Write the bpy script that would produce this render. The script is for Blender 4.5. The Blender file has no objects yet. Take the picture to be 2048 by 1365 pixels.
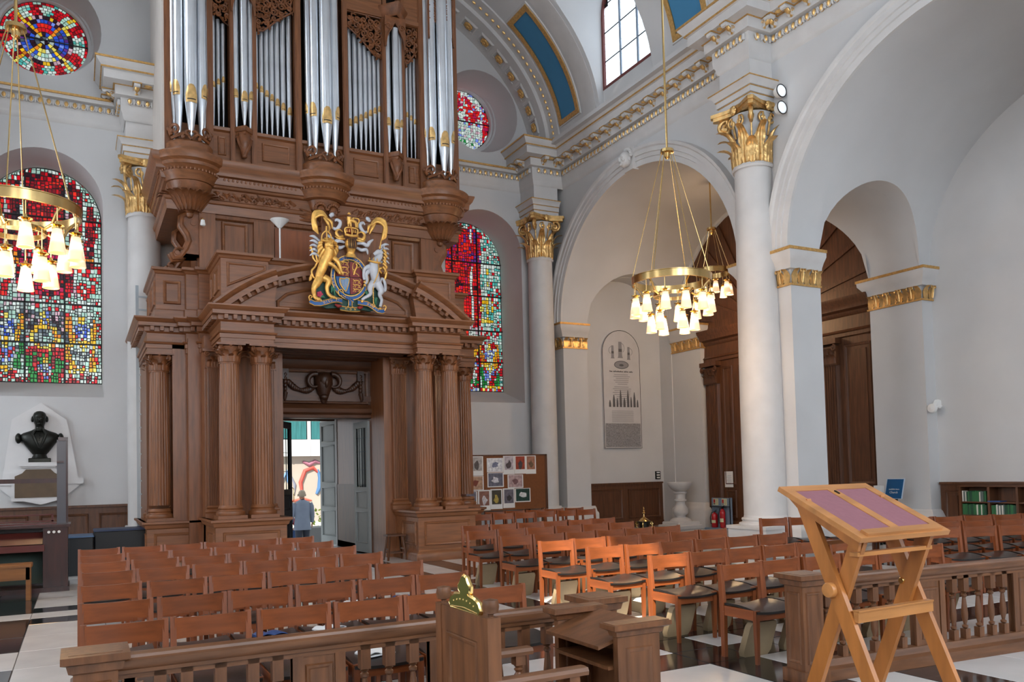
import bpy, math, random
from math import sin, cos, pi, sqrt, atan2, radians
from mathutils import Vector, Matrix
from mathutils.geometry import tessellate_polygon
random.seed(7)
SC = bpy.context.scene
COL = SC.collection

# ---------------------------------------------------------------- camera, sky, sun, exposure
cam = bpy.data.cameras.new('camera'); camo = bpy.data.objects.new('camera', cam); COL.objects.link(camo)
YAW, PITCH, ROLL, EYE = .4856, .0423, -.0250, 1.68
fw = Vector((sin(YAW)*cos(PITCH), cos(YAW)*cos(PITCH), sin(PITCH)))
rt = Vector((cos(YAW), -sin(YAW), 0)); up = rt.cross(fw)
r2 = rt*cos(ROLL)+up*sin(ROLL); u2 = up*cos(ROLL)-rt*sin(ROLL)
mw = Matrix((r2, u2, -fw)).transposed().to_4x4(); mw.translation = Vector((0, 0, EYE))
camo.matrix_world = mw
cam.sensor_width = 36; cam.lens = 36*1651/2048; cam.shift_y = (875.7-682.5)/2048
cam.clip_end = 300; cam.clip_start = .05
SC.camera = camo
w = bpy.data.worlds.new('world'); SC.world = w; w.use_nodes = True
bg = w.node_tree.nodes['Background']; bg.inputs[0].default_value = (.86, .93, 1.0, 1); bg.inputs[1].default_value = 1.15
sun = bpy.data.lights.new('sun', 'SUN'); sun.energy = 11; sun.color = (1, .92, .78); sun.angle = radians(.6)
suno = bpy.data.objects.new('sun', sun); COL.objects.link(suno)
SUND = Vector((-.68, -.67, 1.0)).normalized()
suno.rotation_euler = SUND.to_track_quat('Z', 'Y').to_euler(); suno.location = (-30, -10, 40)
SC.view_settings.view_transform = 'Standard'; SC.view_settings.look = 'None'
SC.view_settings.exposure = 0.22; SC.view_settings.gamma = 1; SC.view_settings.use_curve_mapping = False
cy = SC.cycles
cy.use_denoising = True; cy.max_bounces = 6; cy.diffuse_bounces = 4; cy.glossy_bounces = 3; cy.transmission_bounces = 4
cy.transparent_max_bounces = 6; cy.caustics_reflective = False; cy.caustics_refractive = False
cy.sample_clamp_indirect = 6; cy.use_adaptive_sampling = True; cy.adaptive_threshold = .02

# ---------------------------------------------------------------- helpers
def lin(h):
    c = [int(h[i:i+2], 16)/255 for i in (0, 2, 4)]
    return tuple((x/12.92 if x <= .04045 else ((x+.055)/1.055)**2.4) for x in c)
MATS = {}
def mat(name, col, rough=.5, metal=0, var=0, vs=3, bump=0, bs=40, st=(1, 1, 1), emit=None, es=1, spec=.5, rnd=0, coat=0):
    if name in MATS: return MATS[name]
    m = bpy.data.materials.new(name); m.use_nodes = True; nt = m.node_tree; N = nt.nodes; L = nt.links
    b = N['Principled BSDF']; c = lin(col) if isinstance(col, str) else col
    b.inputs['Base Color'].default_value = (*c, 1); b.inputs['Roughness'].default_value = rough
    b.inputs['Metallic'].default_value = metal; b.inputs['Specular IOR Level'].default_value = spec
    if coat: b.inputs['Coat Weight'].default_value = coat; b.inputs['Coat Roughness'].default_value = .15
    if emit:
        b.inputs['Emission Color'].default_value = (*(lin(emit) if isinstance(emit, str) else emit), 1); b.inputs['Emission Strength'].default_value = es
    if var or bump:
        tc = N.new('ShaderNodeTexCoord'); mp = N.new('ShaderNodeMapping'); mp.inputs['Scale'].default_value = st
        L.new(tc.outputs['Object'], mp.inputs[0])
        if var:
            n = N.new('ShaderNodeTexNoise'); n.inputs['Scale'].default_value = vs; n.inputs['Detail'].default_value = 6
            L.new(mp.outputs[0], n.inputs[0])
            mx = N.new('ShaderNodeMix'); mx.data_type = 'RGBA'
            mx.inputs[6].default_value = (*[x*(1-var) for x in c], 1); mx.inputs[7].default_value = (*[min(1, x*(1+var)) for x in c], 1)
            cr = N.new('ShaderNodeMapRange'); cr.inputs[1].default_value = .3; cr.inputs[2].default_value = .7
            L.new(n.outputs[0], cr.inputs[0]); L.new(cr.outputs[0], mx.inputs[0])
            out = mx.outputs[2]
            if rnd:
                oi = N.new('ShaderNodeObjectInfo'); hs = N.new('ShaderNodeHueSaturation'); mr = N.new('ShaderNodeMapRange')
                mr.inputs[3].default_value = 1-rnd; mr.inputs[4].default_value = 1+rnd
                L.new(oi.outputs['Random'], mr.inputs[0]); L.new(mr.outputs[0], hs.inputs['Value']); L.new(out, hs.inputs['Color']); out = hs.outputs[0]
            L.new(out, b.inputs['Base Color'])
        if bump:
            n2 = N.new('ShaderNodeTexNoise'); n2.inputs['Scale'].default_value = bs; n2.inputs['Detail'].default_value = 4
            L.new(mp.outputs[0], n2.inputs[0]); bp = N.new('ShaderNodeBump'); bp.inputs['Strength'].default_value = bump; bp.inputs['Distance'].default_value = .01
            L.new(n2.outputs[0], bp.inputs['Height']); L.new(bp.outputs[0], b.inputs['Normal'])
    MATS[name] = m; return m

class MB:
    def __init__(s): s.v = []; s.f = []; s.c = []
    def add(s, v, f):
        o = len(s.v); s.v += [tuple(p) for p in v]; s.f += [tuple(i+o for i in q) for q in f]; return s
    def xf(s, m, start=0):
        s.v[start:] = [tuple(m @ Vector(p)) for p in s.v[start:]]; return s
    def box(s, x0, x1, y0, y1, z0, z1, ch=0):
        if ch:  # chamfered along all vertical edges and top
            p = [(x0+ch, y0), (x1-ch, y0), (x1, y0+ch), (x1, y1-ch), (x1-ch, y1), (x0+ch, y1), (x0, y1-ch), (x0, y0+ch)]
            q = [(min(max(x, x0+ch), x1-ch), min(max(y, y0+ch), y1-ch)) for x, y in p]
            v = [(x, y, z0) for x, y in p]+[(x, y, z1-ch) for x, y in p]+[(x, y, z1) for x, y in q]
            f = [tuple(range(7, -1, -1)), tuple(range(16, 24))]
            for k in (0, 8):
                f += [(k+i, k+(i+1) % 8, k+8+(i+1) % 8, k+8+i) for i in range(8)]
            return s.add(v, f)
        v = [(x0, y0, z0), (x1, y0, z0), (x1, y1, z0), (x0, y1, z0), (x0, y0, z1), (x1, y0, z1), (x1, y1, z1), (x0, y1, z1)]
        return s.add(v, [(0, 3, 2, 1), (4, 5, 6, 7), (0, 1, 5, 4), (1, 2, 6, 5), (2, 3, 7, 6), (3, 0, 4, 7)])
    def bar(s, a, b, w, d, upv=(0, 0, 1), w2=None, d2=None):   # rectangular bar from a to b
        a = Vector(a); b = Vector(b); t = (b-a).normalized(); u = Vector(upv)
        x = t.cross(u)
        if x.length < 1e-4: x = t.cross(Vector((0, 1, 0)))
        x.normalize(); y = x.cross(t); w2 = w if w2 is None else w2; d2 = d if d2 is None else d2
        v = []
        for p, ww, dd in ((a, w, d), (b, w2, d2)):
            v += [p-x*ww/2-y*dd/2, p+x*ww/2-y*dd/2, p+x*ww/2+y*dd/2, p-x*ww/2+y*dd/2]
        return s.add(v, [(3, 2, 1, 0), (4, 5, 6, 7), (0, 1, 5, 4), (1, 2, 6, 5), (2, 3, 7, 6), (3, 0, 4, 7)])
    def lathe(s, prof, c=(0, 0, 0), n=16, a0=0, a1=2*pi, ax='z', cap=True):
        full = abs(a1-a0-2*pi) < 1e-6; m = n if full else n+1; v = []; f = []
        for r, z in prof:
            for k in range(m):
                a = a0+(a1-a0)*k/n; p = (r*cos(a), r*sin(a), z)
                if ax == 'y': p = (p[0], p[2], p[1])
                elif ax == 'x': p = (p[2], p[0], p[1])
                v.append((c[0]+p[0], c[1]+p[1], c[2]+p[2]))
        for j in range(len(prof)-1):
            for k in range(n):
                k2 = (k+1) % m
                f.append((j*m+k, j*m+k2, (j+1)*m+k2, (j+1)*m+k))
        if cap and full:
            if prof[0][0] > 1e-5: f.append(tuple(range(m-1, -1, -1)))
            if prof[-1][0] > 1e-5: f.append(tuple((len(prof)-1)*m+k for k in range(m)))
        return s.add(v, f)
    def tube(s, pts, r, n=8, closed=False):
        pts = [Vector(p) for p in pts]; m = len(pts); rr = r if hasattr(r, '__len__') else [r]*m
        v = []; f = []; ref = None
        for i, p in enumerate(pts):
            a = pts[(i-1) % m] if (closed or i > 0) else p; b = pts[(i+1) % m] if (closed or i < m-1) else p
            t = (b-a).normalized()
            if ref is None:
                ref = t.cross(Vector((0, 0, 1)))
                if ref.length < .05: ref = t.cross(Vector((0, 1, 0)))
            x = (ref-t*ref.dot(t))
            x = x.normalized() if x.length > 1e-6 else t.orthogonal().normalized()
            ref = x; y = t.cross(x)
            for k in range(n):
                q = 2*pi*k/n; v.append(p+(x*cos(q)+y*sin(q))*rr[i])
        for i in range(m if closed else m-1):
            j = (i+1) % m
            for k in range(n):
                f.append((i*n+k, i*n+(k+1) % n, j*n+(k+1) % n, j*n+k))
        if not closed: f += [tuple(range(n-1, -1, -1)), tuple((m-1)*n+k for k in range(n))]
        return s.add(v, f)
    def ell(s, c, r, n=10, m=7, rot=None):
        v = []; f = []
        for j in range(m+1):
            t = pi*j/m
            for k in range(n):
                a = 2*pi*k/n; p = Vector((r[0]*sin(t)*cos(a), r[1]*sin(t)*sin(a), r[2]*cos(t)))
                if rot: p = rot @ p
                v.append(Vector(c)+p)
        for j in range(m):
            for k in range(n):
                f.append((j*n+k, (j+1)*n+k, (j+1)*n+(k+1) % n, j*n+(k+1) % n))
        return s.add(v, f)
    def grid(s, fn, nu, nv):
        v = [fn(i/nu, j/nv) for j in range(nv+1) for i in range(nu+1)]; w = nu+1
        return s.add(v, [(j*w+i, j*w+i+1, (j+1)*w+i+1, (j+1)*w+i) for j in range(nv) for i in range(nu)])
    def sheet(s, fn, nu, nv, th):     # fn(u,v)->(point, normal), closed thin shell
        A = [fn(i/nu, j/nv) for j in range(nv+1) for i in range(nu+1)]; w = nu+1; K = len(A)
        v = [Vector(p)+Vector(n)*th/2 for p, n in A]+[Vector(p)-Vector(n)*th/2 for p, n in A]
        f = [(j*w+i, j*w+i+1, (j+1)*w+i+1, (j+1)*w+i) for j in range(nv) for i in range(nu)]
        f += [(K+q[3], K+q[2], K+q[1], K+q[0]) for q in list(f)]
        B = [i for i in range(w)]+[j*w+nu for j in range(1, nv+1)]+[nv*w+i for i in range(nu-1, -1, -1)]+[j*w for j in range(nv-1, 0, -1)]
        for a, b in zip(B, B[1:]+B[:1]): f.append((b, a, K+a, K+b))
        return s.add(v, f)
    def plate(s, outer, holes, fn, d0, d1):   # flat polygon with holes, fn(u,v,d)->xyz, from depth d0 to d1
        loops = [outer]+list(holes); flat = [p for l in loops for p in l]; n = len(flat)
        tris = tessellate_polygon([[Vector((p[0], p[1], 0)) for p in l] for l in loops])
        v = [fn(p[0], p[1], d0) for p in flat]+[fn(p[0], p[1], d1) for p in flat]; f = []
        for t in tris: f += [tuple(t), tuple(n+i for i in reversed(t))]
        o = 0
        for l in loops:
            k = len(l); f += [(o+i, o+(i+1) % k, n+o+(i+1) % k, n+o+i) for i in range(k)]; o += k
        return s.add(v, f)
    def run(s, path, prof, closed=False, cap=True):   # moulding: prof [(out, z)], out is to the right of the path direction
        P = [Vector((p[0], p[1])) for p in path]; n = len(P); v = []; f = []; k = len(prof)
        for i, p in enumerate(P):
            d1 = (p-P[i-1]) if (closed or i > 0) else None; d2 = (P[(i+1) % n]-p) if (closed or i < n-1) else None
            if d1 is None: d1 = d2
            if d2 is None: d2 = d1
            n1 = Vector((d1.y, -d1.x)).normalized(); n2 = Vector((d2.y, -d2.x)).normalized()
            m = n1+n2
            m = m/max(.25, m.dot(n1)) if m.length > 1e-4 else n1
            for o, z in prof: v.append((p.x+m.x*o, p.y+m.y*o, z))
        for i in range(n if closed else n-1):
            j = (i+1) % n
            f += [(i*k+q, j*k+q, j*k+q+1, i*k+q+1) for q in range(k-1)]
        if cap and not closed: f += [tuple(range(k)), tuple((n-1)*k+q for q in range(k-1, -1, -1))]
        return s.add(v, f)
    def mesh(s, name, m=None, sharp=.6, flip=True):
        me = bpy.data.meshes.new(name); me.from_pydata(s.v, [], s.f); me.validate()
        for q in (m if isinstance(m, (list, tuple)) else [m]):
            if q: me.materials.append(q)
        if flip:
            import bmesh
            bm = bmesh.new(); bm.from_mesh(me); bmesh.ops.recalc_face_normals(bm, faces=bm.faces); bm.to_mesh(me); bm.free()
        me.shade_smooth(); me.set_sharp_from_angle(angle=sharp)
        return me
    def obj(s, name, m=None, parent=None, loc=(0, 0, 0), rz=0, sharp=.6, **k):
        return link(name, s.mesh(name, m, sharp), parent, loc, rz, **k)

def link(name, data, parent=None, loc=(0, 0, 0), rz=0, label=None, cat=None, group=None, kind=None):
    o = bpy.data.objects.new(name, data); COL.objects.link(o); o.location = loc
    if rz: o.rotation_euler = (0, 0, rz)
    if parent: o.parent = parent
    return tag(o, label, cat, group, kind)
def tag(o, label=None, cat=None, group=None, kind=None):
    if label: o['label'] = label
    if cat: o['category'] = cat
    if group: o['group'] = group
    if kind: o['kind'] = kind
    return o
def thing(name, loc, label, cat, group=None, rz=0): return link(name, None, None, loc, rz, label, cat, group)
def struct(mb, name, m, parent=None, sharp=.6):
    return mb.obj(name, m, parent, sharp=sharp, kind=None if parent else 'structure')
KIDS = {}
def dup(root, loc, rz=0, label=None, group=None):
    r = root.copy(); COL.objects.link(r); r.location = loc; r.rotation_euler = (0, 0, rz)
    if label: r['label'] = label
    if group: r['group'] = group
    for ch in root.children:
        c = ch.copy(); COL.objects.link(c); c.parent = r
        for g in ch.children:
            d = g.copy(); COL.objects.link(d); d.parent = c
    return r
def arc(cx, cz, r, a0, a1, n): return [(cx+r*cos(a0+(a1-a0)*i/n), cz+r*sin(a0+(a1-a0)*i/n)) for i in range(n+1)]
def archpoly(x0, x1, z0, zs, n=16):   # round-headed outline, counter-clockwise from bottom left
    c = (x0+x1)/2; r = (x1-x0)/2
    return [(x0, z0), (x1, z0)]+arc(c, zs, r, 0, pi, n)
fXZ = lambda u, v, d: (u, d, v)      # plates parallel to the west wall
fYZ = lambda u, v, d: (d, u, v)      # plates parallel to the arcade

# ---------------------------------------------------------------- materials
PLASTER = mat('white_plaster', 'cbcaca', .75, var=.03, vs=1.2, bump=.06, bs=60)
STONE = mat('painted_stone', 'cfccca', .6, var=.05, vs=2.5, bump=.05, bs=30)
GOLD = mat('gilding', (.80, .50, .20), .36, .75, var=.30, vs=9, bump=.25, bs=45)
GOLDP = mat('gold_paint', (.62, .36, .12), .45, .5, var=.2, vs=20)
OAK = mat('oak_vertical', '7f4f2f', .45, var=.26, vs=2.2, bump=.08, bs=12, st=(9, 9, .8), coat=.1)
OAKH = mat('oak_horizontal', '815130', .45, var=.26, vs=2.2, bump=.08, bs=12, st=(.8, 9, 9), coat=.1)
CARVE = mat('carved_oak', '7a4a2a', .45, var=.35, vs=6, bump=.3, bs=30, coat=.1)
OAKD = mat('dark_oak', '5a3721', .45, var=.35, vs=2.2, bump=.08, bs=12, st=(9, 9, .8))
OAKDH = mat('dark_oak_horizontal', '5a3721', .45, var=.35, vs=2.2, st=(1, .8, 9))
CHAIRV = mat('chair_beech_vertical', '854623', .35, var=.22, vs=2.5, st=(8, 8, .8), rnd=.12, coat=.15)
CHAIRH = mat('chair_beech_horizontal', '864622', .35, var=.22, vs=2.5, st=(.8, 8, 8), rnd=.12, coat=.15)
LEATHER = mat('black_leather', '24211f', .30, var=.2, vs=4, bump=.05, bs=60)
RAILM = mat('rail_oak', '6b4429', .4, var=.35, vs=2.4, bump=.08, bs=14, st=(1, 8, 8), coat=.1)
RAILV = mat('rail_oak_vertical', '6d452a', .4, var=.35, vs=2.4, bump=.08, bs=14, st=(8, 8, 1), coat=.1)
LECT = mat('lectern_oak', 'a96a33', .35, var=.22, vs=2, bump=.05, bs=14, st=(6, 6, 1), coat=.15)
LECTH = mat('lectern_oak_light', 'b57a44', .35, var=.2, vs=2, bump=.05, bs=14, st=(1, 6, 6), coat=.15)
TIN = mat('pipe_metal', (.74, .78, .83), .30, .85, var=.06, vs=3)
BRASS = mat('brass', (.70, .48, .20), .22, 1, var=.12, vs=5)
BRASSB = mat('bright_brass', (.85, .60, .22), .18, 1)
DARK = mat('case_shade', '0b0908', .9)
BLACK = mat('black_paint', '141313', .4)
LEAD = mat('lead', '1c1c1e', .5)
WHITEP = mat('white_paper', 'e9e8e6', .7)
GREYD = mat('grey_door_paint', '9aa09f', .45, var=.05, vs=3)
IRON = mat('dark_bronze', '262723', .38, .6, var=.4, vs=5, bump=.1, bs=20)
MARBLEW = mat('white_marble', 'd6d3d0', .22, var=.07, vs=2.2, rnd=.05, coat=.2)
MARBLEB = mat('black_marble', '17161a', .10, var=.5, vs=5, coat=.3)
BLUE = mat('ceiling_blue', '3f7ea6', .7, var=.03)
# ================================================================= the shell
YW, XC, XA, XO = 19.85, 4.6, 11.85, 15.95
LC, RC, WR = -.63, 9.76, 1.15            # west windows: centres, half width
SPR, AH = 5.75, 3.12                     # arcade springing, rise
ARCHES = [(12.4, 19.3), (4.3, 11.1), (-3.8, 3.0)]
def ellarch(y0, y1, z0, zs, rise, n=28):
    c = (y0+y1)/2; r = (y1-y0)/2
    return [(y0, z0), (y1, z0)]+[(c+r*cos(pi*i/n), zs+rise*sin(pi*i/n)) for i in range(n+1)]
# ---- floor: black and white marble, every slab its own tile
fb = MB(); fb.box(-8, 17, -4, 20, -.3, -.012)
FLOOR = struct(fb, 'floor', mat('floor_grout', '3a3633', .8))
def ybands():
    out = []
    for k in (-2, -1, 0, 1):
        o = 11.54+5.98*k
        out += [(o, o+.49, 'b'), (o+.49, o+.99, 'w'), (o+.99, o+1.48, 'b'), (o+1.48, o+5.98, 's')]
    return out
def xbands():
    out = [(-1.52, -.52, 'd'), (-3.0, -1.52, 'd'), (-.52, .3, 's')]
    for k in (-1, 0, 1):
        o = 10.78+5.98*k
        if k == -1: out += [(.3, 4.8, 's')]; out += [(4.8, 5.33, 'b'), (5.33, 5.83, 'w'), (5.83, 6.3, 'b')]
        elif k == 0: out += [(6.3, 10.78, 's'), (10.78, 11.28, 'b'), (11.28, 11.78, 'w'), (11.78, 12.28, 'b')]
        else: out += [(12.28, 15.9, 's')]
    return out
tiles = []
for xa, xb, xk in xbands():
    for ya, yb, yk in ybands():
        ya2, yb2 = max(ya, .6), min(yb, 19.8)
        if yb2-ya2 < .1: continue
        if xk == 'd': c = 'w' if yk == 'w' else 'b'
        elif xk == 's' and yk == 's': c = 'w'
        elif xk == 's': c = yk
        elif yk == 's': c = xk
        else: c = 'w' if (xk == 'w' and yk == 'w') else 'b'
        nx = max(1, round((xb-xa)/(.75 if xk == 's' else .6))); ny = max(1, round((yb2-ya2)/(.9 if yk == 's' else .6)))
        for i in range(nx):
            for j in range(ny):
                x0 = xa+(xb-xa)*i/nx; x1 = xa+(xb-xa)*(i+1)/nx; y0 = ya2+(yb2-ya2)*j/ny; y1 = ya2+(yb2-ya2)*(j+1)/ny
                if xk == 'd' and yk == 's' and c == 'b' and abs((y0+y1)/2-9.7) < .45 and ny > 3: c2 = 'w'
                else: c2 = c
                tiles.append((x0, x1, y0, y1, c2))
def inview(x, y):
    q = (Vector((x, y, 0))-Vector((0, 0, EYE))); d = q.dot(fw)
    if d < .5: return None
    u = 1024+1651*q.dot(r2)/d; v = 875.7-1651*q.dot(u2)/d
    return d if -60 < u < 2110 and v < 1430 else None
tiles = [(inview((t[0]+t[1])/2, (t[2]+t[3])/2) or 1e3+t[2], t) for t in tiles]; tiles.sort(key=lambda q: q[0])
tmesh = {}
rest = {'w': MB(), 'b': MB()}
for n, (d, (x0, x1, y0, y1, c)) in enumerate(tiles):
    g = .003; hx = (x1-x0)/2-g; hy = (y1-y0)/2-g
    if n < 290:
        k = (round(hx, 3), round(hy, 3), c)
        if k not in tmesh:
            b = MB(); b.box(-hx, hx, -hy, hy, -.03, 0, .004); tmesh[k] = b.mesh('tile', MARBLEW if c == 'w' else MARBLEB)
        link('tile', tmesh[k], FLOOR, ((x0+x1)/2, (y0+y1)/2, random.uniform(-.0012, .0012)))
    else: rest[c].box(x0+g, x1-g, y0+g, y1-g, -.03, 0)
rest['w'].obj('far_white_tiles', MARBLEW, FLOOR, kind='stuff'); rest['b'].obj('far_black_tiles', MARBLEB, FLOOR, kind='stuff')
# ---- west wall with two round-headed windows, two round windows and the doorway
def ring(cx, cz, r, n=40): return [(cx+r*cos(2*pi*i/n), cz+r*sin(2*pi*i/n)) for i in range(n)]
b = MB()
b.plate([(-7, -.6), (3.5, -.6), (3.5, 3.25), (5.62, 3.25), (5.62, -.6), (16.4, -.6), (16.4, 16), (-7, 16)],
        [archpoly(LC-WR, LC+WR, 3.52, 7.68, 24), archpoly(RC-WR, RC+WR, 3.58, 7.68, 24), ring(LC, 11.55, 1.13), ring(RC, 11.55, 1.13)], fXZ, YW, 21.35)
WALLW = struct(b, 'wall_west', PLASTER, sharp=.5)
b = MB()
for c, zs in ((LC, 3.52), (RC, 3.58)):     # sloping sills
    b.add([(c-WR, YW, zs), (c+WR, YW, zs), (c+WR, 21.2, zs+.44), (c-WR, 21.2, zs+.44), (c-WR, 21.2, zs), (c+WR, 21.2, zs)], [(0, 1, 2, 3), (0, 3, 4), (1, 5, 2), (3, 2, 5, 4), (0, 4, 5, 1)])
b.obj('window_sill', PLASTER, WALLW)
b = MB()
for c in (LC, RC):                         # splayed round reveals and stone rings
    n = 40
    b.add([(c+r*cos(2*pi*i/n), y, z+r*sin(2*pi*i/n)) for r, y, z in ((1.13, YW, 11.55), (1.0, 20.9, 11.76), (.95, 20.9, 11.77), (.95, 21.0, 11.77), (.89, 21.0, 11.78), (.89, 21.2, 11.78)) for i in range(n)],
          [(j*n+i, j*n+(i+1) % n, (j+1)*n+(i+1) % n, (j+1)*n+i) for j in range(5) for i in range(n)])
b.obj('round_reveal', PLASTER, WALLW)
# ---- north arcade wall, aisle walls and vaults
def arcade(name, x0, x1):
    b = MB(); b.plate([(-4, -.02)]+[(YW, -.02), (YW, 10.5), (-4, 10.5)], [], fYZ, x0, x1) if False else None
    out = [(-4, 0)]
    for y0, y1 in sorted(ARCHES):
        e = ellarch(y0, y1, 0, SPR, AH)
        out += [(y0, 0)]+[e[i] for i in range(len(e)-1, 1, -1)]+[(y1, 0)]
    out += [(YW+.3, 0), (YW+.3, 10.5), (-4, 10.5)]
    b.plate(out, [], fYZ, x0, x1)
    return struct(b, name, PLASTER, sharp=.5)
WALLN = arcade('wall_north', XA, 12.63)
WALLS = arcade('wall_south', 2*XC-12.63, 2*XC-XA)
b = MB(); b.box(XO, XO+.4, -4, YW+.3, 0, 10.5); b.box(15.62, XO+.1, 18.05, YW+.1, 0, 5.7)
OUT = struct(b, 'wall_aisle', PLASTER)
def transverse(name, y0, y1, x0, x1, xl, xr):
    b = MB(); b.plate([(x0, 0), (xl, 0), (xl, SPR)]+arc((xl+xr)/2, SPR, (xr-xl)/2, pi, 0, 24)[1:-1]+[(xr, SPR), (xr, 0), (x1, 0), (x1, 9.6), (x0, 9.6)], [], fXZ, y0+.012, y1-.012)
    return struct(b, name, PLASTER, sharp=.5)
transverse('wall_transverse', 11.1, 12.4, 12.2, XO+.05, 12.64, 15.62)
transverse('wall_transverse_west', 19.3, YW+.05, 12.2, XO+.05, 12.64, 15.59)
transverse('wall_transverse_east', 3.0, 4.3, 12.2, XO+.05, 12.64, 15.62)
b = MB()
xs_ = [12.5, 12.64]+[12.64+2.98*i/24 for i in range(1, 24)]+[15.62, 16.1]; xm = (12.64+15.62)/2
for y0, y1 in ARCHES:      # barrel vaults across the aisle, cut by the transverse arches
    c = (y0+y1)/2; r = (y1-y0)/2+.02; N_ = 32; v = []
    for x in xs_:
        za = sqrt(max(0, 1.49**2-(x-xm)**2)); t0 = math.asin(min(1, za/AH))
        for j in range(N_+1):
            t = t0+(pi-2*t0)*j/N_; v.append((x, c+r*cos(t), SPR+AH*sin(t)))
    k = N_+1; b.add(v, [(i*k+j, i*k+j+1, (i+1)*k+j+1, (i+1)*k+j) for i in range(len(xs_)-1) for j in range(N_)])
    for s_, j in ((1, 0), (-1, N_)):
        q = [p for i in range(len(xs_)) for p in (v[i*k+j], (v[i*k+j][0], c+s_*(r+.02), v[i*k+j][2]))]
        b.add(q, [(2*i, 2*i+1, 2*i+3, 2*i+2) for i in range(1, len(xs_)-2)])
struct(b, 'ceiling_aisle', PLASTER)
# ---- nave vault: half ellipse with lunettes
VA, VB, VZ = 6.85, 4.6, 10.42
LUN = [15.54, 8.06, .3]; LR, LZ = 1.07, 12.9
vx = lambda z: VA*sqrt(max(0, 1-((z-VZ)/VB)**2))
LRS = {15.54: 1.07, 8.06: 1.07, .3: 1.75}  # unseen third lunette widened, south side left open, to broaden the sun patch
def lowth(y):
    for c in LUN:
        if abs(y-c) < LRS[c]-1e-6:
            z = LZ+1.07*sqrt(1-((y-c)/LRS[c])**2); return math.asin((z-VZ)/VB)
    return 0
b = MB(); edges = [-4]
for c in sorted(LUN): edges += [c-LRS[c], c+LRS[c]]
edges += [YW+.1]
for e0, e1 in zip(edges, edges[1:]):
    lun = any(abs((e0+e1)/2-c) < .1 for c in LUN); n = 16 if lun else 3
    def fn(u, v, e0=e0, e1=e1, lun=lun):
        y = e0+(e1-e0)*u; yy = min(max(y, e0+1e-4), e1-1e-4); t0 = lowth(yy) if lun else 0
        t = t0+(pi-2*t0)*v
        return (XC+VA*cos(t), y, VZ+VB*sin(t))
    b.grid(fn, n, 44)
struct(b, 'ceiling_nave', PLASTER, sharp=.4)
b = MB()
for sgn in (1, -1):
    for c in LUN:
        n = 16; R_ = LRS[c]; P = [(c-R_, 10.5+(LZ-10.5)*i/6) for i in range(6)]+[(c-R_*cos(pi*i/n), LZ+LR*sin(pi*i/n)) for i in range(n+1)]+[(c+R_, LZ-(LZ-10.5)*i/6) for i in range(1, 7)]
        b.add([q for y, z in P for q in ((XC+sgn*vx(z), y, z), (XC+sgn*7.35, y, z))], [(2*i, 2*i+1, 2*i+3, 2*i+2) for i in range(len(P)-1)])
        x = XC+sgn*7.02
        if not (sgn < 0 and c < 1):
            b.plate([(c-R_, 10.4), (c+R_, 10.4), (c+R_, 11.1), (c-R_, 11.1)], [], fYZ, x-.05, x+.25)
        else: b.box(min(x, x-.3), max(x, x-.3), c-R_, c+R_, 10.3, 11.1)
struct(b, 'ceiling_lunettes', PLASTER)
# nave wall ledge between cornice top and vault foot
b = MB(); b.box(11.2, 12.63, -4, YW, 10.40, 10.5); b.box(2*XC-12.63, 2*XC-11.2, -4, YW, 10.40, 10.5); struct(b, 'trim_1', PLASTER)
# ---- the far sides of the church, behind and left of the camera: walls with windows whose panes glow in place of daylight
b = MB()
b.plate([(-7.2, 0), (16.4, 0), (16.4, 16), (-7.2, 16)], [archpoly(2.6, 6.6, 2.4, 8.5, 16), archpoly(-1.7, .9, 3.2, 7.7, 16), archpoly(8.3, 10.9, 3.2, 7.7, 16), archpoly(12.9, 15.3, 3.0, 6.2, 16)], fXZ, -4.6, -4)
struct(b, 'wall_east', PLASTER)
GLOWGLASS = mat('emissive_window_glass', 'e8f0ff', .3, emit=(.85, .93, 1.0), es=6.0)
b = MB(); b.box(2.5, 6.7, -4.5, -4.45, 2.3, 10.6); b.box(-1.8, 1.0, -4.5, -4.45, 3.1, 9.1); b.box(8.2, 11, -4.5, -4.45, 3.1, 9.1); b.box(12.8, 15.4, -4.5, -4.45, 2.9, 7.5)
struct(b, 'window_7_added', GLOWGLASS)  # unseen east windows, added as a broad soft light for the nave
b = MB()
b.plate([(-4.6, 0), (YW, 0), (YW, 9.6), (-4.6, 9.6)], [archpoly(c-1.6, c+1.6, 2.6, 6.4, 16) for c in (15.8, 7.7, .5)], fYZ, -7.2, -6.8)
b.box(-7.2, 2*XC-XA, -4.6, YW, 9.6, 9.75)
struct(b, 'wall_south_aisle', PLASTER)
b = MB()
for c in (15.8, 7.7, .5): b.box(-7.15, -7.1, c-1.7, c+1.7, 2.5, 8.1)
struct(b, 'window_8', GLOWGLASS)
b = MB()
for c in LUN[:2]: b.box(XC-7.1, XC-7.06, c-LR, c+LR, 11.1, 14)
struct(b, 'window_9', GLOWGLASS)
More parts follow.
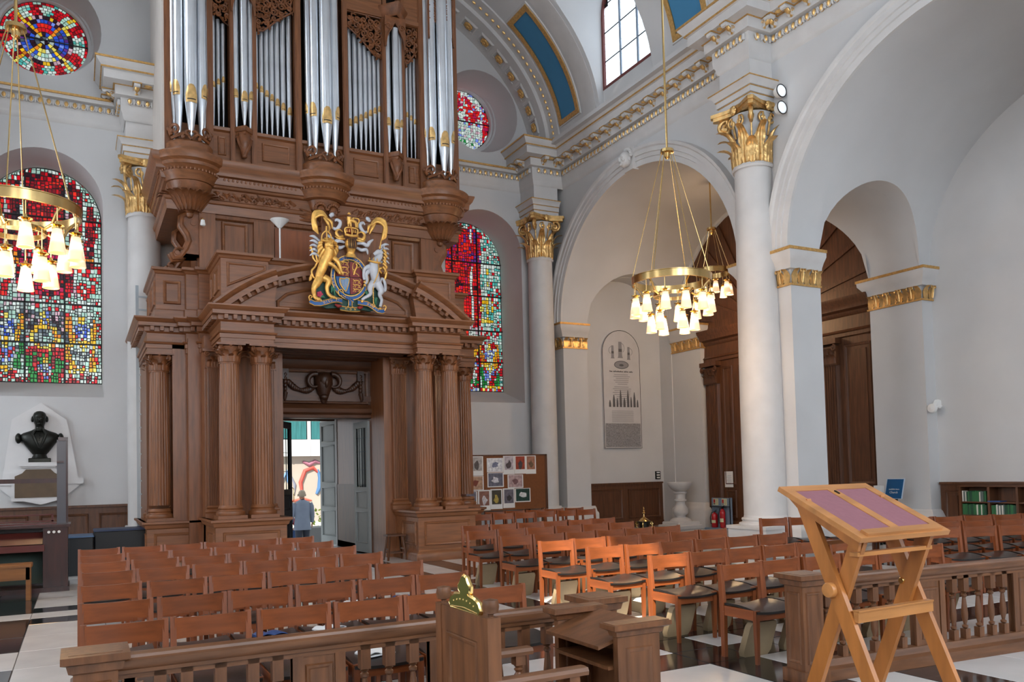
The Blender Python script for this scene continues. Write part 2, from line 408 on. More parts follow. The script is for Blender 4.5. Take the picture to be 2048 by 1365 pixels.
# ================================================================= cornices, columns, piers, vault ornament
def leafmesh(name, W, Hh, m, curl=.35, R=0, nu=6, nv=8, th=.012):
    def fn(u, v):
        s = 2*u-1; lob = .62+.38*abs(sin(pi*4*v)); wd = W/2*lob*(1-v**4)**.5*(.8+.35*sin(pi*min(1, v*1.1)))
        a = max(0, (v-.62)/.38); k = curl*Hh
        z = Hh*(v if v < .62 else .62+.30*sin(a*2.0)/1.0); y = .10*Hh*v*v+(k*(1-cos(a*2.2)) if a > 0 else 0)
        x = s*wd; y += .05*Hh*(1-s*s)*sin(pi*min(1, v+.15))-.035*Hh*cos(s*10)*(1-.6*v)-(x*x/(2*R) if R else 0)
        return (x, y, z), (0, 1, .0)
    b = MB(); b.sheet(fn, nu, nv, th); return b.mesh(name, m, 1.0)
def spiral(c, ex, ey, r0, turns, n, th0, sgn=1, r1=.12):
    P = []
    for i in range(n+1):
        t = i/n; r = r0*(1-t*(1-r1)); a = th0+sgn*turns*2*pi*t
        P.append(Vector(c)+Vector(ex)*(r*cos(a))+Vector(ey)*(r*sin(a)))
    return P
def capital(parent, R, h, m, loc, A=1.5, bell=None, leaves=True):
    b = MB(); b.lathe([(R*1.10, -.05*h), (R*1.14, -.02*h), (R*1.08, .02*h), (R*.98, .03*h), (R*.96, .3*h), (R*1.0, .6*h), (R*1.2, .86*h)], n=20)
    cap = b.obj('capital', bell or m, parent, loc)
    lo = leafmesh('acanthus_leaf', R*.74, h*.40, m, .34, R, 10, 14); hi = leafmesh('acanthus_leaf', R*.66, h*.66, m, .24, R, 10, 14)
    for k in range(8):
        a = 2*pi*k/8; link('acanthus_leaf', lo, cap, (R*1.05*cos(a), R*1.05*sin(a), 0), a-pi/2)
        a += pi/8; link('acanthus_leaf', hi, cap, (R*.98*cos(a), R*.98*sin(a), 0), a-pi/2)
    b = MB(); rv = h*.13
    ex = Vector((0, 1, 0)); ez = Vector((0, 0, 1))
    P = [Vector((0, R*.15, h*.42)), Vector((0, R*.22, h*.6)), Vector((0, R*.36, h*.76))]
    P += spiral((0, R*.42, h*.76), ex, ez, rv, 1.6, 22, pi/2+.3, -1)
    b.tube(P, [R*.05]*3+[R*.13*(1-.5*i/22) for i in range(23)], 8)
    b.tube([q+Vector((R*.0, 0, 0)) for q in spiral((0, R*.42, h*.76), ex, ez, rv*.35, .9, 8, 0, -1)], R*.16, 8)
    vm = b.mesh('volute', m, 1.0)
    for k in range(4):
        a = pi/4+pi/2*k; link('volute', vm, cap, (R*.95*cos(a), R*.95*sin(a), 0), a-pi/2)
    b = MB(); P = spiral((R*.30, R*.18, h*.74), (-1, 0, 0), (0, .12, 1), rv*.72, 1.3, 16, pi/2, 1)
    for s in (1, -1): b.tube([Vector((s*R*.10, R*.12, h*.46))]+[Vector((s*p.x, p.y, p.z)) for p in P], R*.06, 6)
    b.ell((0, R*.36, h*.93), (R*.20, R*.12, h*.085), 8, 6)
    for q in range(6): b.ell((R*.17*cos(q*pi/3), R*.38, h*.93+R*.17*sin(q*pi/3)), (R*.09, R*.08, R*.09), 6, 4)
    hm = b.mesh('helix_and_flower', m, 1.0)
    for k in range(4):
        a = pi/2*k; link('helix_and_flower', hm, cap, (R*.95*cos(a), R*.95*sin(a), 0), a-pi/2)
    D = R*A*1.36; b = MB(); pts = []
    for k in range(4):
        a = pi/4+pi/2*k; c0 = Vector((cos(a), sin(a)))*D; c1 = Vector((cos(a+pi/2), sin(a+pi/2)))*D
        tn = Vector((-sin(a), cos(a)))*R*.13
        pts += [c0-tn, c0+tn]
        for i in range(1, 7):
            t = i/7; p = (c0+tn).lerp(c1-Vector((-sin(a+pi/2), cos(a+pi/2)))*R*.13, t); pts.append(p*(1-.26*sin(pi*t)))
    fn = lambda u, v, d: (u, v, d)
    b.plate([(p.x, p.y) for p in pts], [], fn, h*.88, h*.94); b.plate([(p.x*1.06, p.y*1.06) for p in pts], [], fn, h*.94, h)
    b.obj('abacus', m, cap)
    return cap
# ---- great engaged columns
def column(x, y, label, zt=7.43, r0=.41, r1=.355, plinth=True):
    t = thing('engaged_column', (x, y, 0), label, 'column')
    if plinth:
        b = MB(); b.box(-.52, .3, -.50, .50, 0, .55, .012); b.box(-.54, .3, -.52, .52, .50, .56); b.obj('plinth', STONE, t)
        b = MB(); b.lathe([(.50, .555), (.51, .58), (.50, .61), (.455, .62), (.44, .64), (.455, .66), (.46, .68), (.45, .70), (.42, .71), (.41, .75)], n=32); b.obj('base', STONE, t)
    z0 = .74 if plinth else .1
    b = MB(); b.lathe([(r0+(r1-r0)*(max(0, i/12-.3)/.7)**1.3, z0+(zt-z0)*i/12) for i in range(13)]+[(r1+.03, zt-.02), (r1+.03, zt+.02)], n=32); b.obj('shaft', STONE, t)
    c = capital(t, r1, 1.15, GOLD, (0, 0, zt+.05), bell=STONE)
    return t
def entab(t, x0, x1, y0, y1, z0=8.63):   # architrave block with gilded fillets, then plain frieze block (local coords)
    P = [(x1, y1), (x0, y1), (x0, y0), (x1, y0)]
    b = MB(); b.run(P, [(0, z0), (.03, z0), (.03, z0+.12), (.06, z0+.125), (.06, z0+.25), (.09, z0+.255), (.10, z0+.30), (.16, z0+.37), (.16, z0+.40), (0, z0+.41), (0, 9.5)])
    b.box(x0+.005, x1, y0+.005, y1-.005, z0, 9.6)
    e = b.obj('entablature_block', STONE, t)
    b = MB()
    for o, z in ((.034, z0+.105), (.064, z0+.235), (.165, z0+.375)): b.run(P, [(o-.02, z), (o+.006, z), (o+.006, z+.022), (o-.02, z+.022)])
    b.run(P, [(.0, z0-.005), (.036, z0-.005), (.036, z0+.015), (0, z0+.015)])
    b.obj('gold_fillet', GOLDP, e)
C2 = column(11.68, 11.78, 'tall white column between the two great arches, gilded leafy capital')
entab(C2, -.40, .5, -.41, .41)
C1 = column(11.27, 19.45, 'white column in the far corner, right of the right-hand stained glass window', r0=.35, r1=.33)
entab(C1, -.34, .40, -.36, .4)
C0 = column(1.32, 19.55, 'white column half hidden behind the left side of the organ', r0=.36, r1=.33)
entab(C0, -.38, .38, -.38, .3)
# ---- nave cornice, all the way round the columns
def cornice(name, path, eggs=True, mods=True, low=False):
    PR = [(0, 9.42), (.03, 9.45), (.05, 9.52), (.05, 9.55), (.08, 9.60), (.09, 9.72), (.09, 9.885), (.19, 9.90), (.20, 9.98)]
    PR += [(.22, 10.0), (0, 10.02)] if low else [(.20, 10.10), (.42, 10.12), (.42, 10.30), (.45, 10.31), (.46, 10.34), (.50, 10.38), (.56, 10.46), (.57, 10.50), (0, 10.51)]
    b = MB(); b.run(path, PR); t = struct(b, name, STONE)
    b = MB()
    if low: b.run(path, [(.18, 9.975), (.235, 9.975), (.235, 10.02), (.18, 10.02)])
    else:
        b.run(path, [(.50, 10.475), (.585, 10.475), (.585, 10.515), (.5, 10.515)]); b.run(path, [(.44, 10.315), (.475, 10.315), (.475, 10.345), (.44, 10.345)]); b.run(path, [(.18, 10.095), (.235, 10.095), (.235, 10.115), (.18, 10.115)])
    b.obj('gold_line', GOLDP, t)
    return t
eb = MB(); eb.ell((0, 0, 0), (.045, .05, .07), 8, 6); EGG = eb.mesh('gilded_egg', GOLD)
eb = MB(); eb.box(-.018, .018, -.03, .03, -.055, .06, .01); eb.ell((0, -.02, -.02), (.022, .025, .05), 6, 4); DART = eb.mesh('dart', STONE)
eb = MB()
for s in (1, -1): eb.tube([(s*.055*cos(q), .0, .02+.075*sin(q)) for q in [pi*1.05*i/8-pi for i in range(9)]], .013, 5)
SHELL = eb.mesh('egg_rim', STONE)
mb_ = MB(); pts = [(0, 0), (-.24, 0), (-.25, -.03), (-.235, -.07), (-.20, -.085), (-.15, -.06), (-.10, -.08), (-.06, -.14), (-.02, -.165), (0, -.16)]
mb_.plate(pts, [], lambda u, v, d: (d, u, v), -.06, .06); MODM = mb_.mesh('modillion', STONE)
mb_ = MB(); mb_.sheet(lambda u, v: ((-.05+.1*u, -.02-.20*v, -.165+.13*v+.02*sin(9*v)-.02*cos(5*(u-.5))), (0, .5, -1)), 4, 8, .012)
mb_.tube(spiral((.062, -.055, -.085), (0, 1, 0), (0, 0, 1), .045, 1.4, 12, 0), .008, 5); mb_.tube(spiral((-.062, -.055, -.085), (0, 1, 0), (0, 0, 1), .045, 1.4, 12, 0), .008, 5)
MODL = mb_.mesh('gilded_leaf', GOLD, 1.0)
mb_ = MB(); mb_.run([(-.075, 0), (-.075, -.245), (.075, -.245), (.075, 0)], [(0, -.018), (.014, -.018), (.014, .004), (0, .004)]); MODG = mb_.mesh('gold_edge', GOLDP)
mb_ = MB(); mb_.ell((0, 0, 0), (.085, .07, .02), 10, 5); mb_.lathe([(.0, -.028), (.03, -.02), (.035, 0)], n=8); ROS = mb_.mesh('rosette', GOLD)
def ornament(t, a, b, mods=True, e0=.5, step=.155):
    a = Vector((*a, 0)); b = Vector((*b, 0)); d = b-a; L = d.length; d.normalize(); out = Vector((d.y, -d.x, 0)); rz = atan2(out.y, out.x)+pi/2
    n = max(1, int(L/step))
    for i in range(n):
        p = a+d*(L*(i+e0)/n)
        link('gilded_egg', EGG, t, p+out*.115+Vector((0, 0, 9.80)), rz); link('egg_rim', SHELL, t, p+out*.13+Vector((0, 0, 9.80)), rz)
        if i < n-1 or True: link('dart', DART, t, p+d*(L/n/2)+out*.115+Vector((0, 0, 9.80)), rz)
    if mods:
        n = max(1, round(L/.44))
        for i in range(n):
            p = a+d*(L*(i+.5)/n)
            m = link('modillion', MODM, t, p+out*.19+Vector((0, 0, 10.11)), rz); link('gilded_leaf', MODL, m); link('gold_edge', MODG, m)
            if i < n-1: link('rosette', ROS, t, p+d*(L/n/2)+out*.31+Vector((0, 0, 10.105)), rz)
P = [(10.93, YW), (10.93, 19.05), (11.72, 19.05), (11.72, 18.98), (XA, 18.98), (XA, 12.19), (11.28, 12.19), (11.28, 11.37), (XA, 11.37), (XA, 2), (XA, -4)]
P = [(10.93, YW), (10.93, 19.09), (XA, 19.09), (XA, 12.19), (11.28, 12.19), (11.28, 11.37), (XA, 11.37), (XA, -4)]
CN = cornice('trim_2', P)
for a, b_, mo in ((P[0], P[1], 1), (P[1], (11.7, 19.09), 1), ((XA, 18.95), (XA, 12.30), 1), ((11.34, 12.19), P[4], 0), (P[4], P[5], 1), (P[5], (11.7, 11.37), 1), ((XA, 11.25), (XA, 8.8), 1)): ornament(CN, a, b_, mo)
CW = cornice('trim_3', [(8.2, YW), (10.93, YW)][::1] if False else [(10.93, YW), (8.0, YW)][::-1], low=True); ornament(CW, (8.6, YW), (10.85, YW), False)
CL = cornice('trim_4', [(-3, YW), (.93, YW)], low=True); ornament(CL, (-1.9, YW), (.88, YW), False)
Pl = [(.93, YW), (.93, 19.15), (2.2, 19.15), (2.2, YW)]
CR = cornice('trim_5', Pl); ornament(CR, Pl[0], Pl[1]); ornament(CR, Pl[1], (1.8, 19.15))
b = MB(); b.run([(XC*2-XA, -4), (XC*2-XA, YW)], [(0, 9.42), (.08, 9.6), (.2, 9.98), (.42, 10.12), (.45, 10.3), (.57, 10.5), (0, 10.51)]); struct(b, 'trim_6', STONE)
# ---- imposts: gilded leaf band and abacus on piers and pilasters
IMPL = leafmesh('leaf', .155, .30, GOLD, .26, 0, 4, 7, .012)
eb = MB()
for s in (1, -1): eb.tube([Vector((s*.012, .02, .02)), Vector((s*.02, .04, .16))]+spiral((s*.045, .055, .235), (-s, 0, 0), (0, 0, 1), .04, 1.2, 10, .3, 1), .011, 5)
IMPV = eb.mesh('volute', GOLD, 1.0)
def impost(path, name, closed=False):
    b = MB(); b.run(path, [(0, 5.36), (.05, 5.38), (.06, 5.44), (.10, 5.52), (.17, 5.62), (.18, 5.745), (0, 5.75)], closed=closed); t = struct(b, name, STONE)
    b = MB(); b.run(path, [(.165, 5.70), (.195, 5.70), (.195, 5.755), (.165, 5.755)], closed=closed); b.run(path, [(0, 5.065), (.035, 5.065), (.035, 5.10), (0, 5.10)], closed=closed); b.obj('gold_line', GOLDP, t)
    pr = list(path)+([path[0]] if closed else [])
    for a, c in zip(pr, pr[1:]):
        a = Vector((*a, 0)); c = Vector((*c, 0)); d = c-a; L = d.length; d.normalize(); o = Vector((d.y, -d.x, 0)); rz = atan2(o.y, o.x)-pi/2; n = max(2, round(L/.15))
        for i in range(n):
            p = a+d*(L*(i+.5)/n)+o*.012
            link('leaf', IMPL, t, p+Vector((0, 0, 5.09)), rz)
            if i % 2: link('volute', IMPV, t, p+o*.03+Vector((0, 0, 5.10)), rz)
    return t
impost([(12.63, 11.1), (XA, 11.1), (XA, 12.4), (12.63, 12.4)][::-1], 'trim_7', closed=False)
impost([(12.63, 19.3), (XA, 19.3), (XA, 19.8)][::-1], 'trim_8')
impost([(XO, 11.1), (15.62, 11.1), (15.62, 12.4), (XO, 12.4)][::-1], 'trim_9')
impost([(XO, 18.05), (15.62, 18.05), (15.62, 19.3)][::-1], 'trim_10')
b = MB()       # pier bases
for pth in ([(12.63, 12.4), (XA, 12.4), (XA, 11.1), (12.63, 11.1), (12.63, 12.4)], [(XA, 19.8), (XA, 19.3), (12.75, 19.3)], [(XO, 12.4), (15.62, 12.4), (15.62, 11.1), (XO, 11.1)], [(15.62, 19.3), (15.62, 18.05), (XO, 18.05)]):
    b.run(pth, [(0, 0), (.19, 0), (.19, .48), (.17, .52), (.10, .56), (.05, .66), (0, .70)])
struct(b, 'baseboard_piers', STONE)
# ---- archivolts and head keystones
def archivolt(name, y0, y1, key=None):
    c = (y0+y1)/2; A_ = (y1-y0)/2; PRF = [(-.005, 0), (-.005, .06), (.05, .07), (.12, .07), (.13, .10), (.22, .10), (.23, .13), (.33, .13), (.36, .16), (.42, .17), (.44, .0)]
    n = 40; v = []; k = len(PRF)
    for i in range(n+1):
        a = pi*i/n
        for q, o in PRF: v.append((XA-o, c+(A_+q)*cos(a), SPR+(AH+q)*sin(a)))
    b = MB(); b.add(v, [(i*k+j, i*k+j+1, (i+1)*k+j+1, (i+1)*k+j) for i in range(n) for j in range(k-1)])
    return struct(b, name, STONE)
archivolt('trim_11', 12.4, 19.3); archivolt('trim_12', 4.3, 11.1)
def person_head(b, c, s, f, n=None):    # a carved head: skull, nose, brow, chin, ears, curls; f = facing direction (unit, horizontal)
    f = Vector(f); r = Vector((-f.y, f.x, 0)); c = Vector(c); M = Matrix((r, f, Vector((0, 0, 1)))).transposed()
    T = lambda x, y, z: c+M @ Vector((x*s, y*s, z*s))
    def E(p, q): b.ell(T(*p), [k*s for k in q], 10, 7, M)
    E((0, 0, .05), (.42, .48, .55)); E((0, .16, -.22), (.30, .32, .36)); E((0, .50, -.06), (.07, .12, .17)); E((0, .45, .09), (.26, .07, .05))
    E((0, .43, -.42), (.14, .10, .10)); E((0, .44, -.26), (.12, .06, .03)); E((0, .43, -.31), (.10, .06, .03))
    for q in (1, -1): E((q*.42, -.02, -.02), (.06, .12, .16)); E((q*.15, .44, .02), (.07, .04, .04)); E((q*.2, .36, -.14), (.12, .12, .1))
b = MB(); person_head(b, (11.62, 15.85, 9.08), .34, (-1, 0, 0))
for i in range(12): b.ell((11.66, 15.85+.17*cos(pi*i/11), 9.16+.17*sin(pi*i/11)), (.05, .05, .05), 6, 4)
kt = tag(b.obj('carved_head', STONE), 'white carved head at the crown of the far great arch', 'carving')
b = MB(); b.plate([(15.68, 8.83), (16.02, 8.83), (16.10, 9.36), (15.60, 9.36)], [], fYZ, XA-.15, XA+.02); b.obj('keystone', STONE, kt)
# ---- vault ornament: transverse arch with rosettes at the west end, blue panels in gilded frames
def vpt(t, y, o=0): return Vector((XC+(VA-o)*cos(t), y, VZ+(VB-o)*sin(t)))
b = MB(); n = 60
for y0, y1, o in ((18.95, YW+.05, .16), (12.0, 12.5, .02), (16.75, 17.3, .015), (18.5, 18.95, .05)):
    A_ = [(vpt(pi*i/n, y0, -.05), vpt(pi*i/n, y0, o), vpt(pi*i/n, y1, o), vpt(pi*i/n, y1, -.05)) for i in range(n+1)]
    b.add([p for q in A_ for p in q], [(i*4+j, i*4+j+1, i*4+4+j+1, i*4+4+j) for i in range(n) for j in range(3)])
TV = struct(b, 'trim_13', STONE)
def onvault(name, mesh, t, y, o, parent):
    nrm = Vector((-cos(t)/VA, 0, -sin(t)/VB)).normalized(); tg = Vector((-VA*sin(t), 0, VB*cos(t))).normalized()
    m = Matrix((Vector((0, 1, 0)), nrm, tg)).transposed().to_4x4(); m.translation = vpt(t, y, o)
    q = link(name, mesh, parent); q.matrix_local = m; return q
eb = MB(); eb.ell((0, .01, 0), (.10, .05, .13), 10, 6); eb.ell((0, .05, 0), (.04, .03, .05), 8, 5)
for k in range(6): eb.ell((.07*cos(k*pi/3), .04, .09*sin(k*pi/3)), (.035, .02, .04), 6, 4)
ROSV = eb.mesh('rosette', GOLDP)
eb = MB(); eb.run([(-.2, -.24), (.2, -.24), (.2, .24), (-.2, .24)], [(0, -.005), (-.05, .035), (-.07, .035), (-.07, -.005)], closed=True); 
for i, p in enumerate(eb.v): eb.v[i] = (p[0], p[2], p[1])
COFF = eb.mesh('coffer_frame', STONE)
sb = MB(); sb.ell((0, .01, 0), (.035, .03, .055), 6, 5); BEAD = sb.mesh('gilded_bead', GOLD)
for i in range(26):
    t = .065+i*.105
    onvault('rosette', ROSV, t, 19.42, .17, TV); onvault('coffer_frame', COFF, t, 19.42, .16, TV)
for i in range(75): onvault('gilded_bead', BEAD, .045+i*.0365, 18.72, .06, TV)
def panel(y0, y1, t0, t1, m, name, fr=GOLDP):
    b = MB(); N = 14
    b.grid(lambda u, v: tuple(vpt(t0+(t1-t0)*v, y0+(y1-y0)*u, .02)), 2, N); p = b.obj(name, m, TV)
    loop = [(t0+(t1-t0)*i/N, y0) for i in range(N)]+[(t1, y0+(y1-y0)*i/2) for i in range(2)]+[(t1-(t1-t0)*i/N, y1) for i in range(N)]+[(t0, y1-(y1-y0)*i/2) for i in range(2)]
    for wd, hh, mm, nm in ((.13, .05, fr, 'gilded_frame'), (.17, .03, STONE, 'frame_edge')):
        cy, ct = (y0+y1)/2, (t0+t1)/2; v = []; q = []
        for t, y in loop:
            sy = (-1 if y == y0 else 1 if y == y1 else 0); stt = (-1 if t == t0 else 1 if t == t1 else 0)
            for g, o in ((0, .02), (.0, hh), (wd, hh), (wd+.01, 0)): v.append(vpt(t+stt*g/5.2, y+sy*g, o))
        L_ = len(loop); b = MB(); b.add(v, [(i*4+j, i*4+j+1, ((i+1) % L_)*4+j+1, ((i+1) % L_)*4+j) for i in range(L_) for j in range(3)]); b.obj(nm, mm, p)
    return p
panel(17.58, 18.28, .12, .66, BLUE, 'blue_panel'); panel(12.70, 13.55, .12, .66, BLUE, 'blue_panel'); panel(17.58, 18.28, 2.48, 3.02, BLUE, 'blue_panel')
pp = panel(17.3, 18.4, .86, 1.2, mat('relief_grey', '8d8f93', .7), 'relief_panel', STONE)
b = MB()
for k in range(7):
    t = .88+.045*k; s = 1 if k % 2 else -1
    b.tube([vpt(t+.022*sin(q)*1, 17.85+s*.22+.2*cos(q)*(1-.1*q), .05) for q in [i*.5 for i in range(14)]], .03, 5)
b.obj('scroll_relief', STONE, pp)
# ================================================================= windows
def glassmat(name, es):
    m = bpy.data.materials.new(name); m.use_nodes = True; nt = m.node_tree; N = nt.nodes; L = nt.links; b = N['Principled BSDF']
    at = N.new('ShaderNodeAttribute'); at.attribute_name = 'Col'; L.new(at.outputs[0], b.inputs['Base Color']); L.new(at.outputs[0], b.inputs['Emission Color'])
    b.inputs['Emission Strength'].default_value = es; b.inputs['Roughness'].default_value = .25; return m
SG = glassmat('stained_glass', .62)
def panes(polys, fn, y, name, parent):     # polys: [(points, colour)] every pane its own bevelled piece of glass
    V = []; F = []; CC = []
    for pts, c in polys:
        o = len(V); k = len(pts); cx = sum(p[0] for p in pts)/k; cz = sum(p[1] for p in pts)/k
        for p in pts: V.append(fn(p[0], p[1], y))
        for p in pts: V.append(fn(cx+(p[0]-cx)*.86, cz+(p[1]-cz)*.86, y-.008))
        f = [tuple(range(o+k, o+2*k))]+[(o+i, o+(i+1) % k, o+k+(i+1) % k, o+k+i) for i in range(k)]
        for q in f: F.append(q); CC += [c]*len(q)
    me = bpy.data.meshes.new(name); me.from_pydata(V, [], F); me.materials.append(SG)
    ca = me.color_attributes.new('Col', 'FLOAT_COLOR', 'CORNER')
    ca.data.foreach_set('color', [q for c in CC for q in (*c, 1)])
    return link(name, me, parent, kind='stuff')
def shrink(pts, g):
    k = len(pts); cx = sum(p[0] for p in pts)/k; cz = sum(p[1] for p in pts)/k; o = []
    for x, z in pts:
        d = max(.001, sqrt((x-cx)**2+(z-cz)**2)); t = max(.25, 1-g*1.35/d); o.append((cx+(x-cx)*t, cz+(z-cz)*t))
    return o
PAL = {k: lin(v) for k, v in dict(R='c81020', D='7a0a18', r='e02a1c', K='2a1020', W='cfdcd6', G='a5cbbe', P='c9a6b4', B='2a4fc0', b='6f86d8', Y='e8b81c', O='d8801c', g='1c8a3c', N='4a5560', T='4fb0a8', S='9aa8a8', L='e8d860', M='b01850', V='5a2a80').items()}
def pick(s):
    c = PAL[random.choice(s)]; k = random.uniform(.7, 1.1); return tuple(q*k for q in c)
def split(x0, x1, z0, z1, size, out):
    s = size((x0+x1)/2, (z0+z1)/2); w_, h = x1-x0, z1-z0
    if w_ < s*1.35 and h < s*1.7: out.append((x0, x1, z0, z1)); return
    t = random.uniform(.38, .62)
    if w_*1.25 > h: m = x0+w_*t; split(x0, m, z0, z1, size, out); split(m, x1, z0, z1, size, out)
    else: m = z0+h*t; split(x0, x1, z0, m, size, out); split(x0, x1, m, z1, size, out)
E2 = lambda x, z, cx, cz, rx, rz: ((x-cx)/rx)**2+((z-cz)/rz)**2
def arms(x, z, cx, cz, kind):      # a coat of arms with supporters, drawn in panes; returns colour keys or None
    u, v = x-cx, z-cz
    if abs(u) < .15 and -.2+abs(u)*.8 < v < .16: return 'BbW' if kind == 0 else 'SWN' if kind == 1 else 'WbR'
    if abs(abs(u)-.25-.05*sin(v*9)) < .065 and -.28 < v < .30: return 'OY' if kind < 2 else 'g'
    if abs(u) < .07 and .16 < v < .34: return 'YLW'
    if abs(u) < .28 and -.36 < v < -.24: return 'WLY'
    return None
def colL(x, z):
    ax = abs(x)
    if ax > 1.02 or (z > 7.68 and x*x+(z-7.68)**2 > 1.02**2): return 'GWWGR'
    if z > 6.85:
        if abs(ax-.42) < .03 or abs(ax-.78) < .03: return 'WGPW'
        if E2(x, z, 0, 7.9, .34, .7) < 1: return 'DRrRD'
        if abs(ax-.62+.15*(z-7.4)) < .05: return 'KKD'
        return 'RDDrRDKDRDK' if random.random() > .06 else 'WGP'
    if z > 6.62 and ax > .5: return 'DOK'
    if z > 5.9:
        if abs(ax-.60) < .03 or abs(ax-.30) < .03: return 'WP'
        return 'RrRWGG' if ax > .55 else 'DRMK'
    if z > 5.55: return 'WGGSWR' if x > -.2 else 'WGSP'
    for cx, cz, kd in ((.74, 5.16, 0), (-.74, 5.16, 0), (.74, 4.55, 1), (-.74, 4.55, 2), (0, 4.22, 2)):
        a = arms(x, z, cx, cz, kd)
        if a: return a
    e = E2(x, z, 0, 4.98, .30, .30)
    if e < .42: return 'SNGS'
    if e < 1: return 'YLO'
    if ax < .08 and z > 5.2: return 'YLWb'
    if ax < .35 and z < 4.75: return 'RRDg'
    if abs(ax-.40) < .03: return 'PW'
    if ax < .4 and z > 5.0: return 'NNSKP'
    return 'WGGSWRN' if z > 4.35 else 'RWWGRD'
def colR(x, z):
    ax = abs(x)
    if ax > 1.02 or (z > 7.68 and x*x+(z-7.68)**2 > 1.0): return 'GWWTR'
    if abs(x-.70) < .028 and 5.75 < z < 7.6: return 'LYW'
    if abs(z-6.62) < .035 and .5 < x < .92: return 'YO'
    if min(E2(x, z, .55, 6.38, .07, .10), E2(x, z, .86, 6.38, .07, .10)) < 1: return 'YL'
    if abs(z-6.05) < .04 and .52 < x < .9: return 'YL'
    if x > .5 and z > 5.6: return 'WGTWRGW'
    if abs(x-.22) < .025: return 'W'
    if z > 5.9:
        if abs(sqrt(x*x+(z-6.2)**2)-.85) < .05 or abs(x+.2) < .03: return 'KD'
        if z > 7.7: return 'RrMRV'
        return 'RrRrMRDr' if z > 6.6 or random.random() < .7 else 'OrRP'
    if z > 5.4: return 'PWWRG' if x > .1 else 'ROrW'
    a = arms(x, z, .72, 5.06, 0) or arms(x, z, .0, 5.06, 1) or arms(x, z, .74, 4.42, 2) or arms(x, z, -.6, 4.6, 0)
    if a: return a
    if E2(x, z, .25, 4.28, .12, .1) < 1: return 'g'
    return 'RWWGRbWRD'
def bigwindow(name, c, z0, col, label):
    t = link(name, None, None, kind='structure')
    b = MB(); b.plate(archpoly(c-WR, c+WR, z0, 7.68, 24), [], fXZ, 21.14, 21.2); b.obj('lead_backing', LEAD, t)
    out = []; xs = [-WR, -.39, .39, WR]; zs = [z0, 4.85, 5.75, 6.75, 7.7, 8.83]
    for xa, xb in zip(xs, xs[1:]):
        for za, zb in zip(zs, zs[1:]):
            split(xa+.012, xb-.012, za+.012, zb-.012, lambda x, z: .066 if z < 5.6 else .072, out)
    P = []
    for x0, x1, za, zb in out:
        j = lambda q: q+random.uniform(-.006, .006)
        pts = [(j(x0), j(za)), (j(x1), j(za)), (j(x1), j(zb)), (j(x0), j(zb))]
        if any(q > 7.68 and p*p+(q-7.68)**2 > (WR-.02)**2 for p, q in pts) or any(abs(p) > WR-.01 for p, q in pts): 
            pts = [(max(-WR+.02, min(WR-.02, p)), q) if q <= 7.68 else ((p*min(1, (WR-.02)/max(.01, sqrt(p*p+(q-7.68)**2)))), 7.68+(q-7.68)*min(1, (WR-.02)/max(.01, sqrt(p*p+(q-7.68)**2)))) for p, q in pts]
        cx = (x0+x1)/2; cz = (za+zb)/2
        P.append(([(p+c, q) for p, q in shrink(pts, .0095)], pick(col(cx, cz))))
    panes(P, fXZ, 21.135, 'glass_panes', t)
    for x in xs[1:-1]:
        b = MB(); b.box(c+x-.014, c+x+.014, 21.09, 21.14, z0, 8.6); b.obj('mullion_bar', LEAD, t)
    for z in zs[1:-1]:
        r = WR if z <= 7.68 else sqrt(WR**2-(z-7.68)**2)
        b = MB(); b.box(c-r, c+r, 21.09, 21.14, z-.013, z+.013); b.obj('saddle_bar', LEAD, t)
    return t
bigwindow('window_1', LC, 3.94, colL, ''); bigwindow('window_2', RC, 4.0, colR, '')
def roundwindow(name, c, col, radial):
    t = link(name, None, None, kind='structure'); R = .885; zc = 11.78
    b = MB(); b.plate(ring(c, zc, R, 48), [], fXZ, 21.14, 21.2); b.obj('lead_backing', LEAD, t)
    P = []
    if radial:
        rr = [.0, .10, .2, .30, .40, .49, .58, .64, .70, .76, .82, .875]
        for a, d in zip(rr, rr[1:]):
            n = max(5, int(2*pi*(a+d)/2/(.072 if a < .6 else .085))); ph = random.random()
            for i in range(n):
                t0, t1 = 2*pi*(i+ph)/n, 2*pi*(i+ph+1)/n; tm = (t0+t1)/2; rm = (a+d)/2
                pts = [(a*cos(t0), a*sin(t0)), (d*cos(t0), d*sin(t0)), (d*cos(t1), d*sin(t1)), (a*cos(t1), a*sin(t1))]
                if a == 0: pts = pts[1:3]+[(0, 0)]
                P.append(([(p+c, q+zc) for p, q in shrink(pts, .006)], pick(col(rm*cos(tm), rm*sin(tm), rm, tm))))
    else:
        n = 24; G = {(i, j): (-.9+1.8*i/n+random.uniform(-.022, .022), -.9+1.8*j/n+random.uniform(-.022, .022)) for i in range(n+1) for j in range(n+1)}
        for i in range(n):
            for j in range(n):
                pts = [G[i, j], G[i+1, j], G[i+1, j+1], G[i, j+1]]; mx, mz = sum(p[0] for p in pts)/4, sum(p[1] for p in pts)/4
                if sqrt(mx*mx+mz*mz) > .89: continue
                pts = [(p*min(1, .875/max(.01, sqrt(p*p+q*q))), q*min(1, .875/max(.01, sqrt(p*p+q*q)))) for p, q in pts]
                tri = [pts] if random.random() < .6 else [[pts[0], pts[1], pts[2]], [pts[0], pts[2], pts[3]]]
                for q in tri: P.append(([(p+c, z+zc) for p, z in shrink(q, .006)], pick(col(mx, mz, 0, 0))))
    panes(P, fXZ, 21.135, 'glass_panes', t)
    b = MB(); b.box(c-R, c+R, 21.1, 21.14, zc-.012, zc+.012); b.obj('saddle_bar', LEAD, t)
    return t
